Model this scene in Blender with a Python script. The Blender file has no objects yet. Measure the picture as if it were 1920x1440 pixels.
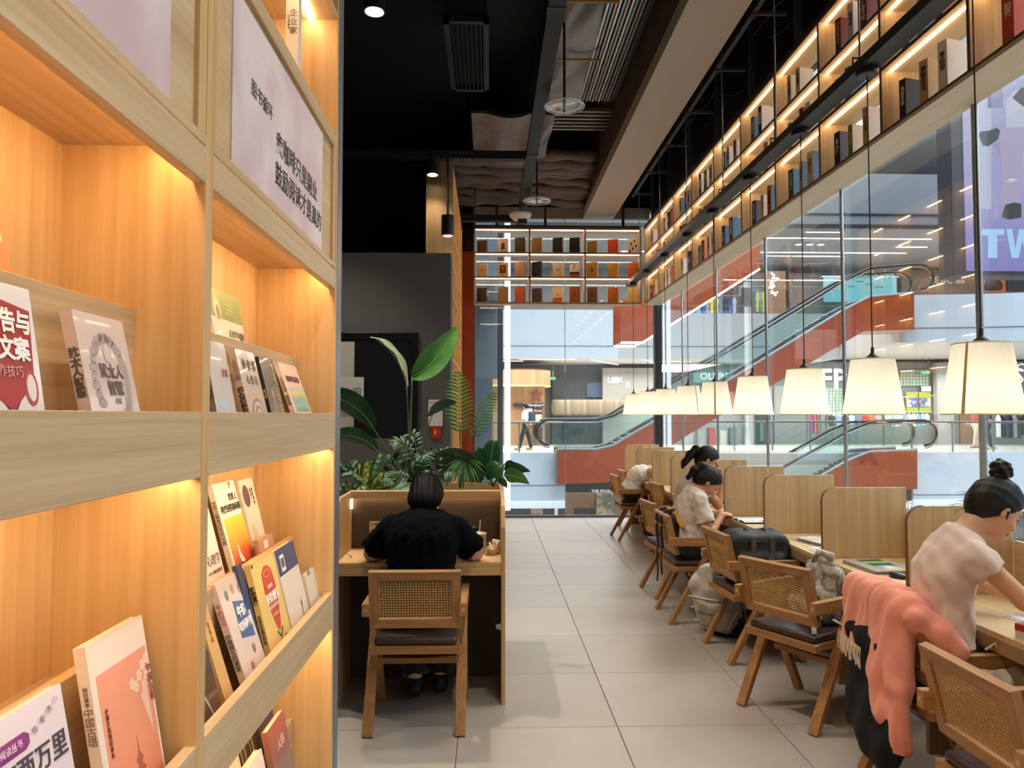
import bpy, bmesh, math, random
import numpy as np
from mathutils import Vector, Matrix, Euler

# ------------------------------------------------------------------ camera, world, light, exposure
SC = bpy.context.scene
COL = SC.collection
F0, CAMH = 1420.0, 1.56
YAW, PIT = math.atan(44 / F0), math.atan(58 / F0)
cam_d = bpy.data.cameras.new('camera')
cam_d.sensor_fit = 'HORIZONTAL'; cam_d.sensor_width = 36.0
cam_d.lens = F0 / 1920.0 * 36.0
cam_d.clip_start = 0.05; cam_d.clip_end = 300
cam = bpy.data.objects.new('camera', cam_d); COL.objects.link(cam)
cam.location = (0, 0, CAMH)
cam.rotation_euler = (math.pi / 2 + PIT, 0, -YAW)
SC.camera = cam

SC.view_settings.view_transform = 'Standard'
SC.view_settings.look = 'None'
SC.view_settings.exposure = 0.12
SC.view_settings.gamma = 1.0
SC.view_settings.use_curve_mapping = False

W = bpy.data.worlds.new('world'); SC.world = W; W.use_nodes = True
_bg = W.node_tree.nodes['Background']
_bg.inputs[0].default_value = (0.80, 0.88, 1.0, 1); _bg.inputs[1].default_value = 1.0

def area_light(name, loc, rot, sx, sy, power, color):
    d = bpy.data.lights.new(name, 'AREA'); d.shape = 'RECTANGLE'; d.size = sx; d.size_y = sy
    d.energy = power; d.color = color
    o = bpy.data.objects.new(name, d); COL.objects.link(o); o.location = loc; o.rotation_euler = rot
    return o
# daylight falling through the glazed roof of the mall atrium
area_light('atrium_skylight', (13, 14, 17.0), (0, 0, 0), 20, 24, 10500, (0.93, 0.97, 1.0))
# the lit gallery in front of the far shops, under the upper slab
area_light('gallery_light', (9, 29, 3.35), (0, 0, 0), 24, 5, 1900, (1.0, 0.96, 0.90))
area_light('upper_gallery_light', (10, 29, 7.9), (0, 0, 0), 22, 5, 1000, (1.0, 0.96, 0.92))
area_light('lower_gallery_light', (8, 27, -1.2), (0, 0, 0), 22, 6, 600, (1.0, 0.95, 0.88))

# ------------------------------------------------------------------ helpers
def srgb(h):
    if isinstance(h, str):
        h = h.lstrip('#'); h = [int(h[i:i + 2], 16) / 255 for i in (0, 2, 4)]
    return tuple((c / 12.92 if c <= .04045 else ((c + .055) / 1.055) ** 2.4) for c in h[:3]) + (1.0,)

_M = {}
def _new(name):
    m = bpy.data.materials.new(name); m.use_nodes = True
    nt = m.node_tree; b = nt.nodes['Principled BSDF']
    return m, nt, b
def _set(b, k, v):
    if k in b.inputs: b.inputs[k].default_value = v

def pm(col, rough=.5, metal=0., spec=.5, emit=0., ecol=None, vary=0., scale=8., bump=0., bscale=60., alpha=1., trans=0., sheen=0., coat=0.):
    """plain procedural material: colour with a little noise variation and fine relief"""
    key = (str(col), rough, metal, spec, emit, str(ecol), vary, scale, bump, bscale, alpha, trans, sheen, coat)
    if key in _M: return _M[key]
    m, nt, b = _new('m_%03d' % len(_M)); c = srgb(col)
    _set(b, 'Base Color', c); _set(b, 'Roughness', rough); _set(b, 'Metallic', metal); _set(b, 'Specular IOR Level', spec)
    _set(b, 'Alpha', alpha); _set(b, 'Transmission Weight', trans); _set(b, 'Sheen Weight', sheen); _set(b, 'Coat Weight', coat)
    if emit: _set(b, 'Emission Color', srgb(ecol or col)); _set(b, 'Emission Strength', emit)
    if vary or bump:
        tc = nt.nodes.new('ShaderNodeTexCoord')
        if vary:
            n = nt.nodes.new('ShaderNodeTexNoise'); n.inputs['Scale'].default_value = scale; n.inputs['Detail'].default_value = 4
            nt.links.new(tc.outputs['Object'], n.inputs['Vector'])
            mx = nt.nodes.new('ShaderNodeMix'); mx.data_type = 'RGBA'
            mx.inputs[6].default_value = tuple(max(0, x * (1 - vary)) for x in c[:3]) + (1,)
            mx.inputs[7].default_value = tuple(min(1, x * (1 + vary)) for x in c[:3]) + (1,)
            nt.links.new(n.outputs['Fac'], mx.inputs[0]); nt.links.new(mx.outputs[2], b.inputs['Base Color'])
        if bump:
            n2 = nt.nodes.new('ShaderNodeTexNoise'); n2.inputs['Scale'].default_value = bscale; n2.inputs['Detail'].default_value = 3
            nt.links.new(tc.outputs['Object'], n2.inputs['Vector'])
            bp = nt.nodes.new('ShaderNodeBump'); bp.inputs['Strength'].default_value = bump; bp.inputs['Distance'].default_value = .01
            nt.links.new(n2.outputs['Fac'], bp.inputs['Height']); nt.links.new(bp.outputs['Normal'], b.inputs['Normal'])
    _M[key] = m
    return m

def wood(c1, c2, axis='z', fine=70., along=1.6, rough=.45, big=6.):
    """wood laminate, grain running along the given local axis"""
    key = ('wood', c1, c2, axis, fine, along, rough, big)
    if key in _M: return _M[key]
    m, nt, b = _new('wood_%03d' % len(_M))
    tc = nt.nodes.new('ShaderNodeTexCoord'); mp = nt.nodes.new('ShaderNodeMapping')
    i = 'xyz'.index(axis)
    mp.inputs['Scale'].default_value = tuple(along if k == i else fine for k in range(3))
    nt.links.new(tc.outputs['Object'], mp.inputs['Vector'])
    n1 = nt.nodes.new('ShaderNodeTexNoise'); n1.inputs['Scale'].default_value = 1.0; n1.inputs['Detail'].default_value = 6; n1.inputs['Roughness'].default_value = .65
    n1.inputs['Distortion'].default_value = .25
    nt.links.new(mp.outputs[0], n1.inputs['Vector'])
    mp2 = nt.nodes.new('ShaderNodeMapping')
    mp2.inputs['Scale'].default_value = tuple(along * .35 if k == i else big for k in range(3))
    nt.links.new(tc.outputs['Object'], mp2.inputs['Vector'])
    n2 = nt.nodes.new('ShaderNodeTexNoise'); n2.inputs['Scale'].default_value = 1.0; n2.inputs['Detail'].default_value = 3; n2.inputs['Distortion'].default_value = .6
    nt.links.new(mp2.outputs[0], n2.inputs['Vector'])
    mth = nt.nodes.new('ShaderNodeMath'); mth.operation = 'MULTIPLY_ADD'; mth.inputs[1].default_value = .55
    nt.links.new(n1.outputs['Fac'], mth.inputs[0])
    m3 = nt.nodes.new('ShaderNodeMath'); m3.operation = 'MULTIPLY'; m3.inputs[1].default_value = .45
    nt.links.new(n2.outputs['Fac'], m3.inputs[0]); nt.links.new(m3.outputs[0], mth.inputs[2])
    cr = nt.nodes.new('ShaderNodeValToRGB')
    cr.color_ramp.elements[0].position = .34; cr.color_ramp.elements[0].color = srgb(c2)
    cr.color_ramp.elements[1].position = .62; cr.color_ramp.elements[1].color = srgb(c1)
    nt.links.new(mth.outputs[0], cr.inputs[0]); nt.links.new(cr.outputs[0], b.inputs['Base Color'])
    _set(b, 'Roughness', rough); _set(b, 'Specular IOR Level', .35)
    bp = nt.nodes.new('ShaderNodeBump'); bp.inputs['Strength'].default_value = .06; bp.inputs['Distance'].default_value = .004
    nt.links.new(n1.outputs['Fac'], bp.inputs['Height']); nt.links.new(bp.outputs['Normal'], b.inputs['Normal'])
    _M[key] = m
    return m

def emis(col, s):
    key = ('em', col, s)
    if key in _M: return _M[key]
    m, nt, b = _new('glow_%03d' % len(_M))
    _set(b, 'Base Color', (.02, .02, .02, 1)); _set(b, 'Roughness', .35); _set(b, 'Emission Color', srgb(col)); _set(b, 'Emission Strength', s)
    _M[key] = m
    return m

def ramp3(cols, axis='z', lo=0., hi=1., rough=.6, noise=0., nscale=6., emit=0.):
    """printed colours running along a local axis (a cover picture, a book jacket)"""
    key = ('r3', tuple(cols), axis, lo, hi, rough, noise, nscale, emit)
    if key in _M: return _M[key]
    m, nt, b = _new('print_%03d' % len(_M))
    tc = nt.nodes.new('ShaderNodeTexCoord'); sx = nt.nodes.new('ShaderNodeSeparateXYZ')
    nt.links.new(tc.outputs['Object'], sx.inputs[0])
    mr = nt.nodes.new('ShaderNodeMapRange'); mr.inputs[1].default_value = lo; mr.inputs[2].default_value = hi
    nt.links.new(sx.outputs['xyz'.index(axis)], mr.inputs[0])
    src = mr.outputs[0]
    if noise:
        n = nt.nodes.new('ShaderNodeTexNoise'); n.inputs['Scale'].default_value = nscale; n.inputs['Detail'].default_value = 4
        nt.links.new(tc.outputs['Object'], n.inputs['Vector'])
        ma = nt.nodes.new('ShaderNodeMath'); ma.operation = 'MULTIPLY_ADD'; ma.inputs[1].default_value = noise
        nt.links.new(n.outputs['Fac'], ma.inputs[0]); nt.links.new(src, ma.inputs[2])
        m2 = nt.nodes.new('ShaderNodeMath'); m2.operation = 'SUBTRACT'; m2.inputs[1].default_value = noise * .5
        nt.links.new(ma.outputs[0], m2.inputs[0]); src = m2.outputs[0]
    cr = nt.nodes.new('ShaderNodeValToRGB')
    while len(cr.color_ramp.elements) < len(cols): cr.color_ramp.elements.new(.5)
    for k, c in enumerate(cols):
        cr.color_ramp.elements[k].position = k / (len(cols) - 1); cr.color_ramp.elements[k].color = srgb(c)
    nt.links.new(src, cr.inputs[0])
    if not emit: nt.links.new(cr.outputs[0], b.inputs['Base Color'])
    else:
        _set(b, 'Base Color', (.02, .02, .02, 1)); nt.links.new(cr.outputs[0], b.inputs['Emission Color']); _set(b, 'Emission Strength', emit)
    _set(b, 'Roughness', rough)
    _M[key] = m
    return m

def glassmat(tint=(.93, .96, .96), refl=1.0, ior=1.45):
    key = ('glass', tint, refl, ior)
    if key in _M: return _M[key]
    m = bpy.data.materials.new('clear_glass_%d' % len(_M)); m.use_nodes = True
    nt = m.node_tree; nt.nodes.clear()
    out = nt.nodes.new('ShaderNodeOutputMaterial'); mix = nt.nodes.new('ShaderNodeMixShader')
    tr = nt.nodes.new('ShaderNodeBsdfTransparent'); gl = nt.nodes.new('ShaderNodeBsdfGlossy'); fr = nt.nodes.new('ShaderNodeFresnel')
    tr.inputs[0].default_value = tint + (1,); gl.inputs['Roughness'].default_value = 0.0; gl.inputs[0].default_value = (refl, refl, refl, 1)
    ge = nt.nodes.new('ShaderNodeNewGeometry'); mr = nt.nodes.new('ShaderNodeMapRange'); mr.inputs[3].default_value = ior; mr.inputs[4].default_value = 1 / ior
    nt.links.new(ge.outputs['Backfacing'], mr.inputs[0]); nt.links.new(mr.outputs[0], fr.inputs[0])   # both faces of a thin sheet reflect alike
    nt.links.new(fr.outputs[0], mix.inputs[0]); nt.links.new(tr.outputs[0], mix.inputs[1]); nt.links.new(gl.outputs[0], mix.inputs[2])
    nt.links.new(mix.outputs[0], out.inputs[0])
    _M[key] = m
    return m

class MB:
    """collects shapes and links them as one mesh object"""
    def __init__(s): s.v = []; s.f = []; s.mi = []; s.m = 0
    def _add(s, vs, fs):
        b = len(s.v); s.v += [tuple(v) for v in vs]
        for f in fs: s.f.append(tuple(b + i for i in f)); s.mi.append(s.m)
        return s
    def box(s, x0, x1, y0, y1, z0, z1):
        vs = [(x, y, z) for z in (z0, z1) for y in (y0, y1) for x in (x0, x1)]
        return s._add(vs, [(0, 2, 3, 1), (4, 5, 7, 6), (0, 1, 5, 4), (2, 6, 7, 3), (0, 4, 6, 2), (1, 3, 7, 5)])
    def obox(s, c, size, rot=None):
        M = rot if rot is not None else Matrix.Identity(3); c = Vector(c)
        a = [Vector((x * size[0] / 2, y * size[1] / 2, z * size[2] / 2)) for z in (-1, 1) for y in (-1, 1) for x in (-1, 1)]
        return s._add([c + M @ p for p in a], [(0, 2, 3, 1), (4, 5, 7, 6), (0, 1, 5, 4), (2, 6, 7, 3), (0, 4, 6, 2), (1, 3, 7, 5)])
    def bar(s, p, q, w, h, up=(0, 0, 1)):
        p, q, up = Vector(p), Vector(q), Vector(up)
        d = (q - p).normalized(); a = d.cross(up)
        if a.length < 1e-5: a = d.cross(Vector((0, 1, 0)))
        a.normalize(); b = a.cross(d).normalized()
        vs = [e + a * (i * w / 2) + b * (j * h / 2) for e in (p, q) for j in (-1, 1) for i in (-1, 1)]
        return s._add(vs, [(0, 2, 3, 1), (4, 5, 7, 6), (0, 1, 5, 4), (2, 6, 7, 3), (0, 4, 6, 2), (1, 3, 7, 5)])
    def prism(s, poly, axis, a, b):
        n = len(poly)
        def P(u, v, w):
            return (w, u, v) if axis == 'x' else ((u, w, v) if axis == 'y' else (u, v, w))
        vs = [P(u, v, a) for u, v in poly] + [P(u, v, b) for u, v in poly]
        fs = [tuple(range(n))[::-1], tuple(range(n, 2 * n))] + [(i, (i + 1) % n, n + (i + 1) % n, n + i) for i in range(n)]
        return s._add(vs, fs)
    def tube(s, path, r, n=8, cap=True):
        path = [Vector(p) for p in path]; k = len(path)
        rs = r if isinstance(r, (list, tuple)) else [r] * k
        vs = []; prev = None
        for i, p in enumerate(path):
            d = (path[min(i + 1, k - 1)] - path[max(i - 1, 0)]).normalized()
            if prev is None:
                a = d.cross(Vector((0, 0, 1)))
                if a.length < 1e-4: a = d.cross(Vector((1, 0, 0)))
            else: a = prev - d * prev.dot(d)
            a.normalize(); prev = a; b = d.cross(a)
            for j in range(n):
                t = 2 * math.pi * j / n; vs.append(p + (a * math.cos(t) + b * math.sin(t)) * rs[i])
        fs = [(i * n + j, i * n + (j + 1) % n, (i + 1) * n + (j + 1) % n, (i + 1) * n + j) for i in range(k - 1) for j in range(n)]
        if cap: fs += [tuple(range(n))[::-1], tuple(range((k - 1) * n, k * n))]
        return s._add(vs, fs)
    def lathe(s, prof, c=(0, 0, 0), n=24):
        k = len(prof); vs = []
        for r, z in prof:
            for j in range(n):
                t = 2 * math.pi * j / n; vs.append((c[0] + r * math.cos(t), c[1] + r * math.sin(t), c[2] + z))
        fs = [(i * n + j, i * n + (j + 1) % n, (i + 1) * n + (j + 1) % n, (i + 1) * n + j) for i in range(k - 1) for j in range(n)]
        if k >= 4 and prof[0][0] > 1e-6 and prof[-1][0] > 1e-6:      # a ring: close it on itself
            fs += [((k - 1) * n + j, (k - 1) * n + (j + 1) % n, (j + 1) % n, j) for j in range(n)]
        else:
            if prof[0][0] > 1e-6: fs.append(tuple(range(n))[::-1])
            if prof[-1][0] > 1e-6: fs.append(tuple(range((k - 1) * n, k * n)))
        return s._add(vs, fs)
    def face(s, *pts): return s._add(pts, [tuple(range(len(pts)))])
    def grid(s, rows):
        h, w = len(rows), len(rows[0])
        return s._add([p for r in rows for p in r], [(i * w + j, i * w + j + 1, (i + 1) * w + j + 1, (i + 1) * w + j) for i in range(h - 1) for j in range(w - 1)])
    def mesh(s, name, mats, bevel=0, smooth=False, seg=2):
        me = bpy.data.meshes.new(name); me.from_pydata(s.v, [], s.f)
        for m in (mats if isinstance(mats, (list, tuple)) else [mats]): me.materials.append(m)
        if any(s.mi): me.polygons.foreach_set('material_index', s.mi)
        bm = bmesh.new(); bm.from_mesh(me)
        if smooth: bmesh.ops.remove_doubles(bm, verts=bm.verts, dist=1e-5)
        if bevel: bmesh.ops.bevel(bm, geom=list(bm.edges), offset=bevel, segments=seg, affect='EDGES', profile=.5, clamp_overlap=True)
        bmesh.ops.recalc_face_normals(bm, faces=bm.faces)
        bm.to_mesh(me); bm.free()
        if smooth: me.shade_smooth()
        me.update()
        return me
    def build(s, name, mats, parent=None, bevel=0, smooth=False, seg=2, **k):
        return link(name, s.mesh(name, mats, bevel, smooth, seg), parent, **k)

def link(name, me, parent=None, loc=None, rot=None):
    o = bpy.data.objects.new(name, me); COL.objects.link(o)
    if parent is not None: o.parent = parent
    if loc is not None: o.location = loc
    if rot is not None: o.rotation_euler = rot
    return o
def tag(o, label=None, cat=None, group=None, kind=None):
    if label: o['label'] = label
    if cat: o['category'] = cat
    if group: o['group'] = group
    if kind: o['kind'] = kind
    return o
def thing(name, label, cat, loc=(0, 0, 0), rz=0, group=None, rot=None):
    o = bpy.data.objects.new(name, None); COL.objects.link(o); o.empty_display_size = .1
    o.location = loc; o.rotation_euler = rot if rot is not None else (0, 0, rz)
    return tag(o, label, cat, group)
def struct(name, mb, mats, label, cat, bevel=0, smooth=False):
    return tag(mb.build(name, mats, None, bevel, smooth), label, cat, None, 'structure')
def copy_tree(o, parent=None):
    c = o.copy(); COL.objects.link(c)
    if parent is not None: c.parent = parent
    for ch in list(o.children): copy_tree(ch, c)
    return c
R = math.radians
rng = random.Random(7)

# text ---------------------------------------------------------------
_T = {}
def text_mesh(s, size=1., align='CENTER', bold=0., vertical=False, sx=1., lsp=1.0, ext=.0003):
    key = (s, size, align, bold, vertical, sx, lsp)
    if key in _T: return _T[key]
    cu = bpy.data.curves.new('t', 'FONT'); cu.body = '\n'.join(s) if vertical else s
    cu.size = size; cu.align_x = align; cu.align_y = 'CENTER'; cu.offset = bold; cu.extrude = ext; cu.space_line = lsp
    cu.resolution_u = 2
    o = bpy.data.objects.new('t', cu)
    me = bpy.data.meshes.new_from_object(o)
    bpy.data.objects.remove(o); bpy.data.curves.remove(cu)
    if sx != 1. and len(me.vertices):
        me.transform(Matrix.Diagonal((sx, 1, 1, 1)))
    _T[key] = me
    return me
def text(name, s, mat, parent, loc, size, rot=(math.pi / 2, 0, 0), **k):
    """lettering that stands in the local xz plane and faces -y unless rot says otherwise"""
    me = text_mesh(s, size, **k).copy(); me.materials.clear(); me.materials.append(mat)
    return link(name, me, parent, loc, rot)

# pixel -> point, for placing things on a known plane
_c, _s, _cp, _sp = math.cos(YAW), math.sin(YAW), math.cos(PIT), math.sin(PIT)
_FW, _RT, _UP = (_s * _cp, _c * _cp, _sp), (_c, -_s, 0.), (-_s * _sp, -_c * _sp, _cp)
def at(px, py, i, v):
    a, b = (px - 960) / F0, (720 - py) / F0
    d = [_FW[k] + _RT[k] * a + _UP[k] * b for k in range(3)]
    t = (v - (0, 0, CAMH)[i]) / d[i]
    return (d[0] * t, d[1] * t, CAMH + d[2] * t)
def atX(px, py, v): return at(px, py, 0, v)
def atY(px, py, v): return at(px, py, 1, v)
def atZ(px, py, v=0.): return at(px, py, 2, v)

def pxz(px, py, Y):
    p = atY(px, py, Y); return p[0], p[2]

# smooth solids: distance fields turned into one continuous surface ----
class SDF:
    def __init__(s, res=.008): s.p = []; s.cut = []; s.res = res; s.pc = {}; s.wr = None
    def cap(s, a, b, ra, rb=None, k=.02, flat=None):
        s.p.append(('c', Vector(a), Vector(b), ra, ra if rb is None else rb, k, flat)); return s
    def ell(s, c, r, rot=None, k=.02):
        s.p.append(('e', Vector(c), r, rot if rot is not None else Matrix.Identity(3), k)); return s
    def box(s, c, h, rot=None, rad=.01, k=.01):
        s.p.append(('b', Vector(c), h, rot if rot is not None else Matrix.Identity(3), rad, k)); return s
    def plane(s, pt, n):
        s.cut.append((np.array(pt, float), np.array(Vector(n).normalized()))); return s
    def trim(s, pt, n):
        """cut only the shape added last"""
        s.pc[len(s.p) - 1] = (Vector(pt), Vector(n).normalized()); return s
    def grow(s, d):
        t = SDF(s.res)
        for q in s.p:
            if q[0] == 'c': t.p.append(('c', q[1], q[2], q[3] + d, q[4] + d, q[5], q[6]))
            elif q[0] == 'e': t.p.append(('e', q[1], tuple(x + d for x in q[2]), q[3], q[4]))
            else: t.p.append(('b', q[1], tuple(x + d for x in q[2]), q[3], q[4] + d, q[5]))
        return t
    def run(s, name, mats, parent=None, smooth=True):
        lo = np.full(3, 1e9); hi = -lo; bb = []
        for q in s.p:
            if q[0] == 'c':
                r = max(q[3], q[4]); a, b = np.array(q[1]), np.array(q[2])
                l, h = np.minimum(a, b) - r, np.maximum(a, b) + r
            else:
                r = max(q[2]) * (1.75 if q[0] == 'b' else 1.) + (q[4] if q[0] == 'b' else 0); a = np.array(q[1]); l, h = a - r, a + r
            bb.append((l, h)); lo = np.minimum(lo, l); hi = np.maximum(hi, h)
        lo -= 3 * s.res + .02; hi += 3 * s.res + .02
        n = np.ceil((hi - lo) / s.res).astype(int) + 1
        D = np.full(n, .5, np.float32)
        ax = [lo[i] + np.arange(n[i]) * s.res for i in range(3)]
        for qi, (q, (l, h)) in enumerate(zip(s.p, bb)):
            k = q[-1] if q[0] != 'c' else q[5]
            m = k + .02
            i0 = np.maximum(((l - m - lo) / s.res).astype(int), 0); i1 = np.minimum(((h + m - lo) / s.res).astype(int) + 2, n)
            sl = tuple(slice(a, b) for a, b in zip(i0, i1))
            X = ax[0][sl[0]][:, None, None]; Y = ax[1][sl[1]][None, :, None]; Z = ax[2][sl[2]][None, None, :]
            if q[0] == 'c':
                a, b = q[1], q[2]; d = b - a; L = max(d.length_squared, 1e-9)
                t = np.clip(((X - a.x) * d.x + (Y - a.y) * d.y + (Z - a.z) * d.z) / L, 0, 1)
                ex, ey, ez = X - a.x - t * d.x, Y - a.y - t * d.y, Z - a.z - t * d.z
                if q[6] is not None:      # flattened: (direction, factor)
                    u, fac = q[6]; u = Vector(u).normalized(); w = ex * u.x + ey * u.y + ez * u.z
                    g = fac - 1.0
                    ex, ey, ez = ex + w * u.x * g, ey + w * u.y * g, ez + w * u.z * g
                dd = np.sqrt(ex * ex + ey * ey + ez * ez) - (q[3] + (q[4] - q[3]) * t)
            else:
                c, rot = q[1], q[3].transposed()
                P = [rot[i][0] * (X - c.x) + rot[i][1] * (Y - c.y) + rot[i][2] * (Z - c.z) for i in range(3)]
                if q[0] == 'e':
                    r = q[2]
                    k0 = np.sqrt((P[0] / r[0]) ** 2 + (P[1] / r[1]) ** 2 + (P[2] / r[2]) ** 2)
                    k1 = np.sqrt((P[0] / r[0] ** 2) ** 2 + (P[1] / r[1] ** 2) ** 2 + (P[2] / r[2] ** 2) ** 2) + 1e-9
                    dd = k0 * (k0 - 1) / k1
                else:
                    hh, rad = q[2], q[4]
                    Q = [np.abs(P[i]) - (hh[i] - rad) for i in range(3)]
                    dd = np.sqrt(sum(np.maximum(x, 0) ** 2 for x in Q)) + np.minimum(np.maximum(np.maximum(Q[0], Q[1]), Q[2]), 0) - rad
            if qi in s.pc:
                pt, nn = s.pc[qi]; dd = np.maximum(dd, (X - pt.x) * nn.x + (Y - pt.y) * nn.y + (Z - pt.z) * nn.z)
            o = D[sl]
            if k > 0:
                hh = np.clip(.5 + .5 * (o - dd) / k, 0, 1)
                D[sl] = (o + (dd - o) * hh - k * hh * (1 - hh)).astype(np.float32)
            else: D[sl] = np.minimum(o, dd)
        if s.wr is not None:
            D += s.wr(ax[0][:, None, None], ax[1][None, :, None], ax[2][None, None, :]).astype(np.float32)
        for pt, nn in s.cut:
            pl = (ax[0][:, None, None] - pt[0]) * nn[0] + (ax[1][None, :, None] - pt[1]) * nn[1] + (ax[2][None, None, :] - pt[2]) * nn[2]
            D = np.maximum(D, pl.astype(np.float32))
        S = D < 0
        acc = np.zeros(tuple(n - 1) + (3,), np.float32); cnt = np.zeros(tuple(n - 1), np.float32)
        full = [slice(0, n[i] - 1) for i in range(3)]
        for axis in range(3):
            a0 = [slice(None)] * 3; a1 = [slice(None)] * 3
            a0[axis] = slice(0, n[axis] - 1); a1[axis] = slice(1, n[axis])
            d0, d1 = D[tuple(a0)], D[tuple(a1)]
            ch = (S[tuple(a0)] != S[tuple(a1)])
            t = np.where(ch, d0 / np.where(ch, d0 - d1, 1), 0)
            o1, o2 = [i for i in range(3) if i != axis]
            for u in (0, 1):
                for v in (0, 1):
                    sl = [slice(None)] * 3
                    sl[o1] = slice(u, n[o1] - 1 + u); sl[o2] = slice(v, n[o2] - 1 + v)
                    c_ = ch[tuple(sl)]; tt = t[tuple(sl)]
                    cnt += c_; acc[..., axis] += tt
                    if u: acc[..., o1] += c_
                    if v: acc[..., o2] += c_
        act = cnt > 0
        idx = np.full(act.shape, -1, np.int64); idx[act] = np.arange(act.sum())
        ii = np.argwhere(act)
        V = (ii + acc[act] / cnt[act][:, None]) * s.res + lo
        faces = []
        for axis in range(3):
            a0 = [slice(1, n[i] - 1) for i in range(3)]; a1 = list(a0)
            a0[axis] = slice(0, n[axis] - 1); a1[axis] = slice(1, n[axis])
            s0, s1 = S[tuple(a0)], S[tuple(a1)]
            o1, o2 = [(1, 2), (2, 0), (0, 1)][axis]
            for flip, mask in ((False, s0 & ~s1), (True, ~s0 & s1)):
                e = np.argwhere(mask)
                if not len(e): continue
                for i in range(3):
                    if i != axis: e[:, i] += 1
                def cell(u, v):
                    q = e.copy(); q[:, o1] -= u; q[:, o2] -= v
                    return idx[q[:, 0], q[:, 1], q[:, 2]]
                Q = np.stack([cell(1, 1), cell(0, 1), cell(0, 0), cell(1, 0)], 1)
                if flip: Q = Q[:, ::-1]
                faces.append(Q)
        Fc = np.concatenate(faces); Fc = Fc[(Fc >= 0).all(1)]
        me = bpy.data.meshes.new(name); me.from_pydata(V.tolist(), [], Fc.tolist())
        for m in (mats if isinstance(mats, (list, tuple)) else [mats]): me.materials.append(m)
        if smooth: me.shade_smooth()
        me.update()
        return link(name, me, parent)
# ------------------------------------------------------------------ shared materials
WOOD_V = wood('#d9b98c', '#b8905c', 'z', fine=55)            # laminate, upright grain
WOOD_Y = wood('#d3b48a', '#b39163', 'y', fine=60)            # laminate, grain along the room
WOOD_X = wood('#d6b68a', '#b8935f', 'x', fine=55)
EDGE = pm('#5a4636', .55)
BLACK = pm('#0b0b0c', .75, vary=.3)
BLACK2 = pm('#17181a', .5)
STEEL = pm('#8d9296', .28, metal=1.)
WHITE = pm('#e9e7e2', .6)
WARM = '#ffdaa6'
def led(s=22.): return emis(WARM, s)

# ------------------------------------------------------------------ floor of square tiles
TS = .7945
fl = struct('floor', MB().box(-4.6, 2.62, -3.2, 11.66, -.3, -.012), pm('#77706a', .8), 'beige stone tile floor of the reading room', 'floor')
def tile_mat():
    m, nt, b = _new('floor_tile')
    tc = nt.nodes.new('ShaderNodeTexCoord'); oi = nt.nodes.new('ShaderNodeObjectInfo')
    n = nt.nodes.new('ShaderNodeTexNoise'); n.inputs['Scale'].default_value = 3.; n.inputs['Detail'].default_value = 6
    ad = nt.nodes.new('ShaderNodeVectorMath'); ad.operation = 'ADD'
    nt.links.new(tc.outputs['Object'], ad.inputs[0]); nt.links.new(oi.outputs['Location'], ad.inputs[1]); nt.links.new(ad.outputs[0], n.inputs['Vector'])
    mx = nt.nodes.new('ShaderNodeMix'); mx.data_type = 'RGBA'; mx.inputs[6].default_value = srgb('#988f85'); mx.inputs[7].default_value = srgb('#aea59b')
    nt.links.new(n.outputs['Fac'], mx.inputs[0])
    hv = nt.nodes.new('ShaderNodeHueSaturation'); mr = nt.nodes.new('ShaderNodeMapRange'); mr.inputs[3].default_value = .95; mr.inputs[4].default_value = 1.05
    nt.links.new(oi.outputs['Random'], mr.inputs[0]); nt.links.new(mr.outputs[0], hv.inputs['Value']); nt.links.new(mx.outputs[2], hv.inputs['Color'])
    nt.links.new(hv.outputs[0], b.inputs['Base Color'])
    r2 = nt.nodes.new('ShaderNodeMapRange'); r2.inputs[3].default_value = .26; r2.inputs[4].default_value = .40
    nt.links.new(n.outputs['Fac'], r2.inputs[0]); nt.links.new(r2.outputs[0], b.inputs['Roughness'])
    _set(b, 'Specular IOR Level', .45)
    return m
TM = tile_mat()
tile_me = MB().box(-TS / 2 + .002, TS / 2 - .002, -TS / 2 + .002, TS / 2 - .002, -.012, 0).mesh('tile', TM, .0015, seg=1)
for i in range(-6, 3):
    for j in range(-5, 12):
        x0, y0 = .648 + TS * i, 3.843 + .7885 * (j - 1)
        if x0 + TS > 2.64 and x0 > 2: continue
        if y0 < -3.2 or y0 + .7885 > 11.66 or x0 < -4.6: continue
        o = link('tile', tile_me, fl, (x0 + TS / 2, y0 + .7885 / 2, 0)); o.scale = (1, .7885 / TS, 1)
for j in range(-5, 12):                                   # cut tiles along the glass
    y0 = 3.843 + .7885 * (j - 1)
    if y0 > -3.2 and y0 + .7885 < 11.66:
        o = link('tile', tile_me, fl, ((2.237 + 2.615) / 2, y0 + .394, 0)); o.scale = (.378 / TS, .7885 / TS, 1)
for i in range(-6, 3):
    x0 = .648 + TS * i
    if x0 < -4.6 or x0 + TS > 2.64: continue
    o = link('tile', tile_me, fl, (x0 + TS / 2, (10.94 + 11.655) / 2, 0)); o.scale = (1, .71 / TS, 1)

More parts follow.
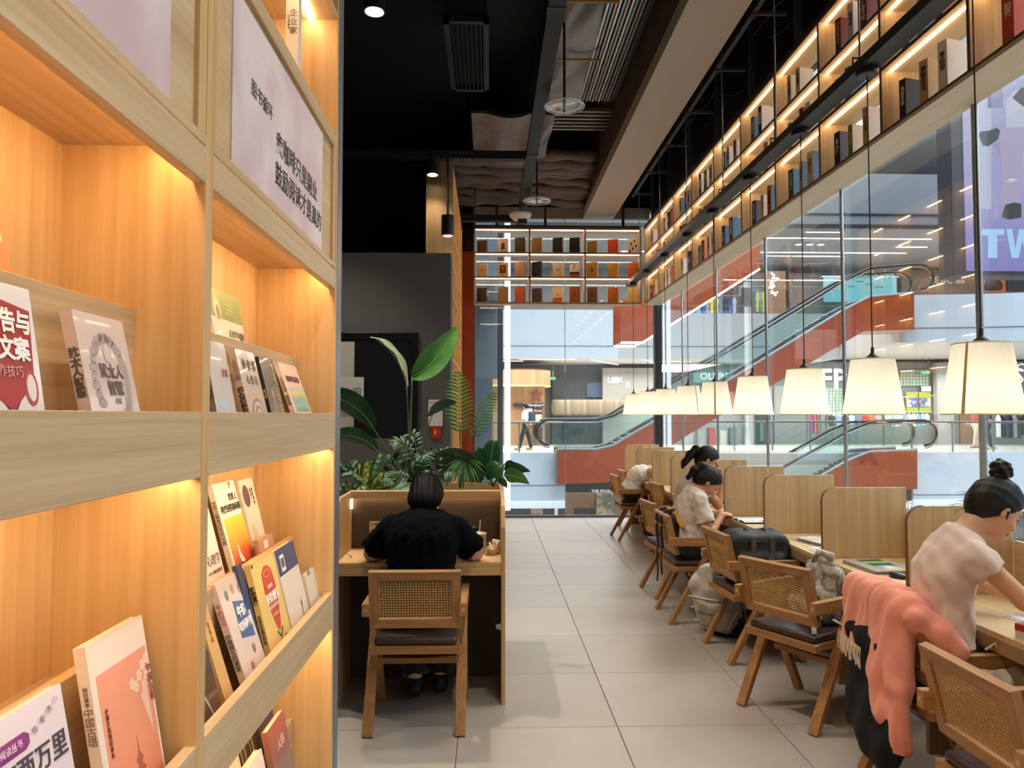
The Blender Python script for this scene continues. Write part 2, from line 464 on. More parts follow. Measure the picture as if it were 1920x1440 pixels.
# ------------------------------------------------------------------ shell
struct('ceiling', MB().box(-4.6, 2.75, -3.2, 12.2, 5.62, 5.8), BLACK, 'matt black open ceiling', 'ceiling')
struct('wall_left', MB().box(-4.8, -4.6, -3.2, 12.0, 0, 5.62), pm('#3a3835', .8), 'dark side wall of the shop', 'wall')
struct('wall_rear', MB().box(-4.8, 2.75, -3.4, -3.2, 0, 5.62), pm('#c9b79a', .7), 'pale wall at the other end of the shop', 'wall')
struct('wall_right_upper', MB().box(2.62, 2.75, -3.2, 12.0, 4.46, 5.62), BLACK, 'black wall strip above the hanging bookcase', 'wall')
struct('wall_end_upper', MB().box(-.9, 2.62, 11.72, 11.85, 4.78, 5.62), pm('#1d1c1b', .8), 'dark wall above the end window', 'wall')
WG = pm('#5a5855', .75, vary=.06, scale=3, bump=.03, bscale=140)
struct('wall_grey', MB().box(-4.6, -.376, 7.5, 7.9, 0, 3.17), WG, 'dark grey painted wall behind the planter', 'wall')
struct('wall_left_end', MB().box(-4.6, -.76, 11.4, 11.7, 0, 5.62), BLACK, 'black wall beyond the grey wall', 'wall')
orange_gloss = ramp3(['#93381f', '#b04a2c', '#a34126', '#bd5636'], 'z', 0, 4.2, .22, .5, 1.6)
struct('trim_1', MB().box(-.46, -.235, 11.52, 11.66, 0, 4.06), orange_gloss, 'glossy orange red panel beside the end window', 'panel')
struct('trim_2', MB().box(-.76, -.235, 11.5, 11.64, 4.06, 5.62), pm('#0d0d0e', .35), 'black glossy panel above the orange panel', 'panel')

# soffit along the room, with its cross piece at the end
SOF = pm('#b7aca4', .7, vary=.03)
struct('trim_3', MB().box(1.462, 1.935, -3.2, 11.6, 4.6, 4.74), SOF, 'pale grey soffit running along the ceiling', 'soffit', .004)
struct('trim_4', MB().box(-.75, 2.5, 11.6, 11.72, 4.6, 4.78), SOF, 'pale grey soffit across the end window', 'soffit', .004)
struct('trim_5', MB().box(1.462, 1.50, -3.2, 11.6, 4.74, 5.62), pm('#4c4038', .85, vary=.4, scale=4, bump=.5, bscale=6), 'brown rough side of the ceiling recess', 'recess')

# door and the fittings of the grey wall
d1 = tag(thing('door_1', 'black framed doorway with a dark door in the grey wall', 'door'), kind='structure')
DB = pm('#0c0d0f', .3)
MB().box(-.76, -.69, 7.46, 7.5, 0, 2.37).box(-2.0, -1.93, 7.46, 7.5, 0, 2.37).box(-1.93, -.76, 7.46, 7.5, 2.31, 2.37).build('door_frame', DB, d1, .003)
MB().box(-1.93, -.76, 7.482, 7.5, 1.33, 2.31).build('upper_leaf', pm('#16191c', .25), d1)
MB().box(-1.93, -.76, 7.476, 7.5, 0.02, 1.33).build('lower_leaf', pm('#5b5a56', .45), d1, .003)
MB().box(-1.93, -1.32, 7.47, 7.484, 1.40, 2.28).build('pale_panel', pm('#b9b3a4', .6), d1)
sg = thing('framed_poster', 'white poster with black lettering beside the dark door', 'poster', (-1.42, 7.455, 1.77))
MB().box(-.2, .2, -.012, 0, -.16, .16).build('panel', pm('#cbc7bd', .6), sg, .002)
text('lettering', '的太阳', pm('#2b2724', .7), sg, (.05, -.0135, .01), .085)
tb = MB().box(-1.56, -1.30, 7.30, 7.44, 0, .95).box(-1.60, -1.26, 7.26, 7.48, .95, .98)
nc = thing('notice_board', 'white printed notice on the grey wall', 'notice', (0, 0, 0))
MB().box(-.593, -.452, 7.48, 7.5, 1.45, 1.71).build('sheet', pm('#d9d5cf', .5), nc, .002)
for k in range(5):
    MB().box(-.58, -.465 - .02 * (k % 2), 7.4785, 7.48, 1.685 - k * .012 - (.02 if k > 1 else 0), 1.688 - k * .012 - (.02 if k > 1 else 0)).build('print_line', pm('#a8463c' if k in (1, 2) else '#5a5652', .8), nc)
al = thing('fire_alarm_sign', 'red fire alarm call point with yellow hand symbol', 'sign', (0, 0, 0))
MB().box(-.57, -.468, 7.478, 7.5, 1.33, 1.447).build('plate', pm('#b3221c', .45), al, .003)
MB().box(-.535, -.515, 7.475, 7.478, 1.365, 1.40).box(-.535, -.508, 7.475, 7.478, 1.395, 1.41).box(-.530, -.524, 7.475, 7.478, 1.40, 1.425).build('hand_symbol', pm('#e8c24a', .5), al)
for k in range(3):
    MB().bar((-.497, 7.476, 1.36 + k * .02), (-.475, 7.476, 1.375 + k * .02), .002, .008, (0, 1, 0)).build('stripe', pm('#e8c24a', .5), al)

# ------------------------------------------------------------------ glazing
GL = glassmat()
YS = [-3.0, -2.22, -.69, .84, 2.37, 3.90, 5.43, 6.96, 8.49, 10.02, 11.55]
w1 = tag(thing('window_1', 'long glass wall between the reading room and the atrium', 'window'), kind='structure')
for a, b in zip(YS[:-1], YS[1:]):
    MB().box(2.612, 2.622, a + .004, b - .004, .02, 4.46).build('pane', GL, w1)
for y in YS[1:-1]:
    r = .018 if y == 3.9 else .013
    MB().tube([(2.59, y, 0), (2.59, y, 3.26)], r, 12).build('glazing_post', pm('#9aa1a5', .4), w1, smooth=True)
MB().box(2.56, 2.66, -3.2, 11.6, 0, .03).build('floor_channel', pm('#8b8d8c', .35, metal=.8), w1)
MB().box(2.56, 2.68, 11.55, 11.68, 0, 4.6).build('corner_mullion', pm('#22201f', .4), w1, .003)
w2 = tag(thing('window_2', 'glass end wall below the end bookcase', 'window'), kind='structure')
for a, b in ((-.235, 1.172), (1.18, 2.56)):
    MB().box(a + .003, b, 11.612, 11.622, .02, 4.6).build('pane', GL, w2)
MB().box(1.172, 1.18, 11.605, 11.625, .02, 4.6).build('seam', pm('#9aa09f', .3), w2)
MB().box(-.235, 2.56, 11.59, 11.64, 0, .03).build('floor_channel', pm('#6f706d', .35, metal=.8), w2)
MB().box(-.255, -.205, 11.57, 11.66, 0, 4.6).build('side_frame', pm('#6d5c4e', .5), w2, .003)
# ------------------------------------------------------------------ display bookcase on the left
XF, XB = -.46, -.69
LW_V = wood('#deba87', '#c2965c', 'z', fine=48, along=1.2, big=5)
LW_Y = wood('#d6ba92', '#b4946a', 'y', fine=75, along=1.6, big=10)
LW_X = wood('#dcb682', '#bd8d52', 'x', fine=48)
bc = thing('display_bookcase', 'tall light oak display bookcase with stepped lit ledges', 'bookcase', (0, 0, 0))
BAYS = ((.235, 1.231), (1.263, 2.272))
ZTOP = 3.25
for (a, b) in BAYS:
    MB().box(XB - .018, XB, a, b, .0, ZTOP).build('back_panel', LW_V, bc)
for y0, y1 in ((.203, .235), (1.231, 1.263), (2.272, 2.288)):
    MB().box(XB - .018, XF + .001, y0, y1, 0, ZTOP).build('upright', LW_V, bc, .001, seg=1)
MB().box(XB - .018, XF + .002, 2.288, 2.36, 0, ZTOP).build('end_trim', pm('#7b7f85', .4, metal=.5), bc, .002)
for (a, b) in BAYS:
    for z0 in (1.565, 1.038, .511):
        MB().box(XF - .02, XF, a, b, z0 - .105, z0).build('front_lip', LW_Y, bc, .001, seg=1)
        MB().box(XB, XF - .02, a, b, z0 - .090, z0 - .073).build('ledge_board', LW_Y, bc)
        MB().box(-.590, -.570, a, b, z0 - .073, z0 + .165).build('step_lip', LW_Y, bc, .001, seg=1)
        MB().box(XB, -.590, a, b, z0 + .095, z0 + .113).build('step_board', LW_Y, bc)
        MB().box(-.505, -.487, a + .01, b - .01, z0 - .098, z0 - .090).build('led_strip', led(30), bc)
    MB().box(XF - .02, XF, a, b, 1.937, 1.995).build('rail', LW_Y, bc, .001, seg=1)
    MB().box(XB, XF - .02, a, b, 1.997, 2.015).build('top_board', LW_Y, bc)
    MB().box(-.505, -.487, a + .01, b - .01, 1.990, 1.997).build('led_strip', led(30), bc)
    MB().box(XF - .02, XF, a, b, 1.998, 2.015).build('frame_rail', LW_Y, bc, .001, seg=1)
    MB().box(XF - .02, XF, a, b, 2.362, 2.40).build('frame_rail', LW_Y, bc, .001, seg=1)
    for ya, yb in ((a, a + .03), (b - .03, b)):
        MB().box(XF - .02, XF - .001, ya, yb, 2.015, 2.362).build('frame_stile', LW_V, bc, .001, seg=1)
    MB().box(XF - .024, XF - .01, a + .03, b - .03, 2.015, 2.362).build('sign_board', LW_Y, bc)
    MB().box(XB, XF - .02, a, b, 2.38, 2.40).build('upper_board', LW_Y, bc)
    MB().box(XB, XF, a, b, 2.76, 2.78).build('upper_board', LW_Y, bc)
    MB().box(-.545, -.53, a + .01, b - .01, 2.753, 2.76).build('led_strip', led(30), bc)
PINK = ramp3(['#cfb4b4', '#e2cfcd', '#d3b9b8', '#e6d6d3'], 'y', 1.3, 2.2, .65, 1.3, 4.5)
for k, (ya, yb, lab) in enumerate(((.30, 1.105, 'plain pink poster on the near bay of the bookcase'), (1.372, 2.114, 'pink poster with black Chinese slogan on the far bay'))):
    p = thing('poster', lab, 'poster', (0, 0, 0), group='pink posters on the bookcase')
    MB().box(XF - .0098, XF - .007, ya, yb, 2.018, 2.35).build('paper', PINK, p)
    if k:
        ink = pm('#3c3432', .7); RZ = (math.pi / 2, 0, math.pi / 2)
        text('slogan', '卖咖啡只是副业', ink, p, (XF - .0065, 1.852, 2.158), .057, rot=RZ, sx=1.0, bold=.0005)
        text('slogan', '鼓励阅读才是真的', ink, p, (XF - .0065, 1.878, 2.088), .057, rot=RZ, sx=1.0, bold=.0005)
        text('heading', '图书循环', ink, p, (XF - .0065, 1.552, 2.205), .037, rot=RZ)

# ------------------------------------------------------------------ hanging bookcase over the glass wall
RX0, RX1 = 2.352, 2.598
RD = [1.90, 2.735, 3.575, 4.404, 5.246, 6.078, 6.917, 7.768, 8.629, 9.5, 10.38, 11.277]
RZS = [3.25, 3.62, 3.99, 4.36]
hb = thing('hanging_bookcase', 'long oak bookcase with lit compartments hung above the glass wall', 'bookcase', (0, 0, 0))
MB().box(RX0, RX1, RD[0], 11.3, 3.214, 3.25).build('bottom_board', wood('#d8cab2', '#c3b08f', 'y'), hb, .001, seg=1)
for z in RZS[1:]:
    MB().box(RX0 + .004, RX1, RD[0], 11.3, z, z + .018).build('shelf_board', WOOD_Y, hb)
    MB().box(RX0, RX0 + .004, RD[0], 11.3, z - .001, z + .019).build('edge_band', EDGE, hb)
MB().box(RX0 - .002, RX0, RD[0], 11.3, 3.236, 3.251).build('edge_band', EDGE, hb)
MB().box(RX0, RX1, RD[0], 11.3, 4.378, 4.42).build('cap_rail', pm('#2a2421', .6), hb)
for y in RD:
    MB().box(RX0 + .004, RX1, y - .010, y + .010, 3.25, 4.36).build('divider', WOOD_V, hb)
    MB().box(RX0 - .001, RX0 + .004, y - .011, y + .011, 3.25, 4.36).build('edge_band', EDGE, hb)
for r in range(3):
    for a, b in zip(RD[:-1], RD[1:]):
        MB().box(2.405, 2.412, a + .015, b - .015, RZS[r + 1] - .008, RZS[r + 1]).build('led_strip', emis('#ffdcb0', 21.), hb)
for k in range(9):                                        # steel hangers up to the slab
    y = 2.6 + k * 1.05
    MB().box(2.40, 2.45, y - .02, y + .02, 4.42, 5.6).build('hanger', pm('#55585c', .5, metal=.4), hb)

# ------------------------------------------------------------------ end bookcase in front of the end window
EX = [-.215, .615, 1.455, 2.30]
eb = thing('end_bookcase', 'open oak bookcase of nine lit compartments on the end window', 'bookcase', (0, 0, 0))
EY0, EY1 = 11.30, 11.55
for z in [3.235] + RZS[1:]:
    MB().box(EX[0], EX[-1], EY0, EY1, z - .002, z + .018 if z > 3.3 else 3.255).build('shelf_board', WOOD_X, eb, .001, seg=1)
    MB().box(EX[0], EX[-1], EY0 - .003, EY0, z - .008, z + .02).build('edge_band', pm('#8a6f52', .5), eb)
for x in EX:
    MB().box(x - .010, x + .010, EY0, EY1, 3.25, 4.36).build('divider', WOOD_V, eb)
    MB().box(x - .012, x + .012, EY0 - .003, EY0, 3.25, 4.36).build('edge_band', pm('#8a6f52', .5), eb)
for r in range(3):
    for a, b in zip(EX[:-1], EX[1:]):
        MB().box(a + .02, b - .02, EY0 + .03, EY0 + .042, RZS[r + 1] - .012, RZS[r + 1] - .003).build('led_strip', emis('#ffd9b0', 24.), eb)
MB().box(EX[0], EX[-1], EY0, EY1, 4.378, 4.42).build('cap_rail', pm('#3b2f28', .6), eb)
for x in (.12, .86, 2.05):
    MB().box(x - .02, x + .02, 11.38, 11.42, 4.42, 4.8).build('hanger', pm('#2c2d2f', .5), eb)

# ------------------------------------------------------------------ lit wall bookcase behind the grey wall
sb = thing('side_bookcase', 'tall wooden bookcase with glowing shelves seen edge on behind grey wall', 'bookcase', (0, 0, 0))
MB().box(-.70, -.40, 8.4, 8.43, 0, 4.42).build('end_panel', wood('#8f7148', '#6f5532', 'z'), sb)
MB().box(-.70, -.68, 8.43, 11.3, 0, 4.34).build('back_panel', LW_V, sb)
MB().box(-.70, -.40, 11.27, 11.3, 0, 4.34).build('end_panel', LW_V, sb)
for k in range(4):
    MB().box(-.68, -.40, 8.43 + .71 * (k + 1) - .012, 8.43 + .71 * (k + 1) + .012, 0, 4.34).build('divider', LW_V, sb)
for k in range(13):
    z = .02 + k * .36
    MB().box(-.68, -.40, 8.43, 11.27, z, z + .02).build('shelf_board', LW_Y, sb)
    if k: MB().box(-.64, -.62, 8.46, 11.24, z - .008, z).build('led_strip', led(14), sb)
# ------------------------------------------------------------------ long study desk with partitions
TZ, TX0, TX1 = .725, 1.95, 2.45
PY = [2.583, 3.50, 4.40, 5.33, 6.235, 7.15, 8.08, 9.0, 9.95, 10.85]
PW = wood('#d8bd92', '#b9996a', 'z', fine=42, along=.8, big=14)
ld = thing('study_desk', 'long oak study desk along the glass wall', 'desk', (0, 0, 0))
ys = [1.66] + PY
DW = wood('#d9bd92', '#c09c68', 'y', fine=60)
for a, b in zip(ys[:-1], ys[1:]):
    MB().box(TX0, TX1 + .02, a + .001, b - .001, TZ - .025, TZ).build('desk_top', DW, ld, .0015, seg=1)
    MB().box(TX0, TX0 + .02, a + .001, b - .001, TZ - .078, TZ - .026).build('apron', wood('#a98c62', '#8d7148', 'y', fine=60), ld, .001, seg=1)
    MB().box(TX1, TX1 + .02, a + .012, b - .012, TZ, .975).build('back_board', DW, ld, .001, seg=1)
    MB().box(TX1 - .02, TX1, a, b, 0.04, TZ - .03).build('modesty_panel', wood('#7a6042', '#624a30', 'z'), ld)
for y in PY + [1.68]:
    MB().box(TX0 + .08, TX1 - .02, y - .014, y + .014, 0, TZ - .026).build('support_panel', wood('#8d7049', '#6f5434', 'z'), ld)
MB().box(TX1 - .06, TX1 - .02, 4.0, 4.09, .50, .58).build('socket', WHITE, ld, .003)
for k, y in enumerate(PY):
    r = .075; pts = [(TX0 + .0, TZ - .096)]
    pts += [(TX0 + r - r * math.cos(t), 1.135 - r + r * math.sin(t)) for t in [i * math.pi / 16 for i in range(9)]]
    pts += [(TX1, 1.135), (TX1, TZ)]
    pts = [(TX0 - .001, TZ - .078)] + pts[1:-1] + [(TX1, TZ + .001), (TX0 + .021, TZ + .001), (TX0 + .021, TZ - .078)]
    o = MB().prism(pts, 'y', y - .0095, y + .0095).build('partition', [PW], ld, .0015, seg=1)
    eb_ = MB().prism([(TX0 - .003, TZ - .076)] + [(TX0 - .003 + (r + .003) * (1 - math.cos(t)), 1.138 - r - .003 + (r + .003) * math.sin(t)) for t in [i * math.pi / 16 for i in range(9)]] +
                     [(TX0 + r - r * math.cos(t), 1.135 - r + r * math.sin(t)) for t in [i * math.pi / 16 for i in range(8, -1, -1)]] + [(TX0, TZ - .076)], 'y', y - .0098, y + .0098)
    eb_.build('edge_band', pm('#7d5b3c', .5), o)

# ------------------------------------------------------------------ pendant lamps on a hanging track
SHADE = None
def shade_mat():
    m, nt, b = _new('linen_shade')
    nt.nodes.remove(b); out = nt.nodes['Material Output']
    tr = nt.nodes.new('ShaderNodeBsdfTranslucent'); df = nt.nodes.new('ShaderNodeBsdfDiffuse'); mx = nt.nodes.new('ShaderNodeMixShader')
    tc = nt.nodes.new('ShaderNodeTexCoord'); n = nt.nodes.new('ShaderNodeTexNoise'); n.inputs['Scale'].default_value = 160; n.inputs['Detail'].default_value = 2
    mp = nt.nodes.new('ShaderNodeMapping'); mp.inputs['Scale'].default_value = (1, 1, .2)
    nt.links.new(tc.outputs['Object'], mp.inputs[0]); nt.links.new(mp.outputs[0], n.inputs['Vector'])
    cm = nt.nodes.new('ShaderNodeMix'); cm.data_type = 'RGBA'; cm.inputs[6].default_value = srgb('#f4ead0'); cm.inputs[7].default_value = srgb('#fff8e8')
    nt.links.new(n.outputs['Fac'], cm.inputs[0])
    nt.links.new(cm.outputs[2], tr.inputs[0]); nt.links.new(cm.outputs[2], df.inputs[0]); mx.inputs[0].default_value = .6
    nt.links.new(tr.outputs[0], mx.inputs[1]); nt.links.new(df.outputs[0], mx.inputs[2]); nt.links.new(mx.outputs[0], out.inputs[0])
    mx.inputs[0].default_value = .42
    return m
SHADE = shade_mat()
LY = [3.157, 4.072, 4.970, 5.957, 6.96, 7.90, 8.92, 9.925, 10.90]
LROT = [-2.62, 2.5, 2.0, 1.0, -1.87, -1.15, 3.0, 2.4, 2.8]
ORD = ['nearest', 'second', 'third', 'fourth', 'fifth', 'sixth', 'seventh', 'eighth', 'farthest']
def make_lamp():
    t = thing('pendant_lamp', 'x', 'lamp', (0, 0, 1.56), group='pendant lamps over the study desk')
    prof = [(.158, 0), (.111, .307), (.108, .307), (.155, 0)]
    n = 48; mb = MB(); mb.lathe([(.158, 0), (.111, .307)], n=n)
    mb.f = [f for f in mb.f if len(f) == 4]; mb.mi = [0] * len(mb.f)
    mb.build('lamp_shade', SHADE, t, smooth=True)
    for rr, zz in ((.1585, .003), (.1115, .304)):
        MB().tube([(rr * math.cos(a), rr * math.sin(a), zz) for a in [i * math.pi / 20 for i in range(41)]], .003, 6, False).build('shade_rim', pm('#e2d3ab', .7), t, smooth=True)
    mb = MB(); mb.grid([[(.1595 * math.cos(a), .1595 * math.sin(a), 0), (.1125 * math.cos(a), .1125 * math.sin(a), .307)] for a in (-.045, -.015, .015, .045)])
    mb.build('shade_seam', pm('#c9a866', .8), t)
    MB().lathe([(.0, .338), (.012, .338), (.016, .33), (.034, .315), (.036, .305), (.0, .305)], n=20).build('socket_cap', pm('#1b1b1c', .45), t, smooth=True)
    MB().lathe([(.0, .375), (.008, .37), (.009, .338), (.0, .338)], n=12).build('cord_grip', pm('#1b1b1c', .45), t)
    MB().tube([(0, 0, .36), (0, 0, 1.885)], .0035, 6).build('cord', pm('#141415', .6), t)
    MB().lathe([(0, 1.915), (.058, 1.915), (.06, 1.91), (.06, 1.885), (.056, 1.88), (0, 1.88)], n=24).build('canopy', pm('#19191a', .4), t, smooth=False)
    MB().lathe([(0, .10), (.022, .12), (.032, .155), (.028, .19), (.014, .22), (.014, .30), (0, .30)], n=16).build('bulb', emis('#fff5e2', 1.2), t, smooth=True)
    for a in range(3):
        c = math.cos(a * 2.094); s_ = math.sin(a * 2.094)
        MB().tube([(0, 0, .30), (.110 * c, .110 * s_, .302)], .0018, 5).build('spoke', pm('#777777', .4, metal=.8), t)
    return t
lamp0 = make_lamp()
for i, y in enumerate(LY):
    t = lamp0 if i == 0 else copy_tree(lamp0)
    t.location = (2.10, y, 1.56); t.rotation_euler = (0, 0, LROT[i])
    t['label'] = ('%s cream pendant lamp shade in the row over the desk' % ORD[i]) if i else 'nearest and largest cream pendant lamp shade with gold seam'
    d = bpy.data.lights.new('bulb_light', 'POINT'); d.energy = 1.12; d.color = (1., .93, .80); d.shadow_soft_size = .035
    o = bpy.data.objects.new('bulb_light', d); COL.objects.link(o); o.parent = t; o.location = (0, 0, .06)
tk = thing('lamp_track', 'black steel track hanging in front of the long bookcase', 'track', (0, 0, 0))
MB().box(2.045, 2.155, 2.2, 11.2, 3.475, 3.485).box(2.045, 2.05, 2.2, 11.2, 3.485, 3.53).box(2.15, 2.155, 2.2, 11.2, 3.485, 3.53).build('channel', pm('#2b2c2e', .42, metal=.3), tk)
for y in [2.9 + 1.25 * k for k in range(7)]:
    MB().tube([(2.10, y, 3.485), (2.10, y, 5.62)], .006, 6).build('hanger_rod', pm('#8a8a88', .5, metal=.6), tk)
    MB().tube([(2.06, y, 3.53), (2.06, y, 3.58), (2.14, y, 3.58), (2.14, y, 3.53)], .006, 6).build('bracket', BLACK2, tk)

# ------------------------------------------------------------------ reading booth on the left with planter
BW = wood('#d9b785', '#bf9660', 'x', fine=55)
BWZ = wood('#cda774', '#b38a56', 'z', fine=55)
bo = thing('reading_booth', 'oak booth desk with lit dark back panel beside the aisle', 'desk', (0, 0, 0))
BX0, BX1 = -.842, .092
side = [(4.145, 0), (4.145, .95), (4.20, 1.06), (4.26, 1.098), (4.63, 1.098), (4.63, 0)]
MB().prism(side, 'x', BX1 - .022, BX1).build('side_panel', BWZ, bo, .0015, seg=1)
MB().prism(side, 'x', BX0, BX0 + .022).build('side_panel', BWZ, bo, .0015, seg=1)
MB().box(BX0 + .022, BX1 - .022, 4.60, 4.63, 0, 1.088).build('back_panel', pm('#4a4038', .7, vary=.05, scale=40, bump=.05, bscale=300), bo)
MB().box(BX0 + .022, BX1 - .022, 4.565, 4.63, 1.088, 1.105).build('top_rail', BW, bo, .0015, seg=1)
MB().box(BX0 + .022, BX1 - .022, 4.15, 4.60, .735, .76).build('desk_top', BW, bo, .0015, seg=1)
MB().box(BX0 + .022, BX1 - .022, 4.15, 4.172, .69, .734).build('apron', BW, bo, .001, seg=1)
MB().box(BX0 + .03, BX1 - .03, 4.568, 4.578, 1.079, 1.087).build('led_strip', led(16), bo)
MB().box(BX0 + .022, BX1 - .022, 4.558, 4.566, 1.062, 1.105).build('light_lip', BW, bo)
MB().box(BX0 + .023, BX0 + .030, 4.575, 4.590, 1.0, 1.075).build('led_strip', led(12), bo)
MB().box(BX1 - .05, BX1 - .023, 4.16, 4.18, .40, .425).box(BX1 - .034, BX1 - .024, 4.155, 4.185, .395, .43).build('hinge', STEEL, bo)
nt_ = thing('counter_notice', 'small white printed notice standing on the booth desk', 'notice', (-.655, 4.585, .80), 0)
MB().box(-.055, .055, -.006, 0, -.035, .125).build('card', pm('#d8c7a6', .7), nt_)
text('heading', '入座需消费', pm('#5a3c2c', .8), nt_, (0, -.0065, .105), .019, bold=.0006)
for k in range(4): MB().box(-.045, .02 + .02 * (k % 2), -.0068, -.006, .07 - k * .026, .078 - k * .026).build('print_line', pm('#6b5342', .8), nt_)
pl = thing('planter_box', 'oak planter trough with dark soil behind the booth', 'planter', (0, 0, 0))
PWD = BW
MB().box(BX0, BX1, 4.635, 4.655, 0, 1.10).build('front_board', BWZ, pl)
MB().box(BX0, BX1, 5.16, 5.18, 0, 1.10).build('rear_board', BWZ, pl)
MB().box(BX0, BX0 + .02, 4.655, 5.16, 0, 1.10).build('end_board', BWZ, pl)
MB().box(BX1 - .02, BX1, 4.655, 5.16, 0, 1.10).build('end_board', BWZ, pl)
MB().box(BX0 + .02, BX1 - .02, 4.655, 5.16, .95, 1.05).build('soil', pm('#1d1712', .95, vary=.5, scale=40, bump=.6, bscale=60), pl)

# ------------------------------------------------------------------ chairs
CW = wood('#b28350', '#885c33', 'x', fine=50, along=3)
CWY = wood('#b28350', '#885c33', 'y', fine=50, along=3)
CWZ = wood('#b28350', '#885c33', 'z', fine=50, along=3)
LEATH = pm('#3e2d28', .38, vary=.12, scale=6, bump=.08, bscale=220)
CANE = pm('#b98f4e', .55, vary=.2, scale=60)
def cane_mesh():
    nx, nz = 27, 14; W_, H_ = .37, .19; cw, ch = W_ / nx, H_ / nz
    v = []; f = []
    def hole(cx, cz):
        b = len(v); rx, rz = cw * .33, ch * .33
        ring = []
        for k in range(8):
            t = math.pi / 8 + k * math.pi / 4
            ring.append((cx + rx * math.cos(t) * 1.08, cz + rz * math.sin(t) * 1.08))
        out = [(cx + cw / 2, cz + ch * .2), (cx + cw * .2, cz + ch / 2), (cx - cw * .2, cz + ch / 2), (cx - cw / 2, cz + ch * .2),
               (cx - cw / 2, cz - ch * .2), (cx - cw * .2, cz - ch / 2), (cx + cw * .2, cz - ch / 2), (cx + cw / 2, cz - ch * .2)]
        cor = [(cx + cw / 2, cz + ch / 2), (cx - cw / 2, cz + ch / 2), (cx - cw / 2, cz - ch / 2), (cx + cw / 2, cz - ch / 2)]
        for p in ring: v.append((0, p[0], p[1]))
        for p in out: v.append((.0015 if abs(p[0] - cx) > cw * .4 else -.0015, p[0], p[1]))
        for p in cor: v.append((0, p[0], p[1]))
        for k in range(8): f.append((b + k, b + 8 + k, b + 8 + (k + 1) % 8, b + (k + 1) % 8))
        for k, (i, j) in enumerate(((0, 1), (2, 3), (4, 5), (6, 7))): f.append((b + 8 + i, b + 16 + k, b + 8 + j))
    for i in range(nx):
        for j in range(nz): hole(-W_ / 2 + cw * (i + .5), -H_ / 2 + ch * (j + .5))
    me = bpy.data.meshes.new('cane_panel'); me.from_pydata(v, [], f); me.materials.append(CANE)
    bm = bmesh.new(); bm.from_mesh(me); bmesh.ops.remove_doubles(bm, verts=bm.verts, dist=1e-5)
    ret = bmesh.ops.extrude_face_region(bm, geom=list(bm.faces))
    bmesh.ops.translate(bm, verts=[g for g in ret['geom'] if isinstance(g, bmesh.types.BMVert)], vec=(.0025, 0, 0))
    bmesh.ops.recalc_face_normals(bm, faces=bm.faces); bm.to_mesh(me); bm.free()
    return me
CANE_ME = cane_mesh()
def make_chair():
    """faces local +x; origin on the floor under the seat"""
    t = thing('cane_chair', 'x', 'chair', (0, 0, 0), group='cane back armchairs')
    for s in (-1, 1):
        y = .225 * s
        MB().bar((-.235, y, 0), (.085, y, .585), .030, .052, (0, s, 0)).build('rear_leg', CWZ, t, .003)
        MB().bar((.245, y, 0), (.055, y, .40), .030, .050, (0, s, 0)).build('front_leg', CWZ, t, .003)
        MB().box(-.245, .215, y - .019 + .012 * s, y + .019 + .012 * s, .578, .642).build('armrest', CW, t, .004)
        MB().box(-.19, .22, y - .016 - .03 * s, y + .016 - .03 * s, .385, .422).build('seat_rail', CW, t, .003)
    MB().box(-.205, -.165, -.225, .225, .385, .422).build('rear_seat_rail', CWY, t, .003)
    MB().box(.20, .235, -.225, .225, .385, .422).build('front_seat_rail', CWY, t, .003)
    MB().box(.015, .05, -.21, .21, .27, .30).build('stretcher', CWY, t, .003)
    s_ = SDF(.008); s_.box((.015, 0, .441), (.205, .205, .021), rad=.02)
    c = s_.run('seat_cushion', LEATH, t)
    for p in c.data.vertices:
        d = max(0, 1 - (p.co.x - .015) ** 2 / .04 - p.co.y ** 2 / .04); p.co.z += .010 * d if p.co.z > .44 else 0
    # the back: a mitred frame with woven cane, leaning
    bk = bpy.data.objects.new('backrest', None); COL.objects.link(bk); bk.parent = t; bk.location = (-.205, 0, .655); bk.rotation_euler = (0, R(-13), 0)
    w, h, b = .225, .148, .046
    o2 = [(-w, -h), (w, -h), (w, h), (-w, h)]; i2 = [(-w + b, -h + b), (w - b, -h + b), (w - b, h - b), (-w + b, h - b)]
    nm = ['bottom_rail', 'side_stile', 'top_rail', 'side_stile']
    for k in range(4):
        j = (k + 1) % 4
        MB().prism([o2[k], o2[j], i2[j], i2[k]], 'x', -.016, .016).build(nm[k], CWY if k % 2 == 0 else CWZ, bk, .002)
    link('cane_panel', CANE_ME, bk, (-.006, 0, 0))
    for s in (-1, 1):
        MB().tube([(-.246, (.225 + .012) * s, .61), (-.243, (.225 + .012) * s, .61)], .008, 10).build('screw_cap', pm('#caa36a', .4), t)
    return t
chair0 = make_chair()
CH = [  # x, y, turn, label
    (-.360, 3.985, 90, 'cane armchair at the booth holding the reader in black'),
    (1.690, 2.300, 0, 'nearest cane armchair cut by the lower right corner'),
    (1.890, 3.130, 3, 'cane armchair under the pink hoodie'),
    (1.675, 4.02, 30, 'turned cane armchair with camouflage bag on its seat'),
    (1.730, 5.00, 4, 'cane armchair with black travel bag on its seat'),
    (1.592, 5.905, 0, 'cane armchair with black and yellow backpack hung on it'),
    (1.640, 6.700, 5, 'cane armchair of the reader with glasses'),
    (2.100, 8.46, 6, 'empty cane armchair pushed against the far desk'),
    (1.835, 9.64, 3, 'cane armchair of the slumped sleeper in white'),
    (2.075, 10.46, 3, 'farthest empty cane armchair by the end window')]
for i, (x, y, a, lab) in enumerate(CH):
    t = chair0 if i == 0 else copy_tree(chair0)
    t.location = (x, y, 0); t.rotation_euler = (0, 0, R(a)); t['label'] = lab
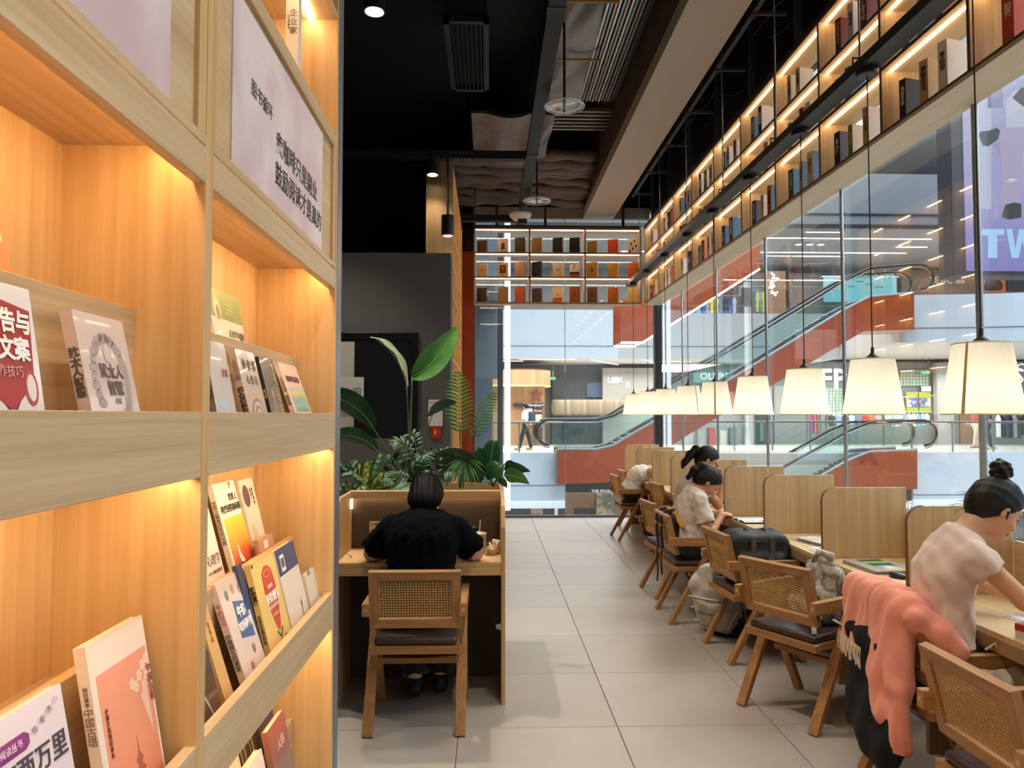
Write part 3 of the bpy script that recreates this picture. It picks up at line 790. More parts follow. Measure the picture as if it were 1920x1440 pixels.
# ------------------------------------------------------------------ books
PAPER = wood('#efe2c4', '#dccaa4', 'z', fine=6, along=3, rough=.85)
INK = pm('#33302e', .7)
def book_parts(t, w, h, th, cover, spine, open_x=1):
    """spine at x = 0, front cover faces -y"""
    if spine is cover:
        MB().box(0, w, 0, .0016, 0, h).box(0, w, th - .0016, th, 0, h).box(0, .0016, .0016, th - .0016, 0, h).build('cover', cover, t)
    else:
        MB().box(.0016, w, 0, .0016, 0, h).box(.0016, w, th - .0016, th, 0, h).build('cover', cover, t)
        MB().box(0, .0016, 0, th, 0, h).build('spine', spine, t)
    MB().box(.0017, w - .002, .0017, th - .0017, .0015, h - .0015).build('page_block', PAPER, t)
def flat(t, name, pts, mat, lift=1):
    """printed shape on the front cover, points in cover coordinates"""
    MB().prism(pts, 'y', -.0003 * lift, -.0003 * (lift - 1)).build(name, mat, t)
def rect(t, name, x0, x1, z0, z1, mat, lift=1): flat(t, name, [(x0, z0), (x1, z0), (x1, z1), (x0, z1)], mat, lift)
def ell(cx, cz, rx, rz, n=24, a0=0, a1=2 * math.pi): return [(cx + rx * math.cos(a0 + (a1 - a0) * i / n), cz + rz * math.sin(a0 + (a1 - a0) * i / n)) for i in range(n)]
def ctext(t, s, x, z, size, col='#33302e', lift=2, **k): text('title', s, pm(col, .6), t, (x, -.0003 * lift - .0002, z), size, **k)
def stext(t, s, th, z, size, col='#33302e', **k):
    size = min(size, th * .85)
    text('spine_title', s, pm(col, .6), t, (-.0004, th / 2, z), size, rot=(math.pi / 2, 0, -math.pi / 2), vertical=True, lsp=.95, **k)
def shelf_book(label, Y0, w, ztop, lean, z0, th, cover, spine=None, tier=0, turn=0., grp='books on the oak display bookcase', dx=0.):
    zf = z0 - .073 if tier == 0 else z0 + .113
    Y0 *= 1.034 if tier == 0 else 1.018
    xf = (-.484 if tier == 0 else -.594) - dx
    h = (ztop - zf) / math.cos(R(lean)); th *= .62
    t = thing('book', label, 'book', (xf, Y0, zf + .0005), rot=(R(-lean), 0, math.pi / 2 + R(turn)), group=grp)
    book_parts(t, w, h, th, cover, spine or cover)
    t['h'] = h; del t['h']
    return t, w, h, th
GLOSSY = lambda c, v=0.: pm(c, .22, vary=v, coat=.5)
# upper ledge, near bay
t, w, h, th = shelf_book('red and white advertising book with pencil picture, plastic wrapped', .672, .168, 1.70, 9, 1.565, .022, GLOSSY('#e9dcd6'))
flat(t, 'pencil_picture', [(.05, .185), (.055, .105), (.112, .072), (.155, .105), (.162, .185), (.05, .20)], pm('#a8302c', .3), 1)
flat(t, 'pencil_tip', [(.098, .081), (.112, .072), (.126, .083), (.112, .066)], pm('#3a3a48', .4), 2)
ctext(t, '金广告与', .106, .168, .027, '#f6efe8', 3, bold=.0009); ctext(t, '款文案', .112, .138, .027, '#f6efe8', 3, bold=.0009); ctext(t, '写作技巧', .108, .114, .014, '#d8a49a', 3)
flat(t, 'megaphone', ell(.148, .098, .012, .020), pm('#b04a48', .4), 2); flat(t, 'megaphone', ell(.148, .098, .008, .015), pm('#e6d6d0', .4), 3)
ctext(t, '把广告和文案做成爆款', .112, .060, .0095, '#6a4a58'); ctext(t, '金牌文案手册', .11, .047, .008, '#8a6a70')
# 犹太人智慧
t, w, h, th = shelf_book('pale mauve book with grey wreath ornament, plastic wrapped', .940, .133, 1.694, 12.5, 1.565, .026, GLOSSY('#cdbab2'))
ORN = pm('#a99a94', .5)
for k in range(26):
    a = R(-62 + k * 304 / 25 - 90 + 152 - 90); a = R(118 + k * 304 / 25 + 152)
    cx, cz = .068 + .043 * math.cos(a), .118 + .058 * math.sin(a)
    flat(t, 'wreath_leaf', ell(cx, cz, .0085 + .003 * (k % 2), .0075, 10), ORN, 1)
flat(t, 'emblem', ell(.068, .155, .011, .015), ORN, 1); flat(t, 'emblem', ell(.068, .155, .009, .013), pm('#cdbab2', .4), 2)
ctext(t, '犹太人', .070, .128, .021, '#6b5f5b', 3, bold=.0004); ctext(t, '智慧', .074, .105, .021, '#6b5f5b', 3, bold=.0004); ctext(t, '全集', .074, .088, .009, '#9a8c86', 3)
stext(t, '犹太人智慧', th, .125, .019, '#5b504c', bold=.0005); stext(t, '全集', th, .066, .010, '#9a8c86')
t, w, h, th = shelf_book('orange book with white print on the upper step of the near bay', .80, .165, 1.865, 12, 1.565, .02, GLOSSY('#e8935a'), tier=1)
ctext(t, '一本好书', .11, .060, .014, '#f6e6d0', 2, vertical=True); flat(t, 'red_shape', ell(.14, .03, .018, .016), pm('#d9603a', .5), 1); ctext(t, '世界名著', .135, .105, .010, '#f6e6d0', 2)
# upper ledge, far bay
t, w, h, th = shelf_book('grey white book partly behind the bookcase upright', 1.360, .108, 1.700, 11, 1.565, .022, GLOSSY('#cfc4bb'), GLOSSY('#8b8078'))
ctext(t, '过客', .08, .15, .018, '#a05a4a'); stext(t, '见过客', th, .115, .018, '#3a3531'); rect(t, 'blue_band', .01, .07, .0, .10, pm('#b7c0cc', .4))
t, w, h, th = shelf_book('beige book with water ripple rings, plastic wrapped', 1.556, .130, 1.700, 14, 1.565, .024, GLOSSY('#cbb6a4'))
for k in range(5): flat(t, 'ripple_ring', ell(.072, .068, .047 - k * .009, .040 - k * .008, 28), pm('#8d8078' if k % 2 == 0 else '#cbb6a4', .4), k + 1)
ctext(t, '修 修 修', .072, .180, .026, '#6d5f56'); ctext(t, '心 性 行', .072, .147, .022, '#6d5f56'); stext(t, '人生三修', th, .168, .014, '#6d5f56'); stext(t, '修心修性修行', th, .095, .017, '#2f2925', bold=.0006)
t, w, h, th = shelf_book('dark grey book with gold lettering between ripple and lake covers', 1.713, .118, 1.696, 14, 1.565, .014, GLOSSY('#6e655c'), GLOSSY('#25211f'))
ctext(t, '传习录', .093, .172, .016, '#e3c84a', vertical=True); ctext(t, '王阳明心学', .093, .105, .013, '#e3c84a', vertical=True); stext(t, '传习录', th, .12, .013, '#e8cf4e'); flat(t, 'figure', ell(.050, .06, .022, .05), pm('#8f7a62', .5)); flat(t, 'figure', ell(.05, .118, .012, .014), pm('#9a8468', .5))
t, w, h, th = shelf_book('pink book with green lake picture, rightmost on the upper ledge', 1.957, .185, 1.700, 20, 1.565, .020, GLOSSY('#efd0c2'))
rect(t, 'lake_picture', .02, .17, .012 + .07, .15, ramp3(['#5f8f86', '#8fb8a4', '#7fa8a8', '#d8c070', '#9fb8b0'], 'z', .08, .15, .5, .5, 12)); rect(t, 'base_band', 0, w, .0, .072, pm('#4f8478', .5)); ctext(t, '最美地理 新发现', .094, .175, .019, '#6a4a48', bold=.0004); stext(t, '从世界地理', th, .16, .009, '#7a5a58'); stext(t, '新发现', th, .115, .016, '#4a4a58')
t, w, h, th = shelf_book('white and green book with round portrait on the upper step', 1.660, .215, 1.848, 11, 1.565, .02, GLOSSY('#efe3cf'), tier=1)
rect(t, 'green_band', 0, w, h - .068, h, pm('#8d9a5c', .4)); flat(t, 'portrait', ell(.045, h - .05, .022, .030), pm('#d9c8a8', .5), 2); flat(t, 'portrait', ell(.047, h - .055, .012, .017), pm('#a08868', .5), 3)
ctext(t, '正在学本领论', .155, h - .10, .019, '#7a6a60'); flat(t, 'ink_picture', [(.07, .03), (.09, .062), (.10, .05), (.12, .065), (.14, .05), (.16, .058), (.17, .03)], pm('#6d5d52', .6)); flat(t, 'seal', ell(.185, .055, .014, .018), pm('#4f7a52', .5))
for k in range(3): ctext(t, '大家小书系列之一', .13, h - .03 - k * .011, .008, '#d8d8b0', 3)
# second ledge, near bay
t, w, h, th = shelf_book('white book with large black Chinese title and purple ribbon', .752, .200, 1.225, 11, 1.038, .022, pm('#ded0d6', .4))
ctext(t, '海底两万里', .112, .196, .033, '#4a3c44', bold=.0004); flat(t, 'ribbon', [(0, .218), (.118, .218), (.126, .223), (.126, .233), (.118, .238), (0, .238)], pm('#8a3a7c', .4)); ctext(t, '世界名著阅读丛书', .072, .2275, .010, '#e8c8e0', 3)
ctext(t, 'HAIDI LIANGWANLI', .125, .170, .009, '#9a8a92'); ctext(t, '儒勒凡尔纳 著', .135, .152, .009, '#8a7a82')
for k in range(7): flat(t, 'flower', ell(.135 + .016 * k % .06, .232 + .006 * ((k * 5) % 4), .007, .005, 10), pm('#cbbcc6', .5))
t, w, h, th = shelf_book('pink book with pagoda picture and white blossoms', 1.0, .165, 1.252, 10, 1.038, .026, pm('#f0dccb', .4))
rect(t, 'pink_field', .014, w - .006, .04, h - .045, ramp3(['#d8744f', '#ef9a74', '#f0a084'], 'z', 0, .25, .5)); flat(t, 'pagoda', [(.082, .03), (.084, .07), (.078, .07), (.088, .08), (.080, .085), (.090, .095), (.084, .10), (.093, .112), (.095, .135), (.097, .112), (.106, .10), (.10, .095), (.110, .085), (.102, .08), (.112, .07), (.106, .07), (.108, .03)], pm('#b0604a', .5), 2)
for k, (a, b) in enumerate(((.142, .222), (.128, .210), (.150, .205), (.115, .198), (.140, .192), (.155, .228), (.105, .205))):
    for q in range(5): flat(t, 'blossom', ell(a + .0045 * math.cos(q * 1.257), b + .0055 * math.sin(q * 1.257), .0036, .0036, 8), pm('#f6d9c0', .5), 2)
ctext(t, '中国古塔', .157, .190, .014, '#8a4a34', 3, vertical=True); ctext(t, '中国文化知识读本', .026, .165, .0085, '#6a3424', 3, vertical=True); flat(t, 'pale_panel', [(.125, .18), (.146, .20), (.146, .12)], pm('#f4c8b0', .5), 2)
stext(t, '中国古塔', th, .185, .0135, '#8a6048'); stext(t, '知识读本', th, .225, .007, '#5a4438')
# second ledge, far bay, back step
t, w, h, th = shelf_book('white psychology book at the left of the second step', 1.60, .150, 1.345, 15, 1.038, .018, pm('#f0e0d0', .4), tier=1)
ctext(t, '心理学', .105, .085, .026, '#7a6658'); ctext(t, '每个人的情绪说明书', .10, .060, .009, '#8a7668'); flat(t, 'red_flower', ell(.135, .03, .014, .011), pm('#cf5a48', .5))
t, w, h, th = shelf_book('white book with swan on a sunset lake cover', 1.812, .152, 1.392, 16, 1.038, .022, pm('#f4ead8', .35), tier=1)
rect(t, 'sunset_picture', .012, w - .001, .0, .162, ramp3(['#a8281c', '#d8602a', '#e8b83a', '#f0d04a'], 'z', .02, .16, .35, .35, 14)); ctext(t, '世界上', .112, h - .042, .020, '#3a322c', bold=.0005); ctext(t, '最难回答的问题', .082, h - .068, .020, '#3a322c', bold=.0005); flat(t, 'corner_mark', [(.10, h - .002), (.125, h - .002), (.112, h - .022)], pm('#e07a3a', .5))
flat(t, 'swan', [(.058, .05), (.054, .075), (.058, .092), (.064, .09), (.062, .08), (.070, .066), (.086, .05), (.078, .045)], pm('#f4ece4', .5), 3); flat(t, 'swan_shadow', [(.062, .066), (.088, .046), (.07, .02), (.06, .045)], pm('#3a1c18', .5), 2)
for k in range(3): flat(t, 'ripple', ell(.07, .03, .05 - k * .014, .016 - k * .005), pm('#c84a34' if k % 2 else '#8a2018', .4), 2 + k if False else 2)
stext(t, '世界上最难回答的问题', th, h - .095, .0115, '#3a322c')
t, w, h, th = shelf_book('pale pink book with dark haired figure behind the swan cover', 1.968, .115, 1.388, 14, 1.038, .015, pm('#e2cbb8', .4), tier=1)
flat(t, 'hair_shape', ell(.038, h - .045, .026, .030), pm('#5a4640', .6)); flat(t, 'dress_shape', [(.02, 0), (.065, 0), (.058, .10), (.04, .13), (.026, .11)], pm('#cdb092', .6)); ctext(t, '你要如何', .090, h - .05, .012, '#5a4840', vertical=True); ctext(t, '衡量', .075, h - .04, .012, '#5a4840', vertical=True)
# second ledge, far bay, front
t, w, h, th = shelf_book('dark grey plastic wrapped book at the upright on the second ledge', 1.275, .135, 1.165, 15, 1.038, .02, GLOSSY('#57504c', .3))
rect(t, 'brown_base', 0, w, 0, .12, GLOSSY('#6b4e3a')); flat(t, 'crease', [(.02, .2), (.024, .2), (.10, .05), (.095, .05)], pm('#c9c4c0', .2), 2)
t, w, h, th = shelf_book('tan kraft book beside the dark wrapped one', 1.432, .060, 1.205, 17, 1.038, .030, pm('#d9a86a', .6), turn=6)
stext(t, '老东西们', th, .17, .014, '#7a5a38'); ctext(t, '读书会', .03, .18, .014, '#8a6a44', vertical=True)
t, w, h, th = shelf_book('white pink comic style book with blue label, plastic wrapped', 1.552, .140, 1.208, 19, 1.038, .024, GLOSSY('#e8d3c6'))
flat(t, 'blue_label', [(.05, .125), (.125, .11), (.13, .19), (.06, .205)], pm('#4a6a9c', .35)); ctext(t, '牛奶', .09, .175, .026, '#f4efe8', 3, bold=.001); ctext(t, '可乐经济', .09, .145, .020, '#f4efe8', 3, bold=.001)
for k in range(9): flat(t, 'doodle', ell(.02 + (k * .037) % .11, .03 + (k * .029) % .085, .010, .005 + .003 * (k % 3), 12), pm(['#c9a08c', '#a8b0b4', '#d8b070', '#b88a84'][k % 4], .5))
for k in range(3): flat(t, 'doodle', ell(.04 + k * .04, .222 + .006 * (k % 2), .010, .012, 12), pm(['#8a8a8a', '#c0a890', '#9a8a80'][k], .5))
stext(t, '牛奶可乐', th, .19, .015, '#b04a48'); stext(t, '妙趣横生的课堂', th, .11, .012, '#4a4450')
t, w, h, th = shelf_book('navy book standing between the comic and rose covers', 1.672, .035, 1.222, 15, 1.038, .016, pm('#3a4468', .4), dx=.012)
stext(t, '昨天今天与明天', th, .17, .011, '#a8b8e0')
t, w, h, th = shelf_book('yellow book with big red rose on the second ledge', 1.715, .178, 1.216, 14.5, 1.038, .022, pm('#ecc878', .35))
rose = [(.055, .185), (.062, .222), (.085, .236), (.115, .236), (.138, .222), (.146, .19), (.138, .14), (.118, .09), (.10, .075), (.082, .09), (.065, .135)]
flat(t, 'rose', rose, pm('#cf4a34', .4)); flat(t, 'rose_line', ell(.10, .218, .026, .009), pm('#e8a07a', .4), 2); flat(t, 'rose_line', ell(.10, .218, .022, .007), pm('#cf4a34', .4), 3)
flat(t, 'leaf', [(.082, .082), (.10, .066), (.118, .084), (.126, .078), (.104, .060), (.098, .060), (.076, .078)], pm('#4a6a4a', .5), 2); flat(t, 'stem', [(.099, .065), (.103, .065), (.112, .0), (.108, .0)], pm('#4a6a4a', .5)); flat(t, 'leaf', ell(.135, .04, .010, .020), pm('#4a7a5a', .5)); flat(t, 'leaf', ell(.06, .012, .022, .014), pm('#4a7a5a', .5))
ctext(t, '陈果 著', .10, .185, .011, '#f6e8d0', 4); ctext(t, '好的爱情', .102, .158, .026, '#f8efe2', 4, bold=.001); ctext(t, '陈果的爱情哲学课', .10, .138, .010, '#f6e0c8', 4); ctext(t, '爱情 婚姻 人生', .10, .118, .008, '#f0c8a8', 4)
stext(t, '好的爱情', th, .185, .018, '#3a2a22', bold=.0005); stext(t, '陈果的爱情哲学课', th, .105, .009, '#5a4434'); rect(t, 'checker', .004, .016, h - .012, h - .004, pm('#3a3430', .5), 2)
t, w, h, th = shelf_book('cream book showing its back with navy top and barcode', 1.898, .182, 1.212, 14, 1.038, .026, pm('#e8d8c8', .4))
rect(t, 'navy_band', 0, w, h - .068, h, pm('#39446e', .35)); rect(t, 'barcode_label', .028, .065, h - .060, h - .018, pm('#e8e6e2', .5), 2)
for k in range(7): rect(t, 'barcode_bar', .033 + k * .004, .0348 + k * .004 + .0008 * (k % 2), h - .050, h - .026, INK, 3)
flat(t, 'sketch', [(.12, .055), (.125, .085), (.118, .10), (.128, .09), (.135, .105), (.131, .085), (.14, .095), (.13, .078), (.126, .055)], pm('#4a4440', .6))
t, w, h, th = shelf_book('rose brown book peeping out behind the navy topped one', 1.915, .125, 1.238, 12, 1.038, .020, pm('#c08a74', .5), dx=.05)
rect(t, 'label', .04, .075, h - .03, h - .01, pm('#e8dccc', .5))
t, w, h, th = shelf_book('small white book at the far end of the second ledge', 2.092, .115, 1.112, 12, 1.038, .016, pm('#e6d9c6', .5))
flat(t, 'triangle', [(.02, .14), (.06, .14), (.04, .17)], pm('#8a8a7a', .6))
# third ledge, far bay
t, w, h, th = shelf_book('cream book with looping brown line on the lowest step', 1.70, .20, .842, 14, .511, .022, pm('#eadbc2', .45), tier=1)
for k in range(12): flat(t, 'loop_line', ell(.10 + .035 * math.sin(k * .55), .14 + .009 * (6 - k), .0035, .006, 8), pm('#a06a58', .5))
t, w, h, th = shelf_book('dark book with coloured stripes on the lowest step', 1.905, .085, .880, 14, .511, .02, pm('#4a4038', .5), tier=1)
for k in range(6): rect(t, 'stripe', .004 + k * .013, .010 + k * .013, .01, h - .02, pm(['#a88a5a', '#5a6a5a', '#c0a890', '#7a4a3a', '#3a4a5a', '#b89a6a'][k], .5))
t, w, h, th = shelf_book('beige book with red title at the right of the lowest step', 1.998, .165, .880, 14, .511, .02, pm('#e2c8a4', .5), tier=1)
rect(t, 'picture_band', 0, w, h - .04, h, ramp3(['#3a342c', '#b08a5a', '#5a6a5a'], 'x', 0, .17, .5, 1.2, 30)); ctext(t, '西游记', .08, h - .10, .034, '#c04a30', bold=.001); ctext(t, '青少年经典阅读版', .08, h - .06, .011, '#4a3a30'); ctext(t, '六小龄童推荐', .08, h - .14, .011, '#6a4a30')
t, w, h, th = shelf_book('plain white book with green spine tab on the lowest ledge', 1.665, .185, .745, 13, .511, .028, pm('#e8d4cc', .45))
MB().box(-.0006, 0, .001, th - .001, h - .055, h - .012).build('spine_tab', pm('#4a5a44', .5), t)
t, w, h, th = shelf_book('grey and red book at the right of the lowest ledge', 1.885, .15, .765, 12, .511, .026, ramp3(['#6a6462', '#7a706c', '#8a6a62', '#a85a4c'], 'z', 0, .34, .5, .5, 8))
ctext(t, '人间', .08, h - .06, .03, '#e0b8a8', bold=.001)
t, w, h, th = shelf_book('dark purple book leaning at the back of the lowest ledge', 1.96, .13, .785, 12, .511, .016, pm('#4a3a44', .5), dx=.05)
# upper compartment
t, w, h, th = shelf_book('tall white business book in the topmost compartment', 1.955, .03, 2.74, 0, 2.287 + .186, .055, pm('#e2d8cc', .5), dx=.03)
text('spine_title', '企业家', pm('#4a3c36', .6), t, (-.0006, th * .40, .22), .022, rot=(math.pi / 2, 0, -math.pi / 2), vertical=True, lsp=1.1); text('spine_title', 'COMPANY', pm('#4a3c36', .6), t, (-.0006, th * .80, .22), .009, rot=(math.pi / 2, R(90), -math.pi / 2)); MB().box(-.0005, 0, 0, th, .285, .291).build('grey_band', pm('#6a625c', .6), t)

# hanging bookcase: every book of its own, spine to the room
def spine_book(label, y, z, th, d, h, col, s, tcol, scol=None, band=None, tilt=0.):
    th *= 1.3; h *= 1.06; d *= .85
    t = thing('book', label, 'book', (2.395, y, z + .0005), rot=(0, 0, math.pi + R(16)), group='books in the hanging bookcase')
    # local +x points to the room after the half turn, so the spine lies at x = 0 facing the aisle
    MB().box(-d, 0, -th, -th + .0015, 0, h).box(-d, 0, -.0015, 0, 0, h).box(-.0015, 0, -th + .0015, -.0015, 0, h).build('cover', pm(col, .5), t)
    MB().box(-d + .003, -.002, -th + .002, -.002, .002, h - .002).build('page_block', PAPER, t)
    if s: text('spine_title', s, pm(tcol, .6), t, (.0005, -th / 2, h * .60), min(th * .62, h * .62 / max(len(s), 1)), rot=(math.pi / 2, 0, math.pi / 2), vertical=True, lsp=.95, bold=.0008)
    if band: MB().box(0, .0004, -th, 0, 0, h * band[1]).build('spine_band', pm(band[0], .5), t)
    if scol: MB().box(-d, -.001, -.0003, .0004, 0, h).build('side_print', pm(scol, .5), t)
    return t
CN = {'#5a3a2c': 'brown', '#c9a77c': 'tan', '#e6dccf': 'cream', '#3a2a26': 'dark brown', '#6f8a3a': 'green', '#d8cdc6': 'pale', '#2f5a52': 'dark green', '#d9c9ae': 'beige', '#2c3050': 'navy', '#d8c060': 'yellow', '#c0602c': 'orange', '#1e1e20': 'black', '#7a2c24': 'dark red', '#c8523a': 'red', '#e8e4de': 'white', '#5a7a9a': 'blue grey', '#d88a70': 'salmon', '#7f8f86': 'grey green'}
BOT = {  # bay index from the near end -> (place in the bay 0..1 from far to near, thick, height, colour, title, title colour, side colour)
    1: [(.30, .045, .27, '#c8523a', '拍卖', '#f0e0d0', '#c8523a'), (.62, .03, .26, '#d9c9ae', '', '#333333', None)],
    2: [(.22, .036, .235, '#3a2a26', '乌合之众', '#e8dccb', None), (.50, .045, .245, '#c9a77c', '商鞅变法', '#3a2a22', None), (.72, .045, .265, '#e6dccf', '零极限', '#3a302a', '#e8e4de')],
    3: [(.25, .042, .235, '#3a2a26', '名人传', '#efe6da', '#5a5064'), (.47, .03, .215, '#6f8a3a', '瓦尔登湖', '#d8c060', '#d9c9ae'), (.72, .032, .25, '#c9a77c', '大江大河', '#4a3426', '#d8cdc6')],
    4: [(.30, .045, .235, '#2f5a52', '不忘初心', '#c8d4c8', '#5a7a9a'), (.53, .035, .235, '#e6dccf', '人间草木', '#3a302a', '#5a7a9a'), (.76, .05, .25, '#d9c9ae', '白夜行', '#6a5238', '#5a7a9a')],
    5: [(.30, .042, .225, '#2c3050', '新东方精神', '#d8d0e0', '#5a5064'), (.54, .03, .22, '#d8c060', '小王子', '#8a6a30', '#e8e4de'), (.76, .04, .25, '#c0602c', '百年孤独', '#3a1c10', '#5a7a9a')],
    6: [(.25, .042, .22, '#1e1e20', '一座城池', '#e0e0e0', '#5a7a9a'), (.55, .045, .24, '#5a3a2c', '曾国藩家书', '#efe6da', '#5a7a9a')],
    7: [(.20, .03, .22, '#7f8f86', '野草', '#e0e4e0', None), (.40, .045, .24, '#7a2c24', '狂人日记', '#e8c8b8', '#d88a70'), (.65, .04, .23, '#d9c9ae', '边城', '#4a3a30', None), (.82, .035, .25, '#e8e4de', '围城', '#3a3a50', None)],
    8: [(.35, .05, .23, '#e8e4de', '平凡', '#2a2a2a', None), (.75, .045, .245, '#3a2a26', '活着', '#efe6da', None)],
    9: [(.25, .035, .22, '#d9c9ae', '家', '#4a3a30', None), (.48, .04, .24, '#e6dccf', '春', '#4a3a30', None), (.70, .04, .25, '#e8e4de', '秋', '#a03a34', '#c8523a')],
    10: [(.3, .04, .21, '#7a2c24', '雷雨', '#e8c8b8', None), (.55, .04, .24, '#c9a77c', '日出', '#4a3426', None)],
    11: [(.3, .035, .24, '#d8c060', '诗经', '#5a4426', None), (.5, .035, .22, '#e6dccf', '楚辞', '#4a3a30', None), (.7, .035, .25, '#c9a77c', '论语', '#4a3426', None)]}
ORDN = ['nearest', 'second', 'third', 'fourth', 'fifth', 'sixth', 'seventh', 'eighth', 'ninth', 'tenth', 'corner']
POS = ['leftmost', 'second from left', 'third from left', 'rightmost']
rb = random.Random(21)
TT = ['传奇文献', '红楼梦', '四库全书', '资治通鉴', '史记', '三国志', '合同法论', '全球通史', '经济学', '国富论', '梦的解析', '理想国', '东周列国', '唐诗选', '宋词选', '西方哲学', '中国通史', '万历十五年', '浮生六记', '人间词话']
cols = list(CN)
def row_of(r):
    d = {}
    for b in range(1, 12):
        n = rb.choice((2, 3, 3)); a = .28; L = []
        for k in range(n):
            c = rb.choice(cols); dark = sum(srgb(c)[:3]) < .9
            L.append((a, rb.uniform(.03, .048), rb.uniform(.20, .265), c, rb.choice(TT), '#efe6da' if dark else '#3a302a', rb.choice((None, '#5a7a9a', '#d8cdc6', None))))
            a += rb.uniform(.16, .28)
        d[b] = L
    d[3 if r == 1 else 4][0] = (.3, .04, .25, '#7a2c24', '四库全书精华', '#d8a060', None) if r == 2 else d[3 if r == 1 else 4][0]
    return d
BOT = {b + 1: L for b, L in BOT.items() if b < 11}
for r, (rows, rn) in enumerate(((BOT, 'bottom'), (row_of(1), 'middle'), (row_of(2), 'top'))):
    for b, L in rows.items():
        y0, y1 = RD[b - 1] + .02, RD[b] - .02
        if b >= len(RD) or (RZS[r] - 1.5) * F0 / y1 > 770: continue      # bays the view does not reach
        for k, (f, th, h, c, s, tc_, sc_) in enumerate(L):
            y = y1 - f * (y1 - y0)
            if y - th < y0: continue
            spine_book('%s book, %s in %s row of %s bay, hanging bookcase' % (CN[c], POS[k] if k < len(L) - 1 or len(L) == 1 else 'rightmost', rn, ORDN[b - 2] if b < 11 else 'corner'), y, RZS[r] + (.018 if r else 0), th, .145 + .02 * rb.random(), h, c, s, tc_, sc_)

# end bookcase: covers to the room
END = [[('#4a2a1c', .185, 'dark brown'), ('#e4d6c0', .215, 'cream portrait'), ('#5c4030', .235, 'brown'), ('#b98f50', .235, 'gold'), ('#231f1e', .235, 'black'), ('#1c1a1a', .24, 'black'), ('#b08a55', .185, 'tan'), ('#d84f22', .22, 'bright orange'), ('#ddd2c2', .235, 'patterned white')],
       [('#c9a882', .20, 'beige'), ('#d2ad80', .215, 'framed picture'), ('#c49a7c', .235, 'rosy tan'), ('#1f2624', .235, 'black green'), ('#ddc8a4', .22, 'cream'), ('#e2d4c4', .205, 'white and red'), ('#c98b3a', .235, 'gold figure'), ('#c08a38', .215, 'mustard'), ('#c65f24', .235, 'orange')],
       [('#1e1b1a', .215, 'black'), ('#8f7046', .235, 'olive brown'), ('#bf5a22', .235, 'rust orange'), ('#4c444c', .215, 'slate purple'), ('#e4cfa4', .23, 'cream banded'), ('#96481f', .24, 'rust brown'), ('#7a5232', .235, 'brown figure'), ('#b95f20', .235, 'amber'), ('#d8b878', .235, 'pale yellow')]]
for r in range(3):
    for k in range(9):
        c, h, nm = END[2 - r][k]; b = k // 3; q = k % 3
        x = EX[b] + .10 + q * .255 + (.05 if (b == 2 and q == 2) else 0) - (.06 if q == 0 else 0)
        ang = rb.uniform(17, 27); w = .155; th = .042
        t = thing('book', '%s book, %s of three in %s row, %s bay of end bookcase' % (nm, ['left', 'middle', 'right'][q], ['bottom', 'middle', 'top'][r], ['left', 'middle', 'right'][b]), 'book', (x, 11.38 + .0, RZS[r] + (.0185 if r else .0055)), R(-ang), group='books in the end bookcase')
        m = pm(c, .5)
        MB().box(0, w, 0, .002, 0, h).box(0, w, th - .002, th, 0, h).box(w - .002, w, .002, th - .002, 0, h).build('cover', m, t)
        MB().box(.003, w - .003, .002, th - .002, .002, h - .003).build('page_block', PAPER, t)
        t.rotation_euler = (0, 0, R(-ang)); 
        if nm == 'cream portrait': flat(t, 'portrait', ell(.078, .115, .030, .040), pm('#5a5048', .6)); flat(t, 'portrait', [(.035, .055), (.12, .055), (.105, .085), (.05, .085)], pm('#3a3430', .6)); rect(t, 'title_line', .04, .115, .025, .032, INK)
        elif nm == 'framed picture': rect(t, 'picture', .025, .13, .055, .185, pm('#4a3424', .5)); flat(t, 'portrait', ell(.078, .14, .016, .022), pm('#a88458', .6), 2); flat(t, 'portrait', [(.05, .06), (.11, .06), (.098, .115), (.06, .115)], pm('#5c432c', .6), 2); rect(t, 'title_line', .055, .10, .028, .038, INK)
        elif nm == 'white and red': rect(t, 'dark_band', 0, w, .055, .085, INK); rect(t, 'red_band', 0, w, 0, .055, pm('#c8432c', .5)); ctext(t, '?', .07, .15, .12, '#c8432c', bold=.002)
        elif nm == 'cream banded': rect(t, 'orange_band', 0, w, 0, .075, pm('#cf6a2c', .5)); rect(t, 'title_line', .05, .11, .11, .122, pm('#8a7a5c', .6))
        elif nm == 'slate purple': flat(t, 'emblem', ell(.075, .135, .032, .032), pm('#6a2c34', .5)); rect(t, 'title_line', .05, .10, .06, .066, pm('#8a8088', .6))
        elif nm == 'patterned white':
            for z in range(5): flat(t, 'pattern', ell(.03 + .025 * z, .04 + .037 * ((z * 3) % 5), .016, .022, 12), pm('#4a342c', .5))
        elif nm in ('gold figure', 'brown figure', 'rust brown'): flat(t, 'figure', ell(.075, .14, .012, .022), pm('#4a2c18', .5)); flat(t, 'figure', ell(.075, .105, .018, .016), pm('#4a2c18', .5))
        elif nm in ('beige', 'cream'): rect(t, 'title_line', .045, .115, h * .52, h * .52 + .014, pm('#8a745c', .6)); rect(t, 'title_line', .06, .10, h * .44, h * .44 + .008, pm('#8a745c', .6))
        if nm in ('orange', 'rust orange', 'amber', 'bright orange', 'black', 'brown', 'rust brown'):
            for z in range(5): MB().box(w, w + .0004, .010, th - .010, h * (.42 + .09 * z), h * (.48 + .09 * z)).build('spine_print', pm('#e0c8a0' if nm == 'black' else '#3a2014', .6), t)
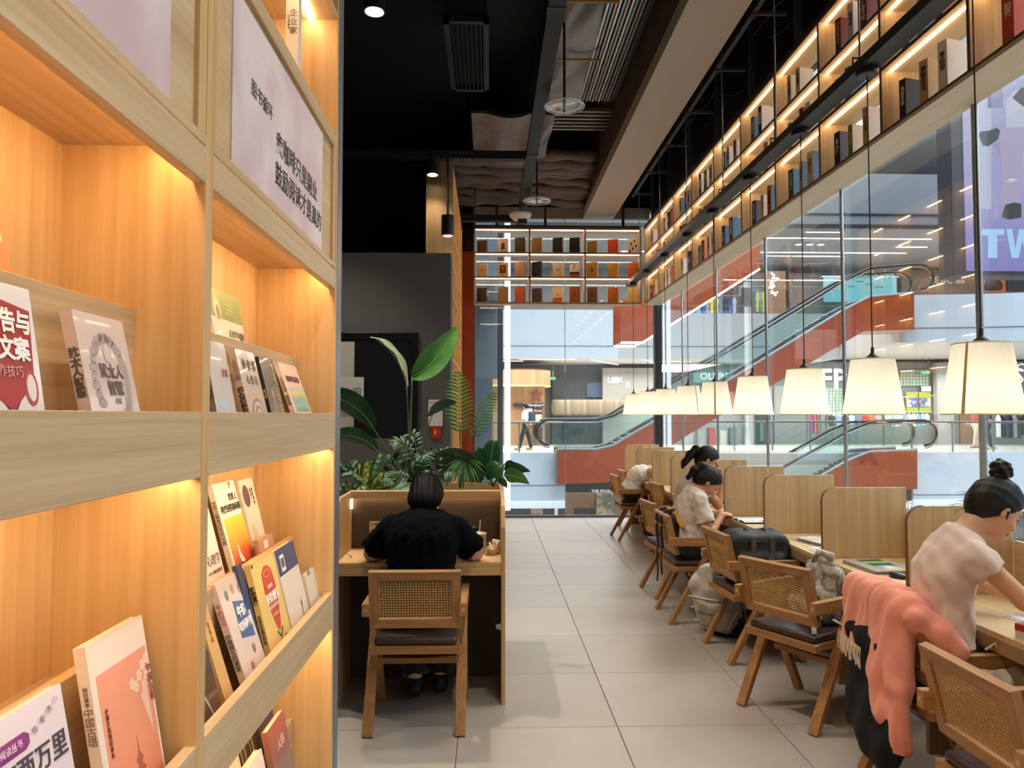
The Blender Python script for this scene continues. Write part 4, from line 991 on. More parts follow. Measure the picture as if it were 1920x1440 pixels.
# ------------------------------------------------------------------ people
SKIN = pm('#d8a582', .5, vary=.05, scale=12)
SKIN2 = pm('#c98f6c', .5, vary=.05, scale=12)
HAIR = None
def hair_mat(col='#16130f', spec=.34):
    spec = .06 if col == '#0f0b09' else spec
    key = ('hair', col)
    if key in _M: return _M[key]
    m, nt, b = _new('hair'); _set(b, 'Base Color', srgb(col)); _set(b, 'Roughness', .5); _set(b, 'Specular IOR Level', spec)
    tc = nt.nodes.new('ShaderNodeTexCoord'); mp = nt.nodes.new('ShaderNodeMapping'); mp.inputs['Scale'].default_value = (55, 55, 9); mp.inputs['Rotation'].default_value = (.3, .5, 0)
    n = nt.nodes.new('ShaderNodeTexNoise'); n.inputs['Scale'].default_value = 4.; n.inputs['Detail'].default_value = 4
    nt.links.new(tc.outputs['Object'], mp.inputs[0]); nt.links.new(mp.outputs[0], n.inputs['Vector'])
    bp = nt.nodes.new('ShaderNodeBump'); bp.inputs['Strength'].default_value = .35; bp.inputs['Distance'].default_value = .004
    nt.links.new(n.outputs['Fac'], bp.inputs['Height']); nt.links.new(bp.outputs['Normal'], b.inputs['Normal'])
    _M[key] = m; return m
def cloth(col, v=.06): return pm(col, .85, vary=v, scale=14, bump=.12, bscale=260, sheen=.2)
def frame3(side, up):
    """columns: side, front, up"""
    up = Vector(up).normalized(); side = Vector(side); side = (side - up * side.dot(up)).normalized(); fr = up.cross(side)
    return Matrix((side, fr, up)).transposed()
def hframe(fwd, up):
    """columns: forward, left, up"""
    fwd = Vector(fwd).normalized(); up = Vector(up); up = (up - fwd * up.dot(fwd)).normalized(); l = up.cross(fwd)
    return Matrix((fwd, l, up)).transposed()
def add_head(s, c, M, sc=1., detail=True):
    c = Vector(c)
    def P(x, y, z): return c + M @ Vector((x * sc, y * sc, z * sc))
    def r(*a): return tuple(v * sc for v in a)
    s.ell(P(-.012, 0, .030), r(.096, .074, .092), M, .02)
    s.ell(P(.030, 0, -.030), r(.062, .058, .078), M, .03)
    s.ell(P(.048, 0, -.078), r(.036, .038, .030), M, .025)
    s.ell(P(.078, 0, -.098), r(.014, .018, .014), M, .018)          # chin
    s.ell(P(.082, 0, .030), r(.012, .045, .010), M, .02)            # brow
    s.cap(P(.088, 0, .014), P(.108, 0, -.026), .0075 * sc, .011 * sc, .012)   # nose
    s.ell(P(.101, .010, -.030), r(.009, .008, .007), M, .006); s.ell(P(.101, -.010, -.030), r(.009, .008, .007), M, .006)
    for y in (-1, 1):
        s.ell(P(.062, .034 * y, -.030), r(.022, .020, .020), M, .02)   # cheek
        s.ell(P(-.004, .075 * y, -.006), r(.017, .010, .030), M, .006)  # ear
        s.ell(P(.000, .080 * y, -.004), r(.010, .006, .020), M, .004)
        if detail: s.ell(P(.077, .030 * y, .004), r(.011, .014, .009), M, .004)
    if detail:
        s.ell(P(.090, 0, -.055), r(.010, .020, .005), M, .006); s.ell(P(.087, 0, -.066), r(.010, .018, .006), M, .006)
    return P
def add_hand(s, wrist, d, n, sc=1., curl=.5):
    """palm and five fingers; d points along the hand, n out of the back of it"""
    d = Vector(d).normalized(); n = Vector(n); n = (n - d * n.dot(d)).normalized(); u = d.cross(n)
    w = Vector(wrist); pc = w + d * .045 * sc
    s.cap(w, w + d * .02 * sc, .023 * sc, .024 * sc, .02)
    s.ell(pc, (.044 * sc, .036 * sc, .015 * sc), Matrix((d, u, n)).transposed(), .012)
    for k, (o, L) in enumerate(((.026, .062), (.009, .072), (-.009, .068), (-.025, .052))):
        b = pc + d * .034 * sc + u * o * sc
        p1 = b + (d * math.cos(curl * .6) - n * math.sin(curl * .6)) * L * .5 * sc
        p2 = p1 + (d * math.cos(curl * 1.7) - n * math.sin(curl * 1.7)) * L * .5 * sc
        s.cap(b, p1, .0088 * sc, .0082 * sc, .004); s.cap(p1, p2, .0082 * sc, .0068 * sc, .004)
    b = pc - d * .02 * sc + u * .03 * sc
    p1 = b + (d * .55 + u * .75 - n * .3).normalized() * .034 * sc; p2 = p1 + (d * .9 + u * .2 - n * .4).normalized() * .03 * sc
    s.cap(b, p1, .011 * sc, .010 * sc, .008); s.cap(p1, p2, .010 * sc, .0075 * sc, .004)
def person(label, J, loc, skin=SKIN, res=.007, sc=1., girth=1., shirt=None, sleeve=.55, pants=None, shoe='#2a2a2c', hem=.02, wr=.004, seed=1, fwd=(1, 0, 0), tank=False, hand_n=((0, 0, 1), (0, 0, 1)), hand_d=None, curl=(.5, .5), detail=True, sleeve_r=1.):
    """J: joints in world space. One continuous body; clothes are separate shells"""
    t = thing('person', label, 'person', loc)
    V = {k: Vector(v) - Vector(loc) for k, v in J.items() if k not in ('hf', 'hu')}
    side = (V['shl'] - V['shr']).normalized(); g = girth
    M = hframe(J['hf'], J['hu'])
    mid = (V['pelvis'] + V['chest']) / 2
    T1 = frame3(-side, V['chest'] - V['pelvis']); T2 = frame3(-side, V['neck'] - V['chest'])
    s = SDF(res)
    s.ell(V['pelvis'] + Vector((0, 0, .02)), (.155 * sc * g, .115 * sc * g, .12 * sc), T1, .05)
    s.ell(mid, (.125 * sc * g, .095 * sc * g, .17 * sc), T1, .06)
    s.ell(V['chest'], (.145 * sc * g, .105 * sc * g, .16 * sc), T2, .06)
    for a in ('l', 'r'): s.cap(V['neck'] + (V['chest'] - V['neck']) * .25, V['sh' + a], .050 * sc, .044 * sc, .05)
    hb = V['head'] + M @ Vector((-.03, 0, -.055))
    s.cap(V['neck'] + (V['chest'] - V['neck']) * .15, hb, .052 * sc, .047 * sc, .03)
    add_head(s, V['head'], M, sc, detail)
    for i, a in enumerate('lr'):
        s.cap(V['sh' + a], V['el' + a], .046 * sc * (g * .5 + .5), .037 * sc * (g * .5 + .5), .03)
        s.cap(V['el' + a], V['wr' + a], .038 * sc * (g * .5 + .5), .025 * sc, .02)
        hd = (V['wr' + a] - V['el' + a]) if hand_d is None else Vector(hand_d[i])
        add_hand(s, V['wr' + a], hd, hand_n[i], sc, curl[i])
        s.cap(V['hip' + a], V['kn' + a], .078 * sc * g, .055 * sc, .04)
        s.cap(V['kn' + a], V['an' + a], .052 * sc, .036 * sc, .02)
        f = Vector(fwd).normalized(); s.cap(V['an' + a] + Vector((0, 0, -.02)), V['an' + a] + f * .15 + Vector((0, 0, -.045)), .034, .026, .02)
    s.run('body', skin, t)
    r = random.Random(seed)
    ph = [(Vector((r.uniform(-1, 1), r.uniform(-1, 1), r.uniform(-1, 1))).normalized() * r.uniform(45, 120), r.uniform(0, 6)) for _ in range(7)]
    def wrf(X, Y, Z): return -.6 * wr + sum(wr * .30 * np.sin(X * k.x + Y * k.y + Z * k.z + p + 1.2 * np.sin(X * k.z * .5 + Z * k.y * .4)) for k, p in ph)
    if shirt:
        q = SDF(res); e = .016
        q.ell(V['pelvis'] + Vector((0, 0, .03)), (.155 * sc * g + e, .115 * sc * g + e, .13 * sc), T1, .05)
        q.ell(mid, (.125 * sc * g + e * 1.3, .095 * sc * g + e * 1.3, .17 * sc), T1, .07)
        q.ell(V['chest'], (.145 * sc * g + e, .105 * sc * g + e, .155 * sc), T2, .06)
        if not tank:
            for a in 'lr':
                q.cap(V['neck'] + (V['chest'] - V['neck']) * .22, V['sh' + a], .052 * sc + e * .5, .046 * sc + e * .5, .06)
                d = V['el' + a] - V['sh' + a]; cp = V['sh' + a] + d * sleeve
                q.cap(V['sh' + a], V['sh' + a] + d * min(1., sleeve + .15), (.046 * sc * (g * .5 + .5) + e * .55), (.046 * sc * (g * .5 + .5) + e * 1.25) * sleeve_r, .03).trim(cp, d)
        else:
            for a in 'lr': q.cap(V['neck'] + (V['chest'] - V['neck']) * .30 + side * (.06 if a == 'l' else -.06), V['chest'] + side * (.09 if a == 'l' else -.09), .045 * sc, .06 * sc, .05)
        q.wr = wrf
        ax = (V['chest'] - V['pelvis']).normalized(); q.plane(V['pelvis'] + ax * hem, -ax)
        q.plane(V['neck'] + (V['neck'] - V['chest']).normalized() * .005, (V['neck'] - V['chest']).normalized() + Vector(fwd) * .25)
        q.run('shirt', shirt, t)
    if pants:
        q = SDF(max(res, .008)); e = .014
        q.ell(V['pelvis'] + Vector((0, 0, .015)), (.155 * sc * g + e * .7, .115 * sc * g + e * .7, .12 * sc), T1, .05)
        for a in 'lr':
            q.cap(V['hip' + a], V['kn' + a], .078 * sc * g + e, .055 * sc + e * 1.4, .04)
            d = V['an' + a] - V['kn' + a]
            q.cap(V['kn' + a], V['an' + a] + d * .1, .055 * sc + e * 1.4, .05 * sc + e, .03).trim(V['kn' + a] + d * .93, d)
        q.wr = wrf
        ax = (V['chest'] - V['pelvis']).normalized(); q.plane(V['pelvis'] + ax * (hem + .05), ax)
        q.run('trousers', pants, t)
    for a in 'lr':
        f = Vector(fwd).normalized(); q = SDF(.008); b = V['an' + a]
        q.cap(b + Vector((0, 0, -.035)) - f * .03, b + f * .16 + Vector((0, 0, -.045)), .043, .036, .02); q.cap(b, b + Vector((0, 0, -.03)), .042, .042, .02)
        q.plane(Vector((0, 0, min(b.z - .075, b.z - .075))), (0, 0, -1)); q.plane(b + Vector((0, 0, .02)), (0, 0, 1))
        q.run('shoe', pm(shoe, .6), t)
    H = lambda x, y, z: V['head'] + M @ Vector((x * sc, y * sc, z * sc))
    return t, H, M, V
def hair_cap(t, H, M, sc=1., e=.010, low=-.05, res=.006, col='#16130f', extra=None, front=.052, name='hair', cutn=(1., 0, -.62), cp=(.060, 0, .045), wr=.0011):
    q = SDF(res)
    q.ell(H(-.014, 0, .032), ((.096 + e) * sc, (.074 + e) * sc, (.092 + e) * sc), M, .02)
    q.ell(H(-.045, 0, -.01), ((.060 + e) * sc, (.066 + e * .6) * sc, (.075 + e) * sc), M, .03)
    q.plane(H(*cp), M @ Vector(cutn)); q.plane(H(0, 0, low), M @ Vector((.3, 0, -1)))
    if extra: extra(q)
    q.wr = lambda X, Y, Z: wr * np.sin(X * 70 + Y * 95 + Z * 60 + 2 * np.sin(X * 25 + Z * 31)) + wr * .6 * np.sin(Y * 160 - X * 110 + Z * 40)
    return q.run(name, hair_mat(col), t)

def seat_legs(J, kn_x, kn_z, an_x, dy, z=.52, f=(1, 0)):
    pass
# ---- the reader with the bun, nearest on the right
J = dict(pelvis=(1.815, 3.03, .555), chest=(1.845, 3.03, .93), neck=(1.925, 3.03, 1.090), head=(2.055, 3.03, 1.180), hf=(.80, -.02, -.60), hu=(.6, 0, .8),
         shl=(1.90, 3.155, .995), shr=(1.880, 2.885, 1.010), ell=(2.03, 3.24, .875), elr=(2.005, 2.80, .865), wrl=(2.24, 3.10, .785), wrr=(2.22, 2.88, .775),
         hipl=(1.83, 3.12, .54), hipr=(1.83, 2.94, .54), knl=(2.22, 3.13, .52), knr=(2.22, 2.93, .52), anl=(2.13, 3.13, .085), anr=(2.13, 2.93, .085))
t, H, M, V = person('young woman with hair bun and black earbud leaning over the nearest desk', J, (1.82, 3.03, 0), res=.0052, sc=.97, girth=.90, shirt=cloth('#dcc6b8'), sleeve=.34, pants=cloth('#ddd2c2'), hem=.10, wr=.0048, seed=3, sleeve_r=.93)
hair_cap(t, H, M, .97, .012, -.075, .005, cp=(.050, 0, .034), cutn=(1., 0, -.85))
q = SDF(.005); q.ell(H(-.072, 0, .150), (.044, .044, .040), M, .01); q.cap(H(-.06, 0, .10), H(-.068, 0, .13), .024, .022, .02)
q.wr = lambda X, Y, Z: .003 * np.sin(X * 190 + Z * 90) + .002 * np.sin(Z * 230 + Y * 80); q.run('hair_bun', hair_mat(), t)
MB().tube([H(-.064 + .028 * math.cos(a), .028 * math.sin(a), .118) for a in [i * math.pi / 8 for i in range(17)]], .006, 6).build('hair_tie', pm('#0d0c0c', .6), t, smooth=True)
r = random.Random(5); m = MB()
for k in range(16):
    a = Vector(H(-.095, r.uniform(-.05, .05), r.uniform(-.07, .02))); b = a + M @ Vector((-.03 - .03 * r.random(), r.uniform(-.02, .02), -.02 - .03 * r.random()))
    m.tube([a, (a + b) / 2 + Vector((0, 0, .006)), b], .0006, 4)
for k in range(8):
    a = Vector(H(-.09, r.uniform(-.02, .02), .15)); b = a + M @ Vector((-.05 * r.random() - .02, r.uniform(-.02, .02), .03 * r.uniform(-1, 1)))
    m.tube([a, (a + b) / 2, b], .0005, 4)
m.build('loose_hair', hair_mat(), t)
q = SDF(.002); q.ell(H(.004, -.083, -.006), (.008, .006, .008), M, .003); q.cap(H(.006, -.086, -.008), H(.012, -.085, -.03), .004, .0035, .003); q.run('earbud', pm('#121214', .3), t)
q = SDF(.0025); q.ell(H(.098, 0, -.054), (.007, .017, .004), M, .002); q.ell(H(.096, 0, -.064), (.007, .015, .005), M, .002); q.run('lips', pm('#b0565a', .4), t)
for sg in (-1, 1):
    m = MB(); m.tube([H(.084, .048 * sg, .028), H(.092, .034 * sg, .034), H(.097, .016 * sg, .030)], [.002, .0035, .0025], 6); m.build('eyebrow', hair_mat(), t)
    m = MB(); m.tube([H(.080, .045 * sg, .004), H(.088, .032 * sg, .001), H(.089, .018 * sg, .003)], .0022, 6); m.build('eyelashes', hair_mat(), t)
m = MB(); p = V['pelvis'] + Vector((.10, -.13, .10)); m.tube([p, p + Vector((.03, -.015, .03)), p + Vector((.05, -.015, -.02)), p + Vector((.02, -.015, -.04))], .005, 6); m.build('waist_tie', cloth('#ddd2c2'), t)

# ---- ponytail reader in a white T-shirt, near one
J = dict(pelvis=(1.565, 5.90, .545), chest=(1.575, 5.90, .845), neck=(1.625, 5.90, .985), head=(1.705, 5.89, 1.035), hf=(.60, -.08, -.80), hu=(.8, 0, .6),
         shl=(1.62, 6.065, .925), shr=(1.605, 5.735, .915), ell=(1.74, 6.11, .72), elr=(1.67, 5.70, .655), wrl=(1.82, 5.94, .785), wrr=(1.80, 5.83, .785),
         hipl=(1.58, 5.99, .53), hipr=(1.58, 5.81, .53), knl=(1.98, 6.0, .51), knr=(1.98, 5.80, .51), anl=(1.93, 6.0, .085), anr=(1.93, 5.80, .085))
t, H, M, V = person('ponytail woman in white T-shirt bending low over an open book', J, (1.57, 5.90, 0), skin=SKIN2, res=.0068, sc=.96, girth=.95, shirt=cloth('#dcd0c4'), sleeve=.62, pants=cloth('#1c1c20'), hem=.0, wr=.0036, seed=8, hand_d=((.5, -.8, .1), (.6, .7, .1)), curl=(1.0, 1.0), sleeve_r=1.12, detail=False)
def tail1(q):
    pts = [(-.07, 0, .085), (-.12, 0, .05), (-.135, .0, -.02), (-.12, 0, -.10)]
    for a, b, r0, r1 in zip(pts[:-1], pts[1:], (.022, .034, .033), (.034, .033, .016)): q.cap(H(*a), H(*b), r0, r1, .02)
hair_cap(t, H, M, .96, .012, -.085, .006, extra=None, col='#0e0c0b', cutn=(1., 0, -.75), cp=(.052, 0, .036))
q = SDF(.006); tail1(q); q.wr = lambda X, Y, Z: .003 * np.sin(X * 90 + Y * 150); q.run('ponytail', hair_mat('#0e0c0b'), t)
q = SDF(.005); q.ell(H(-.082, 0, .088), (.018, .030, .018), M, .01); q.cap(H(-.08, -.01, .10), H(-.07, -.03, .118), .008, .006, .01); q.run('scrunchie', pm('#e8e6e4', .7), t)
m = MB(); a = V['wrr'] + Vector((.05, .06, .02)); m.tube([a + Vector((-.03, -.05, -.02)), a + Vector((.05, .06, .10))], .004, 6); m.build('pen', pm('#5f8a7a', .4), t)

# ---- glasses reader behind her
J = dict(pelvis=(1.70, 6.73, .545), chest=(1.795, 6.75, .89), neck=(1.870, 6.75, 1.045), head=(1.955, 6.74, 1.155), hf=(.84, -.12, -.52), hu=(.52, 0, .84),
         shl=(1.84, 6.91, .985), shr=(1.835, 6.59, .985), ell=(2.02, 6.97, .78), elr=(1.99, 6.55, .775), wrl=(2.2, 6.82, .775), wrr=(2.055, 6.61, .975),
         hipl=(1.72, 6.82, .53), hipr=(1.72, 6.64, .53), knl=(2.12, 6.84, .51), knr=(2.12, 6.63, .51), anl=(2.05, 6.84, .085), anr=(2.05, 6.63, .085))
t, H, M, V = person('ponytail woman with black glasses resting her cheek on one hand', J, (1.71, 6.74, 0), skin=SKIN2, res=.0068, sc=.97, girth=.92, shirt=cloth('#e2dedb'), sleeve=.6, pants=cloth('#2a2c34'), hem=.0, wr=.004, seed=12, hand_d=(None or (1, -.4, 0), (.15, .35, 1)), hand_n=((0, 0, 1), (.9, -.5, 0)), curl=(.4, .9), sleeve_r=1.1)
hair_cap(t, H, M, .97, .011, -.082, .006, col='#120f0d', cutn=(1., 0, -.8), cp=(.050, 0, .034))
q = SDF(.006); pts = [(-.085, 0, .055), (-.135, 0, .035), (-.155, -.005, -.04), (-.165, -.01, -.13), (-.16, -.01, -.18)]
for a, b, r0, r1 in zip(pts[:-1], pts[1:], (.020, .034, .036, .026), (.034, .036, .026, .010)): q.cap(H(*a), H(*b), r0, r1, .02)
q.wr = lambda X, Y, Z: .003 * np.sin(X * 120 + Y * 130); q.run('ponytail', hair_mat('#120f0d'), t)
q = SDF(.005); q.ell(H(-.098, 0, .055), (.016, .026, .024), M, .01); q.run('scrunchie', pm('#e4e2e0', .7), t)
gl = MB()
for sg in (-1, 1):
    gl.tube([H(.100, .032 * sg + .022 * math.cos(a), .000 + .016 * math.sin(a)) for a in [i * math.pi / 10 for i in range(21)]], .0022, 6)
    gl.tube([H(.098, .054 * sg, .006), H(.05, .076 * sg, .006), H(.0, .082 * sg, .008)], .002, 6)
gl.tube([H(.103, -.010, .002), H(.106, 0, .004), H(.103, .010, .002)], .002, 6)
gl.build('glasses', pm('#141416', .3), t)

# ---- sleeper in the white tank top
J = dict(pelvis=(1.79, 9.64, .545), chest=(1.93, 9.64, .80), neck=(2.10, 9.62, .875), head=(2.22, 9.60, .835), hf=(.35, .6, -.72), hu=(.9, 0, .4),
         shl=(2.05, 9.79, .845), shr=(2.04, 9.47, .85), ell=(2.22, 9.86, .775), elr=(2.20, 9.40, .775), wrl=(2.34, 9.70, .77), wrr=(2.34, 9.56, .77),
         hipl=(1.80, 9.73, .53), hipr=(1.80, 9.55, .53), knl=(2.15, 9.75, .51), knr=(2.15, 9.53, .51), anl=(2.06, 9.75, .085), anr=(2.06, 9.53, .085))
t, H, M, V = person('person in white sleeveless top slumped asleep on the far desk', J, (1.80, 9.64, 0), skin=SKIN2, res=.009, sc=1., girth=1.0, shirt=cloth('#d3cfcc'), pants=cloth('#141416'), hem=.04, wr=.004, seed=15, tank=True, detail=False, curl=(.4, .4))
hair_cap(t, H, M, 1., .012, -.09, .009, col='#14110f')

# ---- reader in black at the booth, seen from behind
J = dict(pelvis=(-.36, 4.03, .56), chest=(-.355, 4.10, .885), neck=(-.350, 4.20, 1.02), head=(-.345, 4.295, 1.085), hf=(0.03, .66, -.75), hu=(0, .75, .66),
         shl=(-.525, 4.145, .945), shr=(-.180, 4.145, .945), ell=(-.635, 4.20, .805), elr=(-.075, 4.20, .805), wrl=(-.46, 4.37, .80), wrr=(-.25, 4.37, .80),
         hipl=(-.46, 4.05, .54), hipr=(-.26, 4.05, .54), knl=(-.47, 4.42, .52), knr=(-.25, 4.42, .52), anl=(-.40, 4.25, .10), anr=(-.27, 4.34, .09))
t, H, M, V = person('reader in loose black short sleeved shirt seen from behind at the booth', J, (-.36, 4.05, 0), skin=SKIN, res=.0068, sc=1.05, girth=1.2, shirt=pm('#08080a', .95, spec=.08, bump=.1, bscale=200), sleeve=.86, pants=cloth('#0e0e10'), shoe='#0f0f11', hem=-.02, wr=.0045, seed=22, fwd=(0, 1, 0), hand_d=((.5, .5, .1), (-.5, .5, .1)), curl=(.8, .8), sleeve_r=1.12, detail=False)
def ex(q):
    q.ell(H(-.075, 0, -.005), (.062, .090, .125), M, .02); q.ell(H(-.085, 0, -.075), (.045, .098, .075), M, .03)
hair_cap(t, H, M, 1.05, .014, -.06, .006, col='#0f0b09')
q = SDF(.006); ex(q); q.wr = lambda X, Y, Z: .0015 * np.sin(X * 240 + Z * 25) + .001 * np.sin(X * 420); q.run('long_hair', hair_mat('#0f0b09'), t)
q = SDF(.007); nb = V['neck']
for k in range(10):
    a = math.pi * 2 * k / 10; b = math.pi * 2 * (k + 1) / 10
    q.cap(nb + Vector((.080 * math.cos(a), .065 * math.sin(a) - .01, -.012 * math.sin(a))), nb + Vector((.080 * math.cos(b), .065 * math.sin(b) - .01, -.012 * math.sin(b))), .022, .022, .015)
q.run('collar', pm('#08080a', .95, spec=.08), t)

# ---- passers-by on the far gallery
def walker(label, px, py, Y, h, shirtc, pantc, hairc, hat=None, pack=None, stride=.22, face=-1):
    x, z0 = pxz(px, py, Y); z0 = .30 if z0 < 2 else z0
    t = thing('person', label, 'person', (x, Y, z0)); k = h / 1.68
    s = SDF(.022); s.ell((0, 0, 1.55 * k), (.085, .08, .11), None, .02); s.cap((0, 0, 1.4 * k), (0, 0, 1.5 * k), .05, .05, .02)
    s.ell((0, 0, 1.2 * k), (.12, .19, .25 * k), None, .04); s.ell((0, 0, .95 * k), (.12, .16, .15), None, .05)
    for sg in (-1, 1):
        s.cap((0, .20 * sg, 1.36 * k), (.06 * sg, .25 * sg, 1.08 * k), .05, .042, .03); s.cap((.06 * sg, .25 * sg, 1.08 * k), (-.08 * sg, .22 * sg, .86 * k), .04, .03, .02)
        s.cap((0, .09 * sg, .9 * k), (stride * .6 * sg, .09 * sg, .48 * k), .085, .06, .04); s.cap((stride * .6 * sg, .09 * sg, .48 * k), (stride * sg, .09 * sg, .07), .055, .04, .02)
        s.cap((stride * sg, .09 * sg, .05), (stride * sg + .16 * face, .09 * sg, .045), .045, .04, .02)
    s.run('body', SKIN2, t)
    q = SDF(.022); q.ell((0, 0, 1.2 * k), (.14, .21, .27 * k), None, .04)
    for sg in (-1, 1): q.cap((0, .20 * sg, 1.36 * k), (.05 * sg, .25 * sg, 1.15 * k), .065, .062, .03)
    q.plane((0, 0, .95 * k), (0, 0, -1)); q.run('shirt', cloth(shirtc), t)
    q = SDF(.022); q.ell((0, 0, .95 * k), (.14, .18, .16), None, .05)
    for sg in (-1, 1): q.cap((0, .09 * sg, .9 * k), (stride * .6 * sg, .09 * sg, .48 * k), .10, .08, .04); q.cap((stride * .6 * sg, .09 * sg, .48 * k), (stride * .93 * sg, .09 * sg, .14), .078, .07, .03)
    q.plane((0, 0, 1.0 * k), (0, 0, 1)); q.run('trousers', cloth(pantc), t)
    q = SDF(.02); q.ell((-.015 * face, 0, 1.58 * k), (.10, .095, .10), None, .02); q.plane((.03 * face, 0, 1.55 * k), (face, 0, -.8)); q.run('hair', hair_mat(hairc), t)
    if hat: q = SDF(.02); q.ell((0, 0, 1.64 * k), (.11, .10, .07), None, .02); q.cap((.08 * face, 0, 1.61 * k), (.17 * face, 0, 1.60 * k), .05, .04, .02, flat=((0, 0, 1), 3.)); q.run('cap', pm(hat, .7), t)
    if pack: q = SDF(.022); q.box((-.20 * face, 0, 1.18 * k), (.10, .15, .22), rad=.06, k=.02); q.run('backpack', pm(pack, .7), t)
walker('walker with black cap and backpack before the far kiosk', 985, 840, 27.2, 1.66, '#c9d4dc', '#24262c', '#15110f', '#1a1b20', '#3a4560', .22, -1)
walker('dark dressed walker behind the railing at the far right', 1852, 842, 27.4, 1.68, '#2e2f36', '#26262c', '#15110f', None, None, .2, 1)
walker('walker in red top near the far right shop', 1832, 842, 28.4, 1.62, '#a8443c', '#c8b8a8', '#15110f', None, None, .15, -1)
# ------------------------------------------------------------------ things on the desks
def sheet_stack(t, name, n, x0, x1, y0, y1, z, th, mats, rot=0): pass
# open book before the ponytail reader
ob = thing('open_book', 'open book with printed pages in front of the ponytail reader', 'book', (2.07, 5.93, TZ))
for sg in (-1, 1):
    rows = [[(x, sg * y, .002 + .018 * math.sin(min(1, y / .05) * math.pi / 2) * (1 - .45 * y / .15)) for y in [.15 * i / 10 for i in range(11)]] for x in (-.105, .105)]
    m = MB(); m.grid(rows); m.grid([[(p[0], p[1], .001) for p in r_] for r_ in rows]); m.build('page_block', pm('#ece8e2', .7), ob)
    for k in range(11):
        m = MB(); x = -.085 + k * .016
        m.grid([[(xx, sg * y, .0026 + .018 * math.sin(min(1, y / .05) * math.pi / 2) * (1 - .45 * y / .15)) for y in (.025, .06, .10, .135 - .02 * (k % 3))] for xx in (x, x + .004)]); m.build('text_line', pm('#9a9a9e', .8), ob)
m = MB(); m.box(.04, .085, -.13, -.09, .0165, .0172); m.build('picture', pm('#8a5a78', .6), ob)
MB().box(-.11, .11, -.155, .155, 0, .0012).build('cover', pm('#6a7a8a', .5), ob)
def paper_pile(name, lab, loc, rz, layers, cat):
    t = thing(name, lab, cat, loc, rz); z = 0.
    for k, (w, d, h, c, dx, dy, nm) in enumerate(layers):
        MB().box(-w / 2 + dx, w / 2 + dx, -d / 2 + dy, d / 2 + dy, z, z + h).build(nm, c if not isinstance(c, str) else pm(c, .7), t, min(.0015, h * .3), seg=1); z += h
    return t
NEWS = ramp3(['#d8d4ca', '#b8a898', '#e2ddd2', '#a8b0a8', '#d2c8bc'], 'x', -.15, .15, .75, 1.6, 22)
paper_pile('newspaper', 'folded printed newspaper by the third partition', (2.18, 4.93, TZ), R(12), [(.22, .36, .008, NEWS, 0, 0, 'lower_fold'), (.20, .30, .007, pm('#d4cfc4', .7), .005, .01, 'sheet'), (.21, .26, .009, NEWS, -.01, -.02, 'upper_fold')], 'newspaper')
paper_pile('document', 'white printed sheets beside the newspaper', (2.10, 4.66, TZ), R(-8), [(.21, .15, .004, '#dcdad6', 0, 0, 'sheet'), (.20, .14, .004, '#cdc3ba', .01, .005, 'sheet'), (.12, .10, .004, '#b8a8a0', .02, -.01, 'card')], 'paper')
mg = paper_pile('magazine', 'grey folded magazine with colourful strip on the second desk', (2.13, 4.10, TZ), R(4), [(.24, .33, .006, '#a79d90', 0, 0, 'lower_pages'), (.235, .32, .006, '#c4b9a8', 0, .004, 'pages'), (.24, .33, .007, '#9c9284', 0, 0, 'cover')], 'magazine')
for k, (a, b, c) in enumerate(((-.15, -.11, '#c8a83a'), (-.11, -.03, '#4a82c4'), (-.03, .05, '#2f4a34'), (.05, .09, '#9ab83a'), (.09, .15, '#3a4a3c'))):
    MB().box(-.05, .085, -b if False else a, b, .019, .0197).build('colour_strip', ramp3([c, '#d8d8c8' if k == 1 else c, c], 'x', -.05, .085, .5, .8, 30), mg)
ms = thing('gadget_case', 'small black rounded case beside the magazine', 'case', (2.10, 3.86, TZ), R(20))
q = SDF(.003); q.ell((0, 0, .012), (.030, .050, .019), None, .005); q.plane((0, 0, .001), (0, 0, -1)); q.run('body', pm('#131315', .35), ms)
MB().tube([(.0295 * math.cos(a), .0495 * math.sin(a), .014) for a in [i * math.pi / 12 for i in range(25)]], .0008, 4, False).build('lid_seam', pm('#444446', .4), ms)
tp = thing('tissue_pack', 'clear plastic pack of tissues behind the nearest partition', 'tissue pack', (2.20, 3.66, TZ), R(10))
q = SDF(.005); q.box((0, 0, .032), (.07, .10, .030), rad=.018, k=.01); q.wr = lambda X, Y, Z: .004 * np.sin(X * 130 + Y * 90) + .003 * np.sin(Y * 170 - Z * 120); q.plane((0, 0, .001), (0, 0, -1)); q.run('wrapper', pm('#c9ccd6', .15, coat=.6, vary=.15, scale=30), tp)
MB().box(-.04, .05, -.03, .06, .058, .085).build('tissue_stack', pm('#eceae8', .7), tp, .004)
MB().box(-.072, .072, -.11, -.098, .0, .03).build('seam', pm('#b87a74', .3), tp)
bb = thing('black_bag', 'crumpled black plastic bag at the foot of the nearest partition', 'plastic bag', (2.02, 3.36, TZ))
q = SDF(.005); rp = random.Random(2)
for k in range(9): q.ell((rp.uniform(-.05, .05), rp.uniform(-.05, .05), .03 + rp.random() * .05), (rp.uniform(.02, .045), rp.uniform(.02, .04), rp.uniform(.02, .04)), Euler((rp.random() * 3, rp.random() * 3, 0)).to_matrix(), .008)
q.cap((0, 0, .09), (-.01, .02, .14), .016, .026, .02); q.wr = lambda X, Y, Z: .006 * np.sin(X * 160 + Z * 120) + .005 * np.sin(Y * 190 + X * 60); q.plane((0, 0, .002), (0, 0, -1)); q.run('crumpled_film', pm('#08080a', .25), bb)
wb = thing('water_bottle', 'clear drink bottle standing at the third partition', 'bottle', (2.02, 5.42, TZ))
